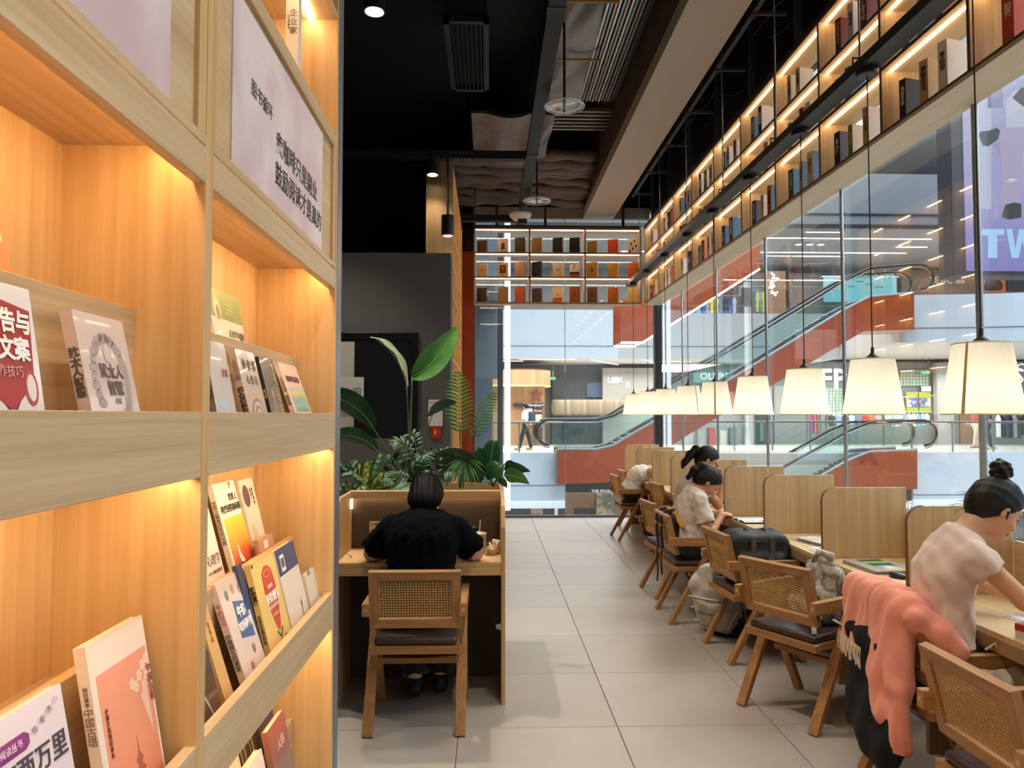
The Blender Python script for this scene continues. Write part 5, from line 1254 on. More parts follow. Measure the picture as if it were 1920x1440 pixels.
MB().lathe([(0, 0), (.030, 0), (.032, .01), (.032, .13), (.026, .16), (.013, .185), (.013, .20), (0, .20)], n=20).build('bottle_body', pm('#c9c2bc', .1, trans=.7), wb, smooth=True)
MB().lathe([(0, .20), (.015, .20), (.015, .22), (0, .22)], n=16).build('bottle_cap', pm('#d8d4d0', .4), wb)
MB().lathe([(.0326, .06), (.0326, .11)], n=20).build('bottle_label', pm('#b0706a', .5), wb)
# books, phone and cable of the woman with the bun
BKS = (('#e6dfd2', .014, 0, 'white book under the red notebook'), ('#e0dace', .012, .004, 'second white book under the red notebook'), ('#b8322c', .016, .008, 'thick red notebook between white books and phone'), ('#c03a30', .010, .012, 'thin red notebook under the phone'))
z = TZ
for k, (c, h, dx, lab) in enumerate(BKS):
    t = thing('book', lab, 'book', (2.075 + dx, 2.74 + dx, z), R(6 + 4 * k), group='books in front of the woman with the bun')
    MB().box(-.075, .075, -.105, .105, 0, .0018).box(-.075, .075, -.105, .105, h - .0018, h).box(-.075, -.073, -.105, .105, .0018, h - .0018).build('cover', pm(c, .5), t)
    MB().box(-.072, .073, -.103, .103, .0019, h - .0019).build('page_block', PAPER, t); z += h
t = thing('phone', 'dark phone with clear case lying on the red notebook', 'phone', (2.085, 2.75, z), R(14))
MB().box(-.036, .036, -.075, .075, 0, .009).build('body', pm('#8f8a88', .2, metal=.5), t, .003); MB().box(-.033, .033, -.072, .072, .009, .0094).build('screen', pm('#15161a', .1), t)
t = thing('charging_cable', 'white charging cable looping beside the phone', 'cable', (2.12, 2.68, z))
MB().tube([(0, 0, .006), (.02, -.05, .02), (.06, -.09, .005), (.10, -.12, -.03), (.14, -.16, TZ - z + .004), (.2, -.1, TZ - z + .004), (.24, 0, TZ - z + .004)], .0025, 6).build('cord', pm('#dcdcdc', .5), t, smooth=True)
paper_pile('document', 'white page under the arms of the woman with the bun', (2.24, 2.98, TZ), R(3), [(.20, .28, .005, '#e6e6ea', 0, 0, 'sheet'), (.19, .27, .005, '#dedee4', .004, .004, 'sheet')], 'paper')
# booth desk: cup, glass, tissues, pen
cu = thing('iced_drink', 'iced coffee cup with straw on the booth desk', 'cup', (-.055, 4.44, .76))
MB().lathe([(0, 0), (.030, 0), (.040, .10), (0, .10)], n=24).build('drink', pm('#3a1c12', .2, coat=.5), cu, smooth=True)
MB().lathe([(.0405, .0), (.041, .105), (.044, .105), (.044, .115), (.0, .125)], n=24).build('lid', pm('#d6c8b0', .3), cu, smooth=True)
MB().tube([(.0, 0, .06), (.008, 0, .19)], .004, 8).build('straw', pm('#e2c9a2', .5), cu)
gls = thing('drinking_glass', 'small ribbed drinking glass on the booth desk', 'glass', (.012, 4.36, .76))
MB().lathe([(0, 0), (.030, 0), (.032, .07), (.029, .07), (.027, .006), (0, .006)], n=24).build('glass_body', glassmat((.92, .88, .80)), gls, smooth=True)
for k in range(12): a = k * math.pi / 6; MB().tube([(.031 * math.cos(a), .031 * math.sin(a), .01), (.0325 * math.cos(a), .0325 * math.sin(a), .04)], .002, 5).build('rib', pm('#e6d8bc', .3), gls)
ts = thing('tissue_box', 'crumpled white tissues beside the ribbed glass', 'tissues', (.050, 4.44, .76))
q = SDF(.004); q.box((0, 0, .035), (.022, .04, .035), Euler((0, .3, .4)).to_matrix(), .006); q.box((-.03, -.03, .02), (.025, .03, .018), Euler((.2, -.3, 1.)).to_matrix(), .006); q.wr = lambda X, Y, Z: .003 * np.sin(X * 150 + Y * 120 + Z * 80); q.plane((0, 0, .001), (0, 0, -1)); q.run('paper', pm('#e4d8c0', .8), ts)
pn = thing('pen', 'white pen lying on the left of the booth desk', 'pen', (-.785, 4.36, .766), R(20))
MB().tube([(0, -.05, 0), (.0, .06, 0)], .005, 8).build('barrel', pm('#e4dccc', .4), pn); MB().tube([(0, -.07, 0), (0, -.05, 0)], [.001, .005], 8).build('tip', STEEL, pn)
hd = thing('black_pouch', 'small black pouch standing behind the iced drink', 'pouch', (-.10, 4.54, .76))
q = SDF(.004); q.ell((0, 0, .10), (.03, .016, .03), None, .01); q.ell((.02, 0, .12), (.02, .012, .02), None, .01); q.cap((0, 0, .0), (0, 0, .1), .012, .014, .01); q.run('pouch_body', pm('#0e0d0d', .4), hd)

# ------------------------------------------------------------------ bags and clothes on the chairs
# black travel bag standing on a chair seat
bg = thing('travel_bag', 'black travel bag with grey straps standing on a chair', 'bag', (1.755, 4.99, .468), R(88))
q = SDF(.008); q.box((0, 0, .165), (.15, .20, .165), rad=.07, k=.02); q.box((-.12, 0, .11), (.06, .15, .09), rad=.04, k=.03); q.wr = lambda X, Y, Z: .004 * np.sin(Y * 30 + Z * 24) + .003 * np.sin(X * 60 + Z * 40); q.plane((0, 0, .001), (0, 0, -1))
q.run('bag_body', pm('#1d201f', .6, bump=.15, bscale=200), bg)
for y in (-.07, .05):
    MB().tube([(-.10, y, .30), (-.04, y, .338), (.04, y, .338), (.10, y, .30)], .007, 6).build('top_strap', pm('#4a4d4a', .6), bg)
    MB().box(-.158, -.150, y - .016, y + .016, .15, .31).build('webbing', pm('#4f524f', .6), bg, .002)
MB().tube([(-.165, -.08, .16), (-.185, -.02, .14), (-.165, .05, .16)], .010, 8).build('handle', pm('#2c2e2d', .5), bg, smooth=True)
MB().obox((-.172, -.055, .17), (.008, .035, .022)).build('buckle', pm('#8d908e', .3, metal=.8), bg, .002)
MB().tube([(-.10, -.19, .24), (-.145, -.1, .275), (-.15, .05, .278), (-.10, .18, .25)], .004, 6).build('zip', pm('#0c0d0d', .4), bg)
# camouflage bag on the turned chair
cb = thing('camouflage_bag', 'grey camouflage backpack slumped on the turned chair', 'bag', (1.72, 4.035, .462), R(30))
CAM = ramp3(['#4a4e4a', '#b9b8ae', '#d4d2c8', '#6d706a', '#c8c6bc'], 'z', 0, .4, .8, 3., 9)
q = SDF(.008); q.box((.02, -.06, .16), (.06, .095, .16), Euler((.10, .10, 0)).to_matrix(), .045, .03); q.ell((.0, -.10, .28), (.05, .05, .09), None, .03); q.ell((.04, .02, .07), (.10, .13, .065), None, .04)
q.wr = lambda X, Y, Z: .007 * np.sin(X * 40 + Z * 33 + 1) + .005 * np.sin(Y * 55 - Z * 26); q.plane((0, 0, .001), (0, 0, -1)); q.run('bag_body', CAM, cb)
MB().tube([(.0, -.12, .33), (-.02, -.15, .37), (-.02, -.07, .378), (.0, -.03, .32)], .019, 8).build('top_handle', CAM, cb, smooth=True)
for k, p in enumerate(([(-.06, -.10, .05), (-.14, -.12, .035), (-.19, -.16, .012), (-.215, -.18, .006)], [(-.04, -.16, .05), (-.02, -.24, .02), (.06, -.235, .012)])):
    mb = MB()
    for a, b in zip(p[:-1], p[1:]): mb.bar(a, b, .024, .004)
    mb.build('strap', pm('#b4b2ab', .7), cb)
MB().obox((-.125, -.117, .042), (.05, .036, .012), Euler((0, 0, .3)).to_matrix()).build('buckle', pm('#a9a8a2', .5), cb, .003)
# pale backpack on the floor
fbk = thing('backpack', 'pale grey backpack with black trim lying on the floor', 'bag', (1.62, 5.40, 0), R(58))
FB = pm('#bdb5aa', .75, vary=.06, bump=.1, bscale=220)
E3 = Euler((0, R(-24), R(-14))).to_matrix()
q = SDF(.008); q.box((.0, 0, .24), (.11, .15, .22), E3, .07, .02); q.box(Vector((-.07, 0, .18)), (.06, .125, .12), E3, .05, .03); q.ell((-.10, .0, .45), (.07, .10, .07), E3, .03); q.plane((0, 0, .003), (0, 0, -1)); q.wr = lambda X, Y, Z: .004 * np.sin(Y * 45 + Z * 30) + .003 * np.sin(X * 50 + Z * 61)
q.run('bag_body', FB, fbk)
q = SDF(.008); q.box((.075, -.06, .09), (.11, .11, .085), E3, .05, .02); q.plane((0, 0, .003), (0, 0, -1)); q.run('lower_panel', pm('#16171a', .6), fbk)
for z in (.14, .25, .34):
    MB().tube([E3 @ Vector((-.125, y, z - .24)) + Vector((0, 0, .24)) for y in (-.13, -.06, .0, .06, .13)], .006, 6).build('piping', pm('#d6d0c6', .6), fbk, smooth=True)
MB().tube([(-.14, -.08, .50), (-.19, -.09, .44), (-.16, -.09, .36)], .012, 6).build('strap', pm('#17181a', .6), fbk, smooth=True)
MB().tube([(-.10, -.14, .50), (-.02, -.17, .44), (.06, -.17, .30), (.11, -.18, .10), (.10, -.19, .012)], .013, 6).build('strap', pm('#8d8c8a', .6), fbk, smooth=True)
MB().tube([(.15 * math.cos(a) + .05, -.12 - .04 * math.sin(a), .10 + .09 * math.sin(a)) for a in [R(-60) + i * R(20) for i in range(14)]], .005, 6).build('white_piping', pm('#e2e0dc', .5), fbk, smooth=True)
p = E3 @ Vector((-.079, 0, .03)) + Vector((-.07, 0, .18))
text('lettering', 'Champion', pm('#2a2624', .7), fbk, p, .032, rot=(E3 @ Matrix.Rotation(R(-90), 3, 'Z') @ Matrix.Rotation(R(90), 3, 'X')).to_euler(), sx=1.15)
for z, w in ((.30, .135), (.05, .12)):
    MB().tube([E3 @ Vector((-.062 - .03 * math.cos(y / w * 1.4) + .03, y, z - .18 + .02 * math.cos(y / w * 1.5))) + Vector((-.075, 0, .18)) for y in [w * (i - 6) / 6 for i in range(13)]], .004, 6).build('seam', pm('#8d867c', .7), fbk, smooth=True)
# black and yellow backpack hanging on a chair back
yb = thing('backpack', 'black backpack with yellow trim hanging on a chair back', 'bag', (1.39, 5.86, .56))
q = SDF(.007); q.box((.062, .06, .09), (.030, .11, .15), Euler((0, R(-13), 0)).to_matrix(), .028, .02); q.wr = lambda X, Y, Z: .004 * np.sin(Y * 50 + Z * 40); q.run('bag_body', pm('#17181b', .65), yb)
for y in (.17, .02):
    mb = MB(); pts = [(.10, y, .22), (.05, y, .262), (-.01, y, .255), (-.052, y, .20), (-.05, y + .01, .08), (-.035, y + .02, -.02)]
    for a, b in zip(pts[:-1], pts[1:]): mb.bar(a, b, .050, .014, (0, 0, 1) if abs(b[2] - a[2]) < .03 else (1, 0, 0))
    mb.build('shoulder_strap', pm('#1b1c20', .7), yb)
    mb = MB(); mb.bar((.06, y + .01, .272), (-.005, y + .01, .268), .022, .008); mb.obox((-.058, y, .15), (.012, .052, .02)); mb.build('yellow_trim', pm('#c8922e', .6), yb)
    MB().tube([(-.035, y + .02, -.02), (-.045, y + .03, -.12), (-.04, y + .02, -.24), (-.045, y + .02, -.32 if y > .1 else -.16)], .006, 6).build('hanging_strap', pm('#17181a', .6), yb, smooth=True)
q = SDF(.006); q.cap((.04, .12, .25), (.06, .0, .235), .026, .024, .02); q.cap((.06, 0, .235), (.085, -.10, .15), .024, .018, .02); q.run('yellow_flap', pm('#c9942f', .65), yb)
# coral hoodie over a chair back, dark coat beneath it
hc = thing('hoodie', 'coral pink hoodie draped over a chair back with its sleeve hanging', 'hoodie', (1.668, 3.13, 0))
COR = pm('#f09a82', .85, vary=.05, scale=10, bump=.12, bscale=260, sheen=.25)
q = SDF(.0075)
q.box((-.035, .05, .70), (.035, .205, .15), Euler((0, R(4), 0)).to_matrix(), .03, .03)       # over the back
q.box((.035, .02, .76), (.06, .19, .085), Euler((0, R(-8), 0)).to_matrix(), .04, .03)
q.cap((-.014, .20, .795), (-.016, -.212, .785), .034, .034, .06); q.cap((-.03, .22, .78), (-.05, .215, .52), .045, .03, .04); q.cap((-.04, .13, .60), (-.06, .10, .46), .055, .035, .04)
q.cap((-.03, -.06, .80), (-.065, -.07, .52), .06, .05, .04); q.cap((-.065, -.07, .52), (-.075, -.085, .37), .052, .045, .03)      # hanging panel
q.cap((-.03, -.15, .77), (-.06, -.165, .50), .05, .04, .04); q.cap((-.06, -.165, .50), (-.06, -.175, .27), .040, .034, .02)       # hanging sleeve
q.cap((-.01, -.17, .79), (.07, -.225, .72), .055, .042, .03); q.cap((.07, -.225, .72), (.12, -.25, .66), .042, .036, .02)          # folded sleeve
q.wr = lambda X, Y, Z: .004 - .011 * np.abs(np.sin(Y * 24 + 1.6 * np.sin(Z * 8 + Y * 5))) + .003 * np.sin(Y * 95 + Z * 22 + X * 40) - .005 * np.abs(np.sin(Z * 9 + Y * 17 + X * 20))
q.plane((-.06, 0, .255), (0, 0, -1)); q.run('hoodie_body', COR, hc)
q = SDF(.006); q.cap((-.06, -.175, .30), (-.06, -.175, .24), .038, .036, .01); q.plane((0, 0, .245), (0, 0, -1)); q.wr = lambda X, Y, Z: .002 * np.sin(Y * 300 + X * 300); q.run('cuff', pm('#df866f', .85), hc)
ct = thing('dark_coat', 'black garment with cream fringe hanging below the pink hoodie', 'coat', (1.645, 3.12, .035))
q = SDF(.008); q.box((-.045, .06, .40), (.035, .17, .24), None, .05, .04); q.ell((-.045, .01, .26), (.055, .19, .15), None, .04); q.ell((-.05, -.02, .20), (.05, .15, .11), None, .03)
q.wr = lambda X, Y, Z: .006 * np.sin(Y * 38 + Z * 14) + .003 * np.sin(Z * 50); q.run('coat_body', pm('#060607', .9), ct)
rp = random.Random(6)
for k in range(22):
    y = .205 - k * .0085; z = .575 - .0008 * k; MB().tube([(-.098, y, z), (-.106, y + rp.uniform(-.008, .008), z - .035), (-.102, y + rp.uniform(-.012, .012), z - .06 - .03 * rp.random())], .0022, 4).build('fringe', pm('#e2d2b4', .85), ct)
MB().obox((-.10, .03, .19), (.003, .035, .012), Euler((.5, 0, 0)).to_matrix()).build('label_patch', pm('#cfc8bc', .7), ct)
# small bin under the near desk and floor socket
# ------------------------------------------------------------------ plants in the trough
def leafmat(c1, c2, rough=.38, vein=0.):
    key = ('leaf', c1, c2, rough)
    if key in _M: return _M[key]
    m, nt, b = _new('leaf'); tc = nt.nodes.new('ShaderNodeTexCoord')
    n = nt.nodes.new('ShaderNodeTexNoise'); n.inputs['Scale'].default_value = 55 if vein else 9; n.inputs['Detail'].default_value = 5
    nt.links.new(tc.outputs['Object'], n.inputs['Vector'])
    cr = nt.nodes.new('ShaderNodeValToRGB'); cr.color_ramp.elements[0].color = srgb(c1); cr.color_ramp.elements[1].color = srgb(c2)
    cr.color_ramp.elements[0].position = .46 if vein else .3; cr.color_ramp.elements[1].position = .56 if vein else .75
    nt.links.new(n.outputs['Fac'], cr.inputs[0]); nt.links.new(cr.outputs[0], b.inputs['Base Color'])
    _set(b, 'Roughness', rough); _set(b, 'Specular IOR Level', .4)
    _M[key] = m; return m
G_BIG = leafmat('#3a7030', '#5f9a45'); G_DK = leafmat('#1f4226', '#356038'); G_PALM = leafmat('#3d7035', '#6da050'); G_OLD = leafmat('#7d8a68', '#a8ac8c', .5); G_GREY = leafmat('#3d5240', '#5a6c52', .42)
V_YEL = (leafmat('#2f5f2a', '#4d8038', .4), leafmat('#7d9a3c', '#e4e482', .4, 1.)); V_WHT = (leafmat('#274a2c', '#3d6a3a', .4), leafmat('#4a6f42', '#b4be92', .4, 1.))
STEM = pm('#4c6b35', .5)
def lobed(widths, k): return widths
def leaf(t, path, width, side, mat, fold=.25, shape='oval', name='leaf', wave=0.):
    """blade along a midrib path; side is the across direction, fold lifts the edges"""
    path = [Vector(p) for p in path]; n = len(path) - 1; side = Vector(side).normalized(); rows = []
    for i, p in enumerate(path):
        u = i / n; d = (path[min(i + 1, n)] - path[max(i - 1, 0)]).normalized()
        s = (side - d * side.dot(d)).normalized(); nn = s.cross(d)
        if shape == 'oval': w = width * math.sin(math.pi * min(1, u * .92 + .06)) ** .75
        elif shape == 'lance': w = width * math.sin(math.pi * (u ** .8 * .96 + .02)) ** 1.1
        elif shape == 'heart': w = width * (math.sin(math.pi * (u ** .55 * .97 + .015)) ** .9)
        else: w = width * (.55 + .45 * math.cos(u * 14)) * math.sin(math.pi * (u * .94 + .03)) ** .6
        w = max(w, .0008); z = w * fold + wave * math.sin(u * 17)
        rows.append([p - s * w + nn * z, p - s * w * .5 + nn * z * .35, p, p + s * w * .5 + nn * z * .35, p + s * w + nn * (w * fold - wave * math.sin(u * 15))])
    mb = MB().grid(rows)
    if isinstance(mat, (list, tuple)): mb.mi = [1 if (k % 4 in (1, 2)) and k // 4 < n - 1 else 0 for k in range(len(mb.f))]
    return mb.build(name, mat, t, smooth=True)
def bez(a, b, c, n=8):
    a, b, c = Vector(a), Vector(b), Vector(c); return [a * (1 - t) ** 2 + b * 2 * t * (1 - t) + c * t * t for t in [i / n for i in range(n + 1)]]
def pp(px, py, Y): return Vector(atY(px, py, Y))
def stem(t, path, r0=.006, r1=.003): MB().tube(path, [r0 + (r1 - r0) * i / (len(path) - 1) for i in range(len(path))], 7).build('stem', STEM, t, smooth=True)
# tall bird of paradise
b0 = pp(768, 900, 4.90)
bp_ = thing('potted_plant', 'tall plant with one big upright glossy green leaf', 'plant', tuple(b0 - Vector((0, 0, .05))))
def rel(t, pts): return [Vector(p) - t.location for p in pts]
def st(t, *p, **k): stem(t, rel(t, bez(*p)), **k)
def lf(t, a, b, c, w, side, mat, n=12, **k):
    o = leaf(t, rel(t, bez(a, b, c, n)), w, side, mat, **k)
    if w > .05:
        P = rel(t, bez(a, b, c, n)); MB().tube(P, [.0042 - .003 * i / n for i in range(n + 1)], 6).build('midrib', pm('#86a860', .5), o, smooth=True)
st(bp_, b0, pp(768, 800, 4.9), pp(773, 706, 4.88), r0=.009, r1=.005)
lf(bp_, pp(773, 706, 4.88), pp(815, 690, 4.86), pp(857, 614, 4.92), .090, (.70, -.20, -.62), G_BIG, fold=.30)
st(bp_, b0, pp(766, 790, 4.95), pp(762, 722, 4.95), r0=.008, r1=.004)
lf(bp_, pp(762, 724, 4.95), pp(745, 655, 4.97), pp(694, 632, 5.0), .040, (.3, .9, .25), G_OLD, fold=.9, wave=.006)
st(bp_, b0 + Vector((-.02, 0, 0)), pp(735, 860, 4.85), pp(700, 803, 4.8), r0=.006)
lf(bp_, pp(700, 803, 4.8), pp(670, 748, 4.78), pp(590, 735, 4.75), .085, (.35, -.45, .8), G_DK, fold=-.25)
st(bp_, b0 + Vector((-.02, 0, 0)), pp(745, 875, 4.8), pp(708, 846, 4.75), r0=.006)
lf(bp_, pp(708, 846, 4.75), pp(670, 800, 4.75), pp(600, 825, 4.72), .055, (.2, -.5, .85), G_DK, fold=-.3, wave=.004)
st(bp_, b0 + Vector((.02, 0, 0)), pp(785, 850, 4.85), pp(812, 775, 4.85), r0=.005)
lf(bp_, pp(803, 780, 4.85), pp(820, 752, 4.85), pp(856, 754, 4.83), .036, (.2, -.4, .85), G_GREY, fold=-.3)
st(bp_, b0 + Vector((.03, -.02, 0)), pp(790, 862, 4.75), pp(806, 866, 4.72), r0=.005)
lf(bp_, pp(800, 868, 4.72), pp(868, 828, 4.70), pp(913, 892, 4.72), .070, (.1, -.55, .8), G_GREY, fold=-.3)
# palms: pinnate fronds
def frond(t, path, L, n, mat, w=.009, side=(1, 0, 0), droop=.25, nrm=(0, -1, 0)):
    P = [Vector(p) for p in path]; m = len(P) - 1
    MB().tube(P, [.004 - .003 * i / m for i in range(m + 1)], 6).build('midrib', STEM, t, smooth=True)
    for k in range(n):
        u = .12 + .88 * k / (n - 1); f = u * m; i = min(int(f), m - 1); p = P[i].lerp(P[i + 1], f - i); d = (P[i + 1] - P[i]).normalized()
        sd = Vector(nrm).cross(d).normalized()
        l = L * (math.sin(math.pi * (u * .82 + .14)) ** .7)
        for sg in (-1, 1):
            dr = (sd * sg * .82 + d * .62).normalized(); q1 = p + dr * l * .5 + Vector((0, 0, .02 * l)); q2 = p + dr * l - Vector((0, 0, droop * l))
            leaf(t, bez(p, q1, q2, 4), w, Vector(nrm).cross(dr), mat, fold=.3, shape='lance', name='leaflet')
b1 = pp(862, 915, 4.92)
pa = thing('potted_plant', 'upright palm with feather fronds in front of the lit bookcase', 'plant', tuple(b1 - Vector((0, 0, .05))))
frond(pa, rel(pa, bez(b1, pp(864, 800, 4.92), pp(858, 700, 4.95), 10))[4:], .125, 16, G_PALM, .0085)
st(pa, b1, pp(863, 850, 4.92), pp(863, 790, 4.92))
frond(pa, rel(pa, bez(b1 + Vector((.02, 0, 0)), pp(885, 800, 4.95), pp(926, 738, 5.0), 10))[4:], .085, 14, G_PALM, .007)
st(pa, b1 + Vector((.02, 0, 0)), pp(872, 858, 4.93), pp(884, 805, 4.94), r0=.004)
b2 = pp(800, 920, 4.8)
pd = thing('potted_plant', 'dark arching palm in the middle of the planter', 'plant', tuple(b2 - Vector((0, 0, .05))))
for k, (x, y, Y) in enumerate(((735, 812, 4.85), (838, 835, 4.75), (770, 800, 4.95), (800, 840, 4.66), (850, 870, 4.70), (715, 880, 4.75), (745, 905, 4.66))):
    frond(pd, rel(pd, bez(b2 + Vector((.03 * math.sin(k * 2), .04 * math.cos(k), 0)), pp((800 + x) / 2 + (10 if x > 800 else -10), y - 12, Y), pp(x, y + 20, Y - .06), 9))[2:], .085, 12, G_DK, .0075, nrm=(0, -.6, .8), droop=.35)
b3 = pp(872, 905, 4.72)
pf = thing('potted_plant', 'drooping fan palm leaf hanging over the planter rim', 'plant', tuple(b3 - Vector((0, 0, .04))))
h0 = pp(872, 862, 4.72); st(pf, b3, pp(868, 880, 4.74), h0, r0=.005)
for k in range(15):
    a = R(-165 + k * 150 / 14); e = h0 + Vector((math.cos(a) * .13, -.07, math.sin(a) * .17))
    lf(pf, h0, h0.lerp(e, .5) + Vector((0, -.03, .03)), e, .011, (-math.sin(a), 0, math.cos(a)), G_PALM if k % 3 else G_DK, 5, shape='lance', name='leaflet')
# broad dark philodendron at the right end
b4 = pp(925, 912, 4.85)
ph_ = thing('potted_plant', 'dark green philodendron spreading over the aisle end', 'plant', tuple(b4 - Vector((0, 0, .05))))
for k, (x0, y0, x1, y1, Y, w, sd) in enumerate(((918, 880, 930, 826, 4.85, .060, (1, -.2, .1)), (945, 880, 994, 884, 4.80, .045, (.1, -.4, .9)), (945, 892, 992, 908, 4.78, .055, (.1, -.4, .9)), (905, 890, 893, 842, 4.82, .050, (1, -.2, .2)),
                                                (915, 900, 935, 868, 4.75, .045, (.9, -.3, -.3)), (930, 900, 962, 866, 4.95, .040, (.6, -.3, .6)), (900, 905, 880, 880, 4.72, .045, (.7, -.3, .5)), (935, 905, 950, 915, 4.72, .040, (.1, -.6, .7)))):
    st(ph_, b4, pp((925 + x0) / 2, (905 + y0) / 2 - 6, Y), pp(x0, y0, Y), r0=.004)
    lf(ph_, pp(x0, y0, Y), pp((x0 + x1) / 2, min(y0, y1) - 3, Y - .02), pp(x1, y1, Y), w, sd, G_BIG if k in (2,) else leafmat('#1d4424', '#2f6335'), shape='heart', fold=.22)
# variegated dieffenbachia and spotted low plants on the left
b5 = pp(695, 922, 4.72)
di = thing('potted_plant', 'variegated yellow green leaf plant at the left of the planter', 'plant', tuple(b5 - Vector((0, 0, .04))))
for k, (x1, y1, Y, w, mt) in enumerate(((690, 860, 4.70, .040, V_YEL), (672, 868, 4.72, .030, V_YEL), (716, 848, 4.78, .032, V_WHT), (660, 890, 4.70, .026, V_WHT), (720, 886, 4.7, .030, V_YEL), (705, 868, 4.74, .030, V_WHT), (742, 908, 4.67, .028, V_YEL), (752, 895, 4.67, .026, V_WHT))):
    a = b5 + Vector((.01 * (k - 4), 0, .01)); e = pp(x1, y1, Y); lf(di, a, a.lerp(e, .6) + Vector((0, -.01, .03)), e, w, Vector((0, -1, .2)).cross(e - a), mt, fold=.2, wave=.002)
b6 = pp(655, 925, 4.72)
ag = thing('potted_plant', 'grey spotted leaf plant at the planter corner', 'plant', tuple(b6 - Vector((0, 0, .04))))
for k, (x1, y1) in enumerate(((640, 908), (672, 912), (655, 902), (628, 915), (690, 916))):
    e = pp(x1, y1, 4.67); lf(ag, b6, b6.lerp(e, .5) + Vector((0, 0, .03)), e, .026, Vector((0, -1, .5)).cross(e - b6), V_WHT, fold=.15)
b7 = pp(650, 900, 4.95)
sh = thing('potted_plant', 'dark ferny shrub behind the variegated plant', 'plant', tuple(b7 - Vector((0, 0, .08))))
for k in range(7):
    e = pp(632 + k * 11, 868 + 10 * (k % 3), 4.85 + .05 * (k % 2)); frond(sh, rel(sh, bez(b7, b7.lerp(e, .5) + Vector((0, 0, .06)), e, 7))[1:], .06, 9, G_DK, .008, nrm=(0, -.6, .8))
b8 = pp(735, 915, 4.95)
bu = thing('potted_plant', 'round leaved bush behind the reader in black', 'plant', tuple(b8 - Vector((0, 0, .06))))
rp = random.Random(9)
for k in range(34):
    x1, y1, Y = 725 + rp.random() * 105, 838 + rp.random() * 70, 4.70 + rp.random() * .4
    e = pp(x1, y1, Y); a = e + Vector((rp.uniform(-.07, .07), rp.uniform(-.02, .06), -.10 * rp.random() - .02))
    lf(bu, a, a.lerp(e, .5) + Vector((0, -.01, .02)), e, rp.uniform(.026, .046), (rp.uniform(-1, 1), -.4, rp.uniform(-.5, .9)), [G_DK, leafmat('#1d4424', '#2f6335'), G_DK][k % 3], 7, fold=.2, shape='heart')
for k in range(6): st(bu, b8 + Vector((.03 * k - .08, 0, -.03)), b8 + Vector((.04 * k - .1, 0, .10)), pp(735 + k * 16, 855, 4.9), r0=.004)
# ------------------------------------------------------------------ ceiling services
TRAYM = pm('#161719', .55, metal=.2)
tr = thing('cable_tray', 'long black cable tray running toward the end window', 'tray', (0, 0, 0))
for a, b in ((-3.0, 2.0), (2.0, 5.2), (5.2, 8.2), (8.2, 11.3)):
    MB().box(.41, .535, a + .002, b - .002, 4.40, 4.46).build('channel', TRAYM, tr, .003)
for y in (5.2, 8.2): MB().box(.405, .54, y - .05, y + .05, 4.395, 4.465).build('joint', pm('#0f1011', .5), tr)
for y in (3.0, 5.6, 8.0, 10.4): MB().tube([(.47, y, 4.46), (.47, y, 5.62)], .006, 6).build('hanger_rod', pm('#34353a', .5, metal=.6), tr)
for k, (y, lab) in enumerate(((4.85, 'nearest black cross tray at the top of the view'), (8.2, 'middle black cross tray carrying a spotlight'), (10.85, 'farthest black cross tray near the end window'))):
    c = thing('cross_tray', lab, 'tray', (0, 0, 0), group='cross trays')
    MB().box(-4.2, .408, y - .055, y + .055, 4.35, 4.44).build('channel', TRAYM, c, .003)
    for x in (-3.2, -1.6, -.2): MB().tube([(x, y, 4.44), (x, y, 5.62)], .006, 6).build('hanger_rod', pm('#34353a', .5, metal=.6), c)
    for q in range(6): MB().box(-.42 + q * .045, -.40 + q * .045, y - .057, y - .055, 4.405, 4.42).build('slot', pm('#55585c', .5), c)
def spotlight(x, y, lab, power=160., tgt=None, zb=4.18, size=92):
    s = thing('ceiling_spotlight', lab, 'spotlight', (x, y, zb), group='black ceiling spotlights')
    MB().lathe([(.062, .0), (.070, .0), (.070, .22), (.062, .22)], n=28).build('housing', pm('#101011', .4), s, smooth=False)
    MB().lathe([(.0, .028), (.058, .028), (.058, .033), (.0, .033)], n=24).build('lens', emis('#fff0dc', 30.), s)
    MB().lathe([(.071, -.001), (.071, .006), (.062, .006), (.062, -.001)], n=28).build('rim', STEEL, s)
    d = bpy.data.lights.new('spot_beam', 'SPOT'); d.energy = power; d.color = (1., .90, .76); d.spot_size = R(size); d.spot_blend = .7; d.shadow_soft_size = .05
    o = bpy.data.objects.new('spot_beam', d); COL.objects.link(o); o.parent = s; o.location = (0, 0, .02)
    if tgt: o.rotation_euler = (Vector(tgt) - Vector((x, y, zb))).to_track_quat('-Z', 'Y').to_euler()
    return s
spotlight(-.615, 8.2, 'lit black ceiling spotlight in front of the wooden column', 60, None)
sp2 = spotlight(-.445, 8.16, 'lower black spotlight on a long stem before the lit bookcase', 45, None, zb=3.50)
MB().tube([(0, 0, .21), (0, 0, .86)], .014, 8).build('stem', BLACK2, sp2)
spotlight(-.745, 4.85, 'bright ceiling spotlight cut by the upper edge', 330, None)
# unseen spotlights added as room fill, plus one to light the door wall
for k, (x, y) in enumerate(((.47, 2.9), (.47, -.4), (-2.2, 4.85), (.47, 1.2), (-1.55, 6.45), (.47, 4.25))):
    spotlight(x, y, ['unseen fill spotlight over the aisle', 'unseen fill spotlight above the entrance side', 'unseen fill spotlight over the left booths', 'unseen fill spotlight above the near aisle', 'unseen ceiling spotlight in front of the dark door', 'unseen fill spotlight over the aisle tiles'][k], [150, 150, 190, 150, 180, 110][k], None)
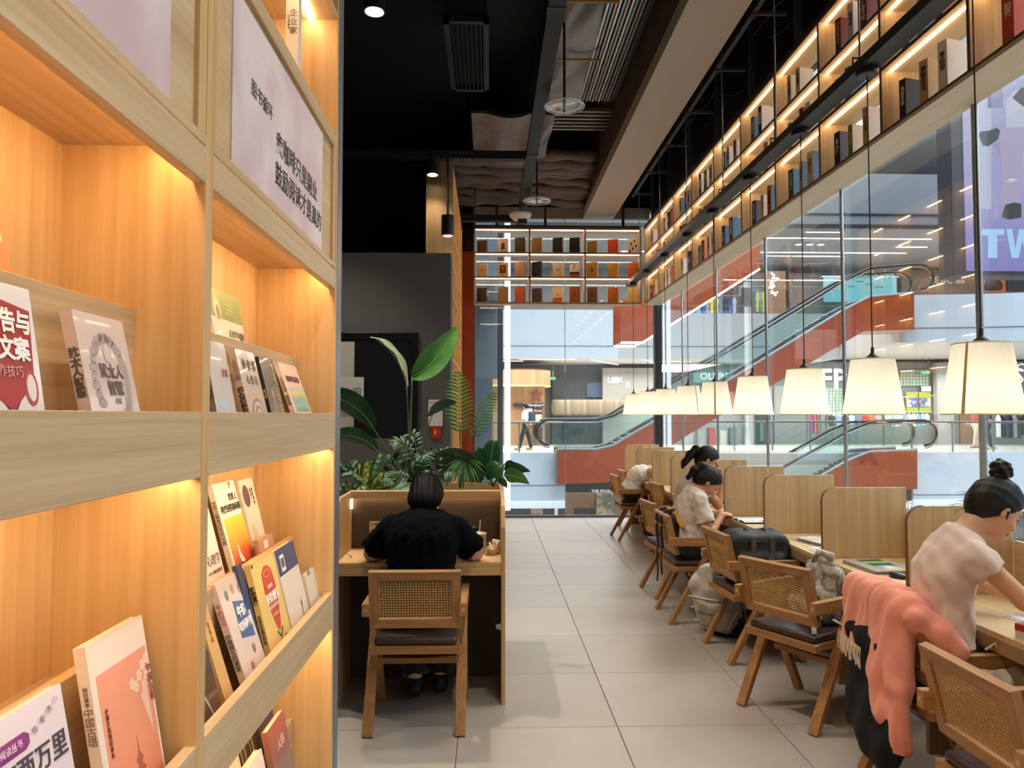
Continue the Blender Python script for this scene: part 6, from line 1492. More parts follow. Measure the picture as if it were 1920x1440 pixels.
# ceiling cassette grille
gr = thing('ceiling_vent', 'black rectangular air grille in the ceiling', 'vent', (0, 0, 0))
GX0, GX1, GY0, GY1, GZ = -.40, .0, 6.5, 7.95, 5.0
MB().box(GX0, GX0 + .05, GY0, GY1, GZ, GZ + .05).box(GX1 - .05, GX1, GY0, GY1, GZ, GZ + .05).box(GX0, GX1, GY0, GY0 + .05, GZ, GZ + .05).box(GX0, GX1, GY1 - .05, GY1, GZ, GZ + .05).build('frame', pm('#2a2b2d', .45, metal=.3), gr)
for k in range(7): MB().box(GX0 + .07 + k * .042, GX0 + .078 + k * .042, GY0 + .05, GY1 - .05, GZ, GZ + .03).build('slat', pm('#232426', .45, metal=.3), gr)
MB().box(GX0 + .02, GX1 - .02, GY0 + .02, GY1 - .02, GZ + .05, GZ + .4).build('duct', BLACK, gr)
# insulation foil and corrugated deck in the recess left of the soffit
FOIL = pm('#8d8986', .4, metal=.5, vary=.3, scale=5, bump=.9, bscale=7)
def wrinkle(name, lab, x0, x1, y0, y1, z, amp, seed, mat, nx=24, ny=60):
    r = random.Random(seed); ph = [(r.uniform(2, 9), r.uniform(1, 6), r.uniform(0, 6), r.uniform(.3, 1)) for _ in range(9)]
    rows = []
    for j in range(ny + 1):
        row = []
        for i in range(nx + 1):
            x = x0 + (x1 - x0) * i / nx; y = y0 + (y1 - y0) * j / ny
            h = sum(w * math.sin(a * x * 2 + b * y + c) for a, b, c, w in ph) / 4
            row.append((x, y, z + amp * h + .05 * math.sin(math.pi * i / nx) * -1))
        rows.append(row)
    m = MB(); m.grid(rows); m.grid([[(p[0], p[1], p[2] + .03) for p in rw] for rw in rows])
    return m
fo = thing('foil_duct', 'crumpled grey insulation foil under the ceiling', 'insulation', (0, 0, 0))
wrinkle('f', '', .56, 1.02, -1.0, 8.6, 5.12, .05, 3, FOIL).build('foil_sheet', FOIL, fo, smooth=True)
wrinkle('f', '', -.2, .75, 8.5, 10.3, 5.0, .05, 5, FOIL, 30, 40).build('foil_sheet', FOIL, fo, smooth=True)
for k in range(4): MB().box(.60, 1.10, 4.1 + k * 1.05, 4.13 + k * 1.05, 5.03, 5.045).build('tape', pm('#a07a3c', .6), fo)
dk = thing('corrugated_deck', 'corrugated silver metal strips along the ceiling recess', 'metal deck', (0, 0, 0))
for k in range(11):
    x = 1.02 + k * .035
    MB().box(x, x + .018, -1.0, 8.4, 5.10 + .01 * (k % 2), 5.13).build('strip', pm(['#b9bdbf', '#8b8d8e', '#a98f78'][k % 3], .25, metal=.9), dk)
MB().box(.98, 1.46, -1, 8.6, 5.2, 5.22).build('deck_sheet', pm('#45413e', .6), dk)
for k in range(6): MB().box(.70, 1.44, 8.62 + k * .11, 8.66 + k * .11, 5.08, 5.12).build('rib', pm('#a79e98', .3, metal=.8), dk)
# hanging folds of insulation across the recess end
fd = thing('insulation_folds', 'brown grey folded insulation across the far ceiling recess', 'insulation', (0, 0, 0))
BRN = pm('#6e625b', .6, vary=.3, scale=3, bump=.8, bscale=5)
for k in range(9):
    y = 10.0 + k * .17; z = 5.02 - k * .028
    MB().tube([(x, y + .03 * math.sin(x * 3 + k), z + .03 * math.sin(x * 2.1 + k * 1.7)) for x in [-.75 + .1 * q for q in range(23)]], [.075 + .015 * math.sin(q * 1.3 + k) for q in range(23)], 10).build('fold', BRN, fd, smooth=True)
# sprinkler shields
for k, (x, y, lab) in enumerate(((.67, 6.6, 'larger clear round sprinkler shield hanging below the foil'), (.615, 9.58, 'smaller clear round sprinkler shield farther back'))):
    s = thing('sprinkler_shield', lab, 'sprinkler', (x, y, 4.30), group='sprinkler shields')
    MB().lathe([(.0, .035), (.07, .03), (.14, .01), (.175, -.005), (.178, .0), (.14, .018), (.07, .038), (.0, .043)], n=40).build('dish', pm('#b9b4ae', .12, metal=.75), s, smooth=True)
    MB().tube([(0, 0, .04), (0, 0, 1.3)], .012, 8).build('pipe', BLACK2, s)
    MB().lathe([(0, -.06), (.012, -.055), (.014, -.03), (.008, -.02), (.012, .0), (.012, .04), (0, .04)], n=10).build('sprinkler_head', STEEL, s)
    MB().tube([(.178 * math.cos(a), .178 * math.sin(a), -.002) for a in [i * math.pi / 24 for i in range(49)]], .004, 6, False).build('rim', pm('#d9d6d0', .3), s)
sd = thing('smoke_detector', 'white round ceiling unit under the end of the cable tray', 'detector', (.43, 10.2, 4.22))
MB().lathe([(0, 0), (.08, .0), (.13, .02), (.15, .05), (.15, .075), (.0, .075)], n=36).build('body', pm('#c9c5bd', .5), sd, smooth=False)
MB().tube([(.10 * math.cos(a), .10 * math.sin(a), .004) for a in [i * math.pi / 16 for i in range(33)]], .008, 6, False).build('ring', pm('#e8e4dc', .4), sd)
MB().box(-.03, .09, -.03, .03, -.06, .0).build('sensor', BLACK2, sd)
MB().tube([(0, 0, .07), (0, 0, .19)], .01, 6).build('stem', BLACK2, sd)
# steel frame and cables in the dark gap above the hanging bookcase
sf = thing('steel_frame', 'dark steel hanger frame with cables above the long bookcase', 'frame', (0, 0, 0))
SGM = pm('#6e7175', .45, metal=.5)
MB().box(2.16, 2.20, -1, 11.3, 4.86, 4.90).build('long_rail', SGM, sf)
for k in range(9):
    y = 3.0 + k * 1.02
    MB().box(2.16, 2.20, y - .02, y + .02, 4.90, 5.6).build('post', pm('#3a3c40', .5, metal=.4), sf)
    MB().box(2.20, 2.46, y - .015, y + .015, 4.86, 4.89).build('arm', SGM, sf)
    MB().box(2.15, 2.21, y - .04, y + .04, 4.85, 4.91).build('clamp', pm('#5a2a26', .6), sf)
r_ = random.Random(4)
for k in range(26):
    y = 2.8 + r_.random() * 8; x = 2.1 + r_.random() * .4; z = 4.75 + r_.random() * .7
    MB().tube([(x + .05 * math.sin(q * 1.1 + k), y + q * .12, z + .07 * math.sin(q * .9 + k * 2)) for q in range(9)], .006, 5).build('cable', pm(['#2b2b2d', '#4a4644', '#37312d'][k % 3], .6), sf)
# ------------------------------------------------------------------ mall atrium beyond the glass
def pb(x0, x1, y0, y1, Y, d=.2, mb=None):
    """box whose front face, standing at depth Y, covers the given span of the view"""
    a, zt = pxz(x0, y0, Y); b, zb = pxz(x1, y1, Y)
    return (mb or MB()).box(a, b, Y, Y + d, zb, zt)
FASC = pm('#c6d2de', .45)
FASC2 = pm('#b9bcbe', .5)
SLABU = pm('#d9d6d1', .7)
ORA = ramp3(['#94401f', '#9e4724', '#8c3b1c'], 'x', 0, 14, .28, .4, .6)
GREYC = pm('#8b8e92', .6)
ABAL = glassmat((.93, .975, .965), 1.0)
# gallery slabs
struct('floor_gallery', MB().box(-10, 13.9, 24.6, 33, -.05, .30).box(13.9, 24, 24.6, 33, -.05, .30), pm('#b9b6b0', .35), 'pale floor of the gallery across the atrium', 'floor')
struct('trim_6', MB().box(-6, 2.48, 24.5, 24.6, -1.45, .34), FASC, 'white balcony front below the far walkway on the left', 'balcony')
struct('trim_7', MB().box(13.9, 26, 24.5, 24.6, -1.6, .34), FASC, 'white balcony front at the lower right', 'balcony')
struct('trim_8', MB().box(-6, 2.5, 24.48, 24.5, -.72, -.70).box(13.9, 26, 24.48, 24.5, -1.06, -1.04), pm('#6b7075', .5), 'thin dark joint in the white balcony fronts', 'joint')
cur = [(13.78, 24.5), (16, 24.2), (19, 23.4), (22, 22.2), (26, 20.2)]
m = MB()
for (a, b), (c, d) in zip(cur[:-1], cur[1:]):
    m._add([(a, b, 3.96), (c, d, 3.96), (c, d, 5.52), (a, b, 5.52), (a, b + .3, 3.96), (c, d + .3, 3.96), (c, d + .3, 5.52), (a, b + .3, 5.52)],
           [(0, 1, 2, 3), (4, 7, 6, 5), (3, 2, 6, 7), (0, 4, 5, 1)])
m._add([(13.78, 24.5, 3.96), (13.78, 24.5, 5.52), (13.78, 24.8, 5.52), (13.78, 24.8, 3.96)], [(0, 1, 2, 3)])
struct('trim_9', m, FASC, 'curved white balcony front at the upper right', 'balcony')
m = MB()
for (a, b), (c, d) in zip(cur[:-1], cur[1:]): m.bar((a, b - .01, 4.42), (c, d - .01, 4.42), .01, .025)
struct('trim_10', m, pm('#5a6066', .5), 'thin dark joint in the curved balcony front', 'joint')
struct('floor_gallery_upper', MB().box(-10, 13.7, 29.1, 34, 3.75, 4.9).box(13.7, 26, 24.8, 34, 3.98, 4.9), SLABU, 'upper gallery slab with pale soffit', 'floor')
struct('trim_11', MB().box(-6, 5.0, 29.0, 29.1, 3.72, 5.62), FASC, 'pale blue white upper balcony front behind the end window', 'balcony')
struct('trim_12', MB().box(5.0, 13.7, 29.0, 29.1, 3.72, 5.50), FASC2, 'pale grey upper balcony front behind the escalator', 'balcony')
struct('trim_13', MB().box(-6, 13.7, 28.98, 29.0, 4.20, 4.22), pm('#6b7075', .5), 'thin dark joint in the upper balcony front', 'joint')
struct('floor_upper_level', MB().box(-10, 26, 25.6, 34, 8.0, 8.4), pm('#7f8286', .7), 'dark grey slab of the top gallery', 'floor')
struct('trim_14', MB().box(-10, 26, 25.5, 25.6, 8.0, 9.9), pm('#6a6f76', .5), 'dark grey balcony front of the top gallery', 'balcony')
struct('trim_15', MB().box(-10, 26, 25.46, 25.5, 7.98, 8.12).box(-10, 26, 25.46, 25.5, 8.45, 8.50), pm('#1d1f22', .5), 'black edge line of the top gallery', 'edge')
struct('ceiling_far', MB().box(-10, 26, 25.6, 34, 11.5, 11.8), pm('#c9cbcd', .7), 'pale far ceiling above the top gallery', 'ceiling')
struct('wall_far', MB().box(-10, 26, 33, 33.3, -6, 12), pm('#76797c', .6), 'grey back wall of the far shops', 'wall')
struct('wall_far_left', MB().box(-10.2, -10, 11, 34, -6, 12), pm('#a9abad', .6), 'pale wall at the left end of the atrium', 'wall')
struct('floor_lower_level', MB().box(-10, 26, 11.7, 33, -5.3, -5.0).box(2.8, 26, -3.2, 11.7, -5.3, -5.0), pm('#aaa79f', .4), 'floor of the level below', 'floor')
struct('trim_16', MB().box(-10, 26, 24.6, 33, -.45, -.06), SLABU, 'underside of the gallery slab', 'soffit')
# linear lights in the gallery soffits
def lines(name, lab, spec, z, mat):
    for k, (x0, y0, x1, y1) in enumerate(spec):
        t = thing(name, lab[k], 'light', (0, 0, 0), group=name.replace('_', ' ') + 's')
        MB().bar((x0, y0, z - .012), (x1, y1, z - .012), .07, .02).build('diffuser', mat, t)
        MB().bar((x0, y0, z - .002), (x1, y1, z - .002), .11, .01).build('housing', WHITE, t)
LWH = emis('#fff3e4', 5.)
lines('linear_light', ['slanted linear light over the far kiosk', 'slanted linear light beside the exit sign', 'short linear light under the pale soffit', 'linear light at the soffit edge'],
      [(4.1, 29.9, 5.6, 32.6), (6.3, 29.9, 7.4, 32.6), (1.2, 29.6, 3.4, 29.6), (-3, 30.6, 1.4, 30.6)], 3.75, LWH)
lines('ceiling_line_light', ['longest line light under the top gallery', 'second line light under the top gallery', 'third line light under the top gallery'],
      [(5.2, 29.4, 16.6, 29.4), (9.5, 27.0, 16.2, 27.0), (15.6, 28.3, 16.8, 28.3)], 8.0, LWH)
for k in range(3):
    t = thing('downlight', ['left of three round downlights under the top gallery', 'middle of three round downlights under the top gallery', 'right of three round downlights under the top gallery'][k], 'light', (11.7 + k * .42, 28.0, 7.985), group='round downlights')
    MB().lathe([(0, 0), (.12, 0), (.12, .012), (0, .012)], n=20).build('lens', emis('#ffffff', 3.), t); MB().lathe([(.12, -.004), (.15, -.004), (.15, .012), (.12, .012)], n=20).build('rim', WHITE, t)

# ------------------------------------------------------------------ escalators
def escalator(name, lab, top, bot, Y, w=1.3, hand=.95, newel=None, under=None):
    """side profile top / bot given along the view at depth Y; truss, glass balustrades, handrails, steps"""
    t = thing(name, lab, 'escalator', (0, 0, 0))
    T = [pxz(x, y, Y) for x, y in top]; B = [pxz(x, y, Y) for x, y in bot]
    prof = T + B[::-1]
    MB().prism(prof, 'y', Y, Y + .05).build('side_panel', ORA, t)
    MB().prism(prof, 'y', Y + w, Y + w + .05).build('side_panel', ORA, t)
    m = MB()
    for (a, b), (c, d) in zip(T[:-1], T[1:]): m.box(0, 0, 0, 0, 0, 0) if False else m._add([(a, Y + .06, b - .2), (c, Y + .06, d - .2), (c, Y + w - .01, d - .2), (a, Y + w - .01, b - .2)], [(0, 1, 2, 3)])
    m.build('step_bed', pm('#4e5256', .5, metal=.4), t)
    m = MB()
    for (a, b), (c, d) in zip(B[:-1], B[1:]): m._add([(a, Y + .05, b), (c, Y + .05, d), (c, Y + w, d), (a, Y + w, b)], [(0, 1, 2, 3)])
    m.build('underside', pm('#b9a79c', .6), t)
    for yy in (Y + .02, Y + w + .02):
        m = MB(); m.tube([(a, yy, b + .02) for a, b in T], .045, 6); m.build('skirt_trim', pm('#8f9294', .5), t)
        m = MB()
        for (a, b), (c, d) in zip(T[:-1], T[1:]): m._add([(a, yy - .006, b), (c, yy - .006, d), (c, yy - .006, d + hand), (a, yy - .006, b + hand)], [(0, 1, 2, 3)])
        m.build('balustrade', glassmat((.74, .87, .85)), t)
        hp = [(a, yy, b + hand) for a, b in T]
        for e, sgn in ((0, -1), (-1, 1)):
            a, b = T[e]; rr = hand * .42
            arc = [(a + sgn * (.25 + rr * math.sin(u)), yy, b + hand - rr + rr * math.cos(u)) for u in [i * math.pi / 8 for i in range(9)]]
            if e == 0: hp = arc[::-1] + hp
            else: hp = hp + arc
        MB().tube(hp, .045, 8).build('handrail', pm('#1c1d1f', .4), t, smooth=True)
        MB().tube([(p[0], p[1], p[2] - .09) for p in hp], .022, 6).build('rail_trim', pm('#9a9ea1', .3, metal=.8), t, smooth=True)
    n = 26
    for i in range(n):
        u = (i + .5) / n * (len(T) - 1); k = min(int(u), len(T) - 2); f = u - k
        x = T[k][0] * (1 - f) + T[k + 1][0] * f; z = T[k][1] * (1 - f) + T[k + 1][1] * f
        MB().box(x - .18, x + .18, Y + .12, Y + w - .08, z - .2, z - .04).build('step', pm('#6d7175', .4, metal=.6), t)
    return t
escalator('escalator', 'long orange sided escalator rising to the upper right gallery',
          [(1045, 843), (1120, 843), (1150, 836), (1195, 809), (1370, 712), (1500, 632), (1580, 583), (1631, 557), (1714, 550)],
          [(1045, 908), (1140, 905), (1175, 889), (1291, 815), (1445, 724), (1587, 640), (1619, 621), (1714, 618), (1714, 618)][:9], 24.0)
escalator('escalator', 'lower orange sided escalator arriving behind the desk partitions',
          [(1330, 1010), (1440, 948), (1540, 893), (1591, 864), (1631, 848), (1720, 844)],
          [(1330, 1085), (1440, 1023), (1540, 965), (1591, 937), (1631, 920), (1720, 917)], 24.0)
# a third one overhead, only its underside and light lines show
t = thing('escalator', 'overhead escalator seen from below with two white light lines', 'escalator', (0, 0, 0))
top = [(1165, 560), (1205, 560), (1250, 532), (1425, 452)]; bot = [(1165, 640), (1205, 640), (1250, 612), (1425, 502)]
prof = [pxz(x, y, 20.) for x, y in top] + [pxz(x, y, 20.) for x, y in bot[::-1]]
MB().prism(prof, 'y', 20.0, 20.06).build('side_panel', ORA, t)
MB().prism(prof, 'y', 21.3, 21.36).build('side_panel', ORA, t)
B = [pxz(x, y, 20.) for x, y in bot]
m = MB()
for (a, b), (c, d) in zip(B[:-1], B[1:]): m._add([(a, 20.06, b), (c, 20.06, d), (c, 21.3, d), (a, 21.3, b)], [(0, 1, 2, 3)])
m.build('underside', pm('#c9beb8', .6), t)
for yy in (20.03, 21.2):
    MB().tube([(a, yy, b - .03) for a, b in B], .028, 6).build('light_line', emis('#fff6ea', 6.), t)

# glass balustrade along the near edge of the far galleries
def railing(lab, x0, x1, Y, z0, n, h=1.0):
    t = thing('glass_railing', lab, 'railing', (0, 0, 0), group='gallery railings')
    for i in range(n):
        a = x0 + (x1 - x0) * i / n; b = x0 + (x1 - x0) * (i + 1) / n
        MB().box(a + .02, b - .02, Y, Y + .02, z0, z0 + h).build('pane', ABAL, t)
        MB().box(a - .02, a + .02, Y + .03, Y + .07, z0, z0 + h).build('post', pm('#8a8e91', .3, metal=.8), t)
    MB().tube([(x0, Y + .03, z0 + h), (x1, Y + .03, z0 + h)], .035, 8).build('top_rail', pm('#6f7376', .3, metal=.8), t)
railing('glass railing before the far kiosk walkway', -6, 2.4, 24.65, .32, 6)
railing('long glass railing before the far clothing shops', 5.9, 12.6, 26.2, .32, 5)
railing('glass railing at the lower right walkway', 14.0, 25, 24.65, .32, 8)

# ------------------------------------------------------------------ lift shaft and lit columns just outside
t = thing('lit_frame', 'white glowing frame of the lift beside the end window', 'light frame', (0, 0, 0))
x0, z0 = pxz(946, 945, 14.); x1, _ = pxz(957, 945, 14.)
MB().box(x0, x1, 14, 14.1, z0, 6).build('post', emis('#ffffff', 1.6), t)
xa, _ = pxz(925, 945, 14.)
MB().box(xa - .4, x1, 14.001, 14.099, z0 - .12, z0).build('base_bar', emis('#ffffff', 1.6), t)
ls = thing('lift_shaft', 'grey glass lift shaft outside the end window', 'lift', (0, 0, 0))
MB().box(-.6, .27, 14.2, 14.25, -5, 6).build('glass_face', glassmat((.80, .86, .90)), ls)
MB().box(-.6, -.52, 14.2, 15.6, -5, 6).build('post', pm('#7f868c', .35, metal=.7), ls)
MB().box(.17, .27, 14.25, 14.35, -5, 6).build('post', pm('#8d949a', .35, metal=.7), ls)
MB().box(-.28, .08, 14.9, 15.0, -5, 2.3).build('door_panel', pm('#aab4bc', .3, metal=.4), ls)
MB().box(-.5, .2, 15.5, 15.6, 2.3, 6).build('shaft_wall', pm('#8d9296', .6), ls)
MB().box(-.6, .27, 14.2, 15.6, 3.9, 4.1).build('floor_beam', pm('#b8b8b6', .5), ls)
for k, (px, lab) in enumerate(((1243, 'white glowing column right of the corner post'), (1254, 'second white glowing column right of the corner post'))):
    x, _ = pxz(px, 700, 13.0 + k)
    c = thing('lit_column', lab, 'column', (x, 13.0 + k, -5), group='lit columns')
    MB().box(-.032, .032, -.032, .032, 0, 10.5).build('diffuser', emis('#f4f6ff', 1.5), c)
    MB().box(-.05, .05, .032, .05, 0, 10.5).build('back_profile', pm('#7b8086', .4), c)

# ------------------------------------------------------------------ far kiosk and shops
ks = thing('kiosk', 'round wooden kiosk with star across the atrium', 'kiosk', (0, 0, 0))
KW = wood('#b58a63', '#96694a', 'z', fine=9, along=.4, big=3)
kx0, kz1 = pxz(900, 690, 29.6); kx1, kz0 = pxz(1024, 722, 29.6)
cx = (kx0 + kx1) / 2 + .2; rr = (kx1 - kx0) / 2 + .1
MB().lathe([(rr, kz0), (rr, kz1), (0, kz1), (0, kz1 - .02), (rr - .1, kz1 - .02), (rr - .1, kz0)], (cx, 31.2, 0), 48).build('canopy_drum', KW, ks, smooth=False)
MB().lathe([(rr - .12, kz0 + .05), (0, kz0 + .05), (0, kz0 + .08), (rr - .12, kz0 + .08)], (cx, 31.2, 0), 40).build('light_ceiling', emis('#f5efc9', 1.4), ks)
MB().lathe([(rr + .01, kz0 - .02), (rr + .01, kz0 + .03), (rr - .1, kz0 + .03), (rr - .1, kz0 - .02)], (cx, 31.2, 0), 48).build('light_rim', emis('#ffd08a', 2.), ks)
MB().box(.1, 2.35, 31.6, 31.8, .3, 2.75).build('back_wall', KW, ks)
sx_, sz_ = pxz(1006, 741, 31.5)
star = [(sx_ + (.30 if i % 2 == 0 else .12) * math.sin(i * math.pi / 5), sz_ + (.30 if i % 2 == 0 else .12) * math.cos(i * math.pi / 5)) for i in range(10)]
MB().prism(star, 'y', 31.5, 31.56).build('star', pm('#8d4a36', .4), ks)
pb(962, 1020, 756, 763, 31.4, .1).build('sign_band', pm('#2b2a33', .5), ks)
x, z = pxz(1005, 759.5, 31.39); text('sign_lettering', 'NewJoys+', emis('#ffffff', 1.5), ks, (x, 31.385, z), .17)
pb(984, 998, 766, 796, 31.35, .05).build('notice', pm('#cfcfca', .6), ks)
pb(1002, 1017, 766, 826, 31.35, .08).build('dark_poster', pm('#4a2a2c', .5), ks)
x, z = pxz(1009, 770, 31.34); text('poster_lettering', 'Recipe', pm('#e8e0d8', .5), ks, (x, 31.34, z), .12)
pb(1004, 1016, 777, 800, 31.33, .02).build('poster_picture', pm('#c9bcb0', .6), ks)

def shop(name, lab, x0, x1, y0, y1, Y, col, d=.3):
    t = thing(name, lab, 'shop', (0, 0, 0)); pb(x0, x1, y0, y1, Y, d).build('front', pm(col, .5), t); return t
def letters(t, s, px, py, Y, size, s_=3., col='#ffffff', **k):
    x, z = pxz(px, py, Y); text('sign_lettering', s, emis(col, s_), t, (x, Y - .02, z), size, **k)
t = shop('shop_front', 'dark shop entrance behind the foot of the escalator', 1034, 1130, 712, 836, 32.6, '#3b4146')
pb(1036, 1060, 712, 800, 32.5, .05).build('door', pm('#2c3135', .4), t)
pb(1100, 1128, 718, 745, 32.5, .05).build('blue_display', ramp3(['#28344a', '#4a5a78', '#33405c'], 'x', 3, 6, .4, .8, 2.), t)
for k in range(9):
    x, z = pxz(1050 + k * 15, 764, 31.2)
    MB().lathe([(0, -.32), (.30, -.32), (.36, -.2), (.36, .2), (.30, .32), (0, .32)], (x, 31.2 + .1 * (k % 2), z), 16).build('drum_display', pm('#8a7a63' if k % 2 else '#7a6b57', .5), t, smooth=True)
t = shop('shop_front', 'pale grey shop wall with small lit signs', 1130, 1262, 690, 840, 32.2, '#a5a19a')
letters(t, 'LUX', 1153, 713, 32.1, .34, 3.5); letters(t, 'R', 1177, 722, 32.1, .36, 2.5)
pb(1147, 1160, 707, 719, 32.15, .04).build('sign_box', emis('#ffffff', 1.2), t)
pb(1176, 1190, 740, 760, 31.9, .2).build('red_display', pm('#8a3a34', .5), t)
t = shop('shop_front', 'clothing shop with OLLIN lettering across the atrium', 1262, 1450, 690, 838, 32.2, '#8f9294')
letters(t, 'OLLIN', 1338, 706, 31.5, .42, 3.)
pb(1300, 1372, 694, 718, 31.52, .1).build('sign_band', pm('#6a8a86', .5), t)
pb(1280, 1300, 735, 838, 32.0, .1).build('pillar', pm('#b1b2b2', .5), t)
pb(1395, 1408, 728, 838, 31.9, .15).build('steel_pillar', pm('#c8c6bd', .15, metal=.9), t)
pb(1418, 1445, 735, 832, 32.0, .1).build('dark_door', pm('#3e4247', .4), t)
pb(1425, 1432, 790, 826, 31.8, .1).build('plant_pot', pm('#3f6b45', .7), t)
for k, c in enumerate(('#8d8f8e', '#a33c34', '#b8b4aa', '#5c6b62')):
    pb(1310 + k * 20, 1322 + k * 20, 808 - (k % 2) * 6, 836, 31.2, .4).build('display_table', pm(c, .5), t)
letters(t, 'YOYO NI  ME', 1370, 794, 31.0, .26, 1.2, '#dfe7e7')
t = shop('shop_front', 'bright clothing shop with big FP lettering', 1450, 1760, 678, 838, 32.4, '#7d8583')
GB = pm('#9db7a8', .35, vary=.2, scale=3)
letters(t, 'F', 1548, 712, 31.9, 1.15, 2.2, bold=.03); letters(t, 'P', 1574, 712, 31.9, 1.15, 2.2, bold=.03)
for i in range(11):
    for j in range(9):
        for (ox, oy, nx_, ny_) in ((1543, 728, 8, 9), (1688, 694, 9, 5)):
            if i < nx_ and j < ny_: pb(ox + i * 6.0, ox + 5.3 + i * 6.0, oy + j * 6.0, oy + 5.3 + j * 6.0, 32.25, .06).build('glass_block', GB, t)
pb(1699, 1722, 735, 774, 32.2, .05).build('green_poster', pm('#a3b04a', .5), t)
pb(1723, 1746, 735, 774, 32.2, .05).build('green_poster', pm('#a3b04a', .5), t)
pb(1701, 1721, 746, 763, 32.17, .03).build('poster_picture', ramp3(['#b9c4d4', '#3a5a9a', '#e8d8c8', '#4a6ab0'], 'x', 17.5, 18.4, .6, 1.5, 5), t)
pb(1724, 1745, 746, 763, 32.17, .03).build('poster_picture', ramp3(['#8fa4c4', '#d8c8b8', '#34508a', '#b8c0c8'], 'x', 18, 19, .6, 1.5, 5), t)
pb(1728, 1746, 724, 734, 32.2, .05).build('white_poster', pm('#d8d8d8', .5), t)
t = thing('exit_sign', 'small green exit sign hanging in the bright clothing shop', 'sign', (0, 0, 0))
pb(1729, 1744, 695.5, 700.5, 31, .05).build('sign_box', emis('#4fd49a', 1.2), t)
x, z = pxz(1731, 690, 31); x2, _ = pxz(1741, 690, 31)
MB().box(x, x + .015, 31, 31.02, z - .15, 3.985).build('hanger', STEEL, t); MB().box(x2, x2 + .015, 31, 31.02, z - .15, 3.985).build('hanger', STEEL, t)
t = thing('exit_sign', 'small green exit sign over the dark far entrance', 'sign', (0, 0, 0))
pb(1032, 1042, 707, 712, 31, .05).build('sign_box', emis('#4fd49a', 1.2), t); pb(1036.5, 1037.5, 676, 707, 31, .02).build('hanger', STEEL, t)
t = shop('shop_front', 'brown and grey shop at the far right of the atrium', 1760, 2000, 678, 838, 32.3, '#8d8a85')
pb(1756, 1790, 680, 838, 31.9, .3).build('pillar', pm('#a2a2a0', .5), t)
pb(1800, 1850, 775, 838, 32.2, .05).build('brown_panel', pm('#8b7258', .5), t)
letters(t, 'S', 1911, 706, 31.8, .9, 1.5); letters(t, 'C', 1913, 690, 31.8, .5, 1.5)
def garment_rack(lab, x0, x1, y0, y1, Y, cols, seed, kind='garment_rack'):
    t = thing(kind, lab, 'clothes rack', (0, 0, 0)); r = random.Random(seed)
    xa, zt = pxz(x0, y0, Y); xb, zb = pxz(x1, y1, Y); n = len(cols); w = (xb - xa) / n
    MB().tube([(xa - .1, Y + .1, zt + .05), (xb + .1, Y + .1, zt + .05)], .018, 6).build('rail', STEEL, t)
    for sx in (xa - .1, xb + .1): MB().tube([(sx, Y + .1, zt + .05), (sx, Y + .1, (.3 if zb < 4 else 4.9))], .018, 6).build('stand', STEEL, t)
    for i, c in enumerate(cols):
        a = xa + w * i; h = zt - zb; l = h * (.86 + .14 * r.random())
        prof = [(a + w * .5, zt), (a + w * .95, zt - h * .16), (a + w * .98, zt - h * .40), (a + w * .85, zt - h * .38), (a + w * .86, zt - l), (a + w * .14, zt - l), (a + w * .15, zt - h * .38), (a + w * .02, zt - h * .40), (a + w * .05, zt - h * .16)]
        MB().prism(prof, 'y', Y + .02 + .03 * (i % 2), Y + .14 + .03 * (i % 2)).build('garment', pm(c, .8, vary=.2, scale=8), t)
    return t
garment_rack('rack of pale shirts in the bright clothing shop', 1662, 1745, 775, 800, 30.6, ['#d8d3b0', '#9fb2d8', '#e8e8ee', '#b4c4e4', '#8ba4cc', '#c9d4ea', '#e6e2c8', '#7fa8c8', '#9cc4d8', '#d0e0ea'], 1)
garment_rack('rack of blue and red tops under the lamp shades', 1555, 1655, 778, 799, 30.7, ['#3c4046', '#8a9ab8', '#4c5a6a', '#b8c8d8', '#6a7a9a', '#c03a34', '#d86a50', '#a8a8a8'], 2)
garment_rack('rack with red and blue sportswear at the escalator head', 1519, 1536, 778, 815, 30.4, ['#c8483c', '#3a5ab4', '#d8603c', '#7a3a4a'], 3)
garment_rack('rack of white and dark tops left of the pale shirts', 1538, 1590, 777, 797, 31.4, ['#8d8478', '#6f6a62', '#e4e4e2', '#d4d6da', '#b4b8bc'], 4)
garment_rack('rack of dark clothes at the far right', 1870, 1925, 778, 822, 30.8, ['#e2e2e2', '#2c2c34', '#3a3f55', '#24242a', '#9a9a9a', '#4a4038', '#333340'], 5)
garment_rack('rack of blue and yellow jackets on the upper gallery', 1306, 1382, 556, 590, 31.4, ['#6fb4d8', '#3a4f9a', '#8f9ac0', '#d9cf5a', '#d9cf5a', '#5a6f9f', '#3d3f48', '#3a4f9a', '#9fb0d0'], 6)
garment_rack('rack of green and blue outfits on the upper gallery', 1418, 1440, 545, 588, 31.2, ['#b8c46a', '#5aa4c8', '#c8c85a', '#e4e4dc'], 7)
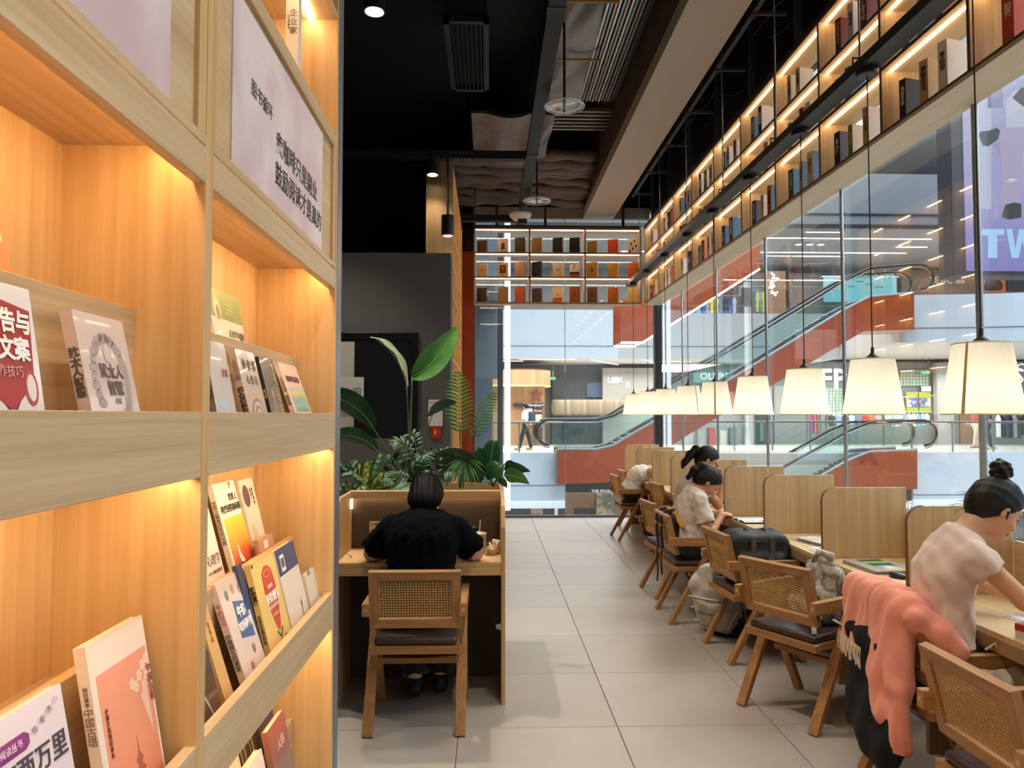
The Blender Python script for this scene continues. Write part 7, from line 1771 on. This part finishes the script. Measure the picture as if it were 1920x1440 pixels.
# upper gallery fittings
t = thing('shop_front', 'brown wrapped shop pillar with white neon figures', 'shop', (0, 0, 0))
pb(1438, 1474, 508, 590, 31.0, .6).build('pillar', pm('#8a6a50', .6, bump=.4, bscale=3), t)
NE = emis('#ffffff', 2.2); r_ = random.Random(12)
for k in range(9):
    px, py = 1446 + r_.uniform(-4, 12), 515 + k * 4.5
    pts = [pxz(px + r_.uniform(-5, 5), py + r_.uniform(-4, 4), 30.9) for _ in range(5)]
    MB().tube([(a, 30.9, b) for a, b in pts], .035, 5).build('neon_line', NE, t)
t = thing('display_screen', 'bright cyan screen on the upper gallery', 'screen', (0, 0, 0))
pb(1545, 1682, 520, 566, 31.6, .1).build('screen', emis('#9fe4f2', .95), t)
pb(1541, 1686, 517, 520, 31.58, .14).build('frame', pm('#c8d4d8', .4), t)
for k in range(6): pb(1555 + k * 17, 1566 + k * 18, 526 + (k * 5) % 14, 528 + (k * 5) % 14, 31.57, .02).build('screen_line', emis('#5f9fb0', .6), t)
x, z = pxz(1648, 513, 31.2); text('sign_lettering', 'o.Script', emis('#e8f4f8', 1.6), t, (x, 31.2, z), .42)
t = thing('shop_front', 'grey brown shop interior at the head of the long escalator', 'shop', (0, 0, 0))
pb(1690, 1830, 505, 560, 32.4, .2).build('front', pm('#6f6660', .6), t)
letters(t, 'YESIC 88', 1775, 526, 32.2, .42, .8, '#e2d8cc')
for k in range(2):
    x, z = pxz(1735 + k * 14, 520, 30.); MB().lathe([(.05, 0), (.35, -.5), (.55, -1.1), (.5, -1.15), (0, -1.1)], (x, 30 + k, z), 14).build('hanging_coat', pm('#4a3024', .7), t)
pb(1395, 1430, 512, 590, 32.3, .1).build('blue_grey_panel', pm('#7f8894', .5), t)
pb(1480, 1540, 512, 590, 32.3, .1).build('grey_panel', pm('#73706d', .5), t)
t = thing('poster', 'orange shop poster with dark hair below the big screen', 'poster', (0, 0, 0))
pb(1838, 1886, 519, 548, 31., .1).build('sheet', emis('#e0703a', .55), t)
x, z = pxz(1862, 535, 30.9); MB().lathe([(0, -.02), (.33, 0), (.36, .2), (.25, .4), (0, .46)], (x, 30.9, z - .2), 16).build('hair_shape', pm('#2a1c18', .7), t, smooth=True)
pb(1890, 1920, 520, 545, 31., .2).build('dark_display', pm('#3a3c40', .5), t)
# big advertising screen
t = thing('advert_screen', 'large lilac LED advertising screen showing crossed legs', 'screen', (0, 0, 0))
SY = 20.
xa, zb = pxz(1812, 508, SY); xb, zt = pxz(2080, -40, SY)
MB().box(xa - .32, xb, SY + .02, SY + .7, zb - .12, zt).build('cabinet', pm('#26262c', .5), t)
MB().box(xa, xb, SY - .01, SY + .02, zb, zt).build('screen', ramp3(['#9a92e6', '#b6aef0', '#cfcaf4', '#c6c2f2', '#8fb2ee', '#5f96e8'], 'z', zb, zt, .4, .15, 1.2, emit=.6), t)
def poly(name, pts, mat, k): MB().prism([pxz(x, y, SY) for x, y in pts], 'y', SY - .014 - .004 * k, SY - .010 - .004 * k).build(name, mat, t)
EM = lambda c, s=.62: emis(c, s)
poly('picture_wall', [(1822, 180), (1858, 176), (1858, 392), (1822, 392)], EM('#dad8f6'), 0)
poly('picture_column', [(1851, 130), (1880, 130), (1880, 203), (1851, 203)], EM('#9d98cc'), 0)
poly('picture_drawer', [(1858, 205), (1884, 205), (1884, 385), (1858, 385)], EM('#bdb8ea'), 0)
poly('picture_shirt', [(1886, 190), (1900, 172), (1990, 150), (1990, 260), (1886, 250)], EM('#dfe0f4'), 1)
poly('picture_collar', [(1897, 184), (1914, 165), (1960, 160), (1960, 215), (1918, 200)], EM('#2e2c44', .3), 2)
poly('picture_trousers', [(1874, 240), (1925, 238), (1990, 242), (1990, 290), (1918, 276), (1915, 300), (1912, 380), (1877, 382), (1878, 330), (1874, 283)], EM('#cdb9e0'), 2)
poly('picture_cuff', [(1862, 272), (1876, 262), (1880, 290), (1876, 296)], EM('#bda8d4'), 1)
poly('picture_shoe', [(1834, 254), (1838, 247), (1852, 246), (1868, 240), (1874, 246), (1870, 262), (1852, 275), (1842, 273)], EM('#22213a', .2), 3)
poly('picture_shoe', [(1879, 398), (1884, 385), (1900, 380), (1914, 383), (1914, 408), (1892, 412), (1878, 408)], EM('#1e1e34', .2), 3)
poly('letter', [(1840, 430), (1882, 430), (1882, 441), (1869, 441), (1869, 484), (1852, 484), (1852, 441), (1840, 441)], EM('#a8d0fb', .95), 1)
poly('letter', [(1886, 430), (1897, 430), (1903, 466), (1910, 430), (1922, 430), (1929, 466), (1935, 430), (1947, 430), (1936, 484), (1923, 484), (1916, 450), (1909, 484), (1896, 484)], EM('#a8d0fb', .95), 1)
# lower level shop fronts
t = thing('shop_front', 'dark shop on the level below with glowing poster', 'shop', (0, 0, 0))
pb(930, 1060, 925, 985, 29.5, .3).build('front', pm('#3a3f42', .5), t)
pb(995, 1018, 928, 965, 29.4, .05).build('poster', ramp3(['#3a4a5a', '#c8a090', '#e0c8b8', '#5a6a8a'], 'z', -3, -1, .5, 1.5, 4, emit=.4), t)
pb(1040, 1046, 925, 985, 29.3, .2).build('pillar', pm('#d8d4c4', .5), t)
t = thing('shop_front', 'brown shop on the level below with mixed goods', 'shop', (0, 0, 0))
pb(1060, 1230, 925, 985, 29.5, .3).build('front', pm('#7a6150', .6, vary=.4, scale=2.5), t)
pb(1118, 1150, 925, 970, 29.4, .05).build('poster', ramp3(['#6a6a60', '#b09a80', '#4a5a50', '#c0b0a0'], 'z', -3, -1, .5, 1.5, 3), t)
pb(1080, 1115, 955, 968, 29.2, .5).build('counter', pm('#2a2b2d', .4), t)
letters(t, 'THE FOOD', 1128, 921, 29.3, .16, 1.2)
t = thing('shop_front', 'bright shop on the level below behind the near partition', 'shop', (0, 0, 0))
pb(1690, 1920, 940, 1010, 29.5, .3).build('front', pm('#8f979c', .5), t)
letters(t, 'POP  Co', 1712, 948, 29.3, .42, 3.); pb(1735, 1752, 946, 951, 29.3, .1).build('lit_sign', emis('#f2d27a', 1.5), t)
# people far away: one walker
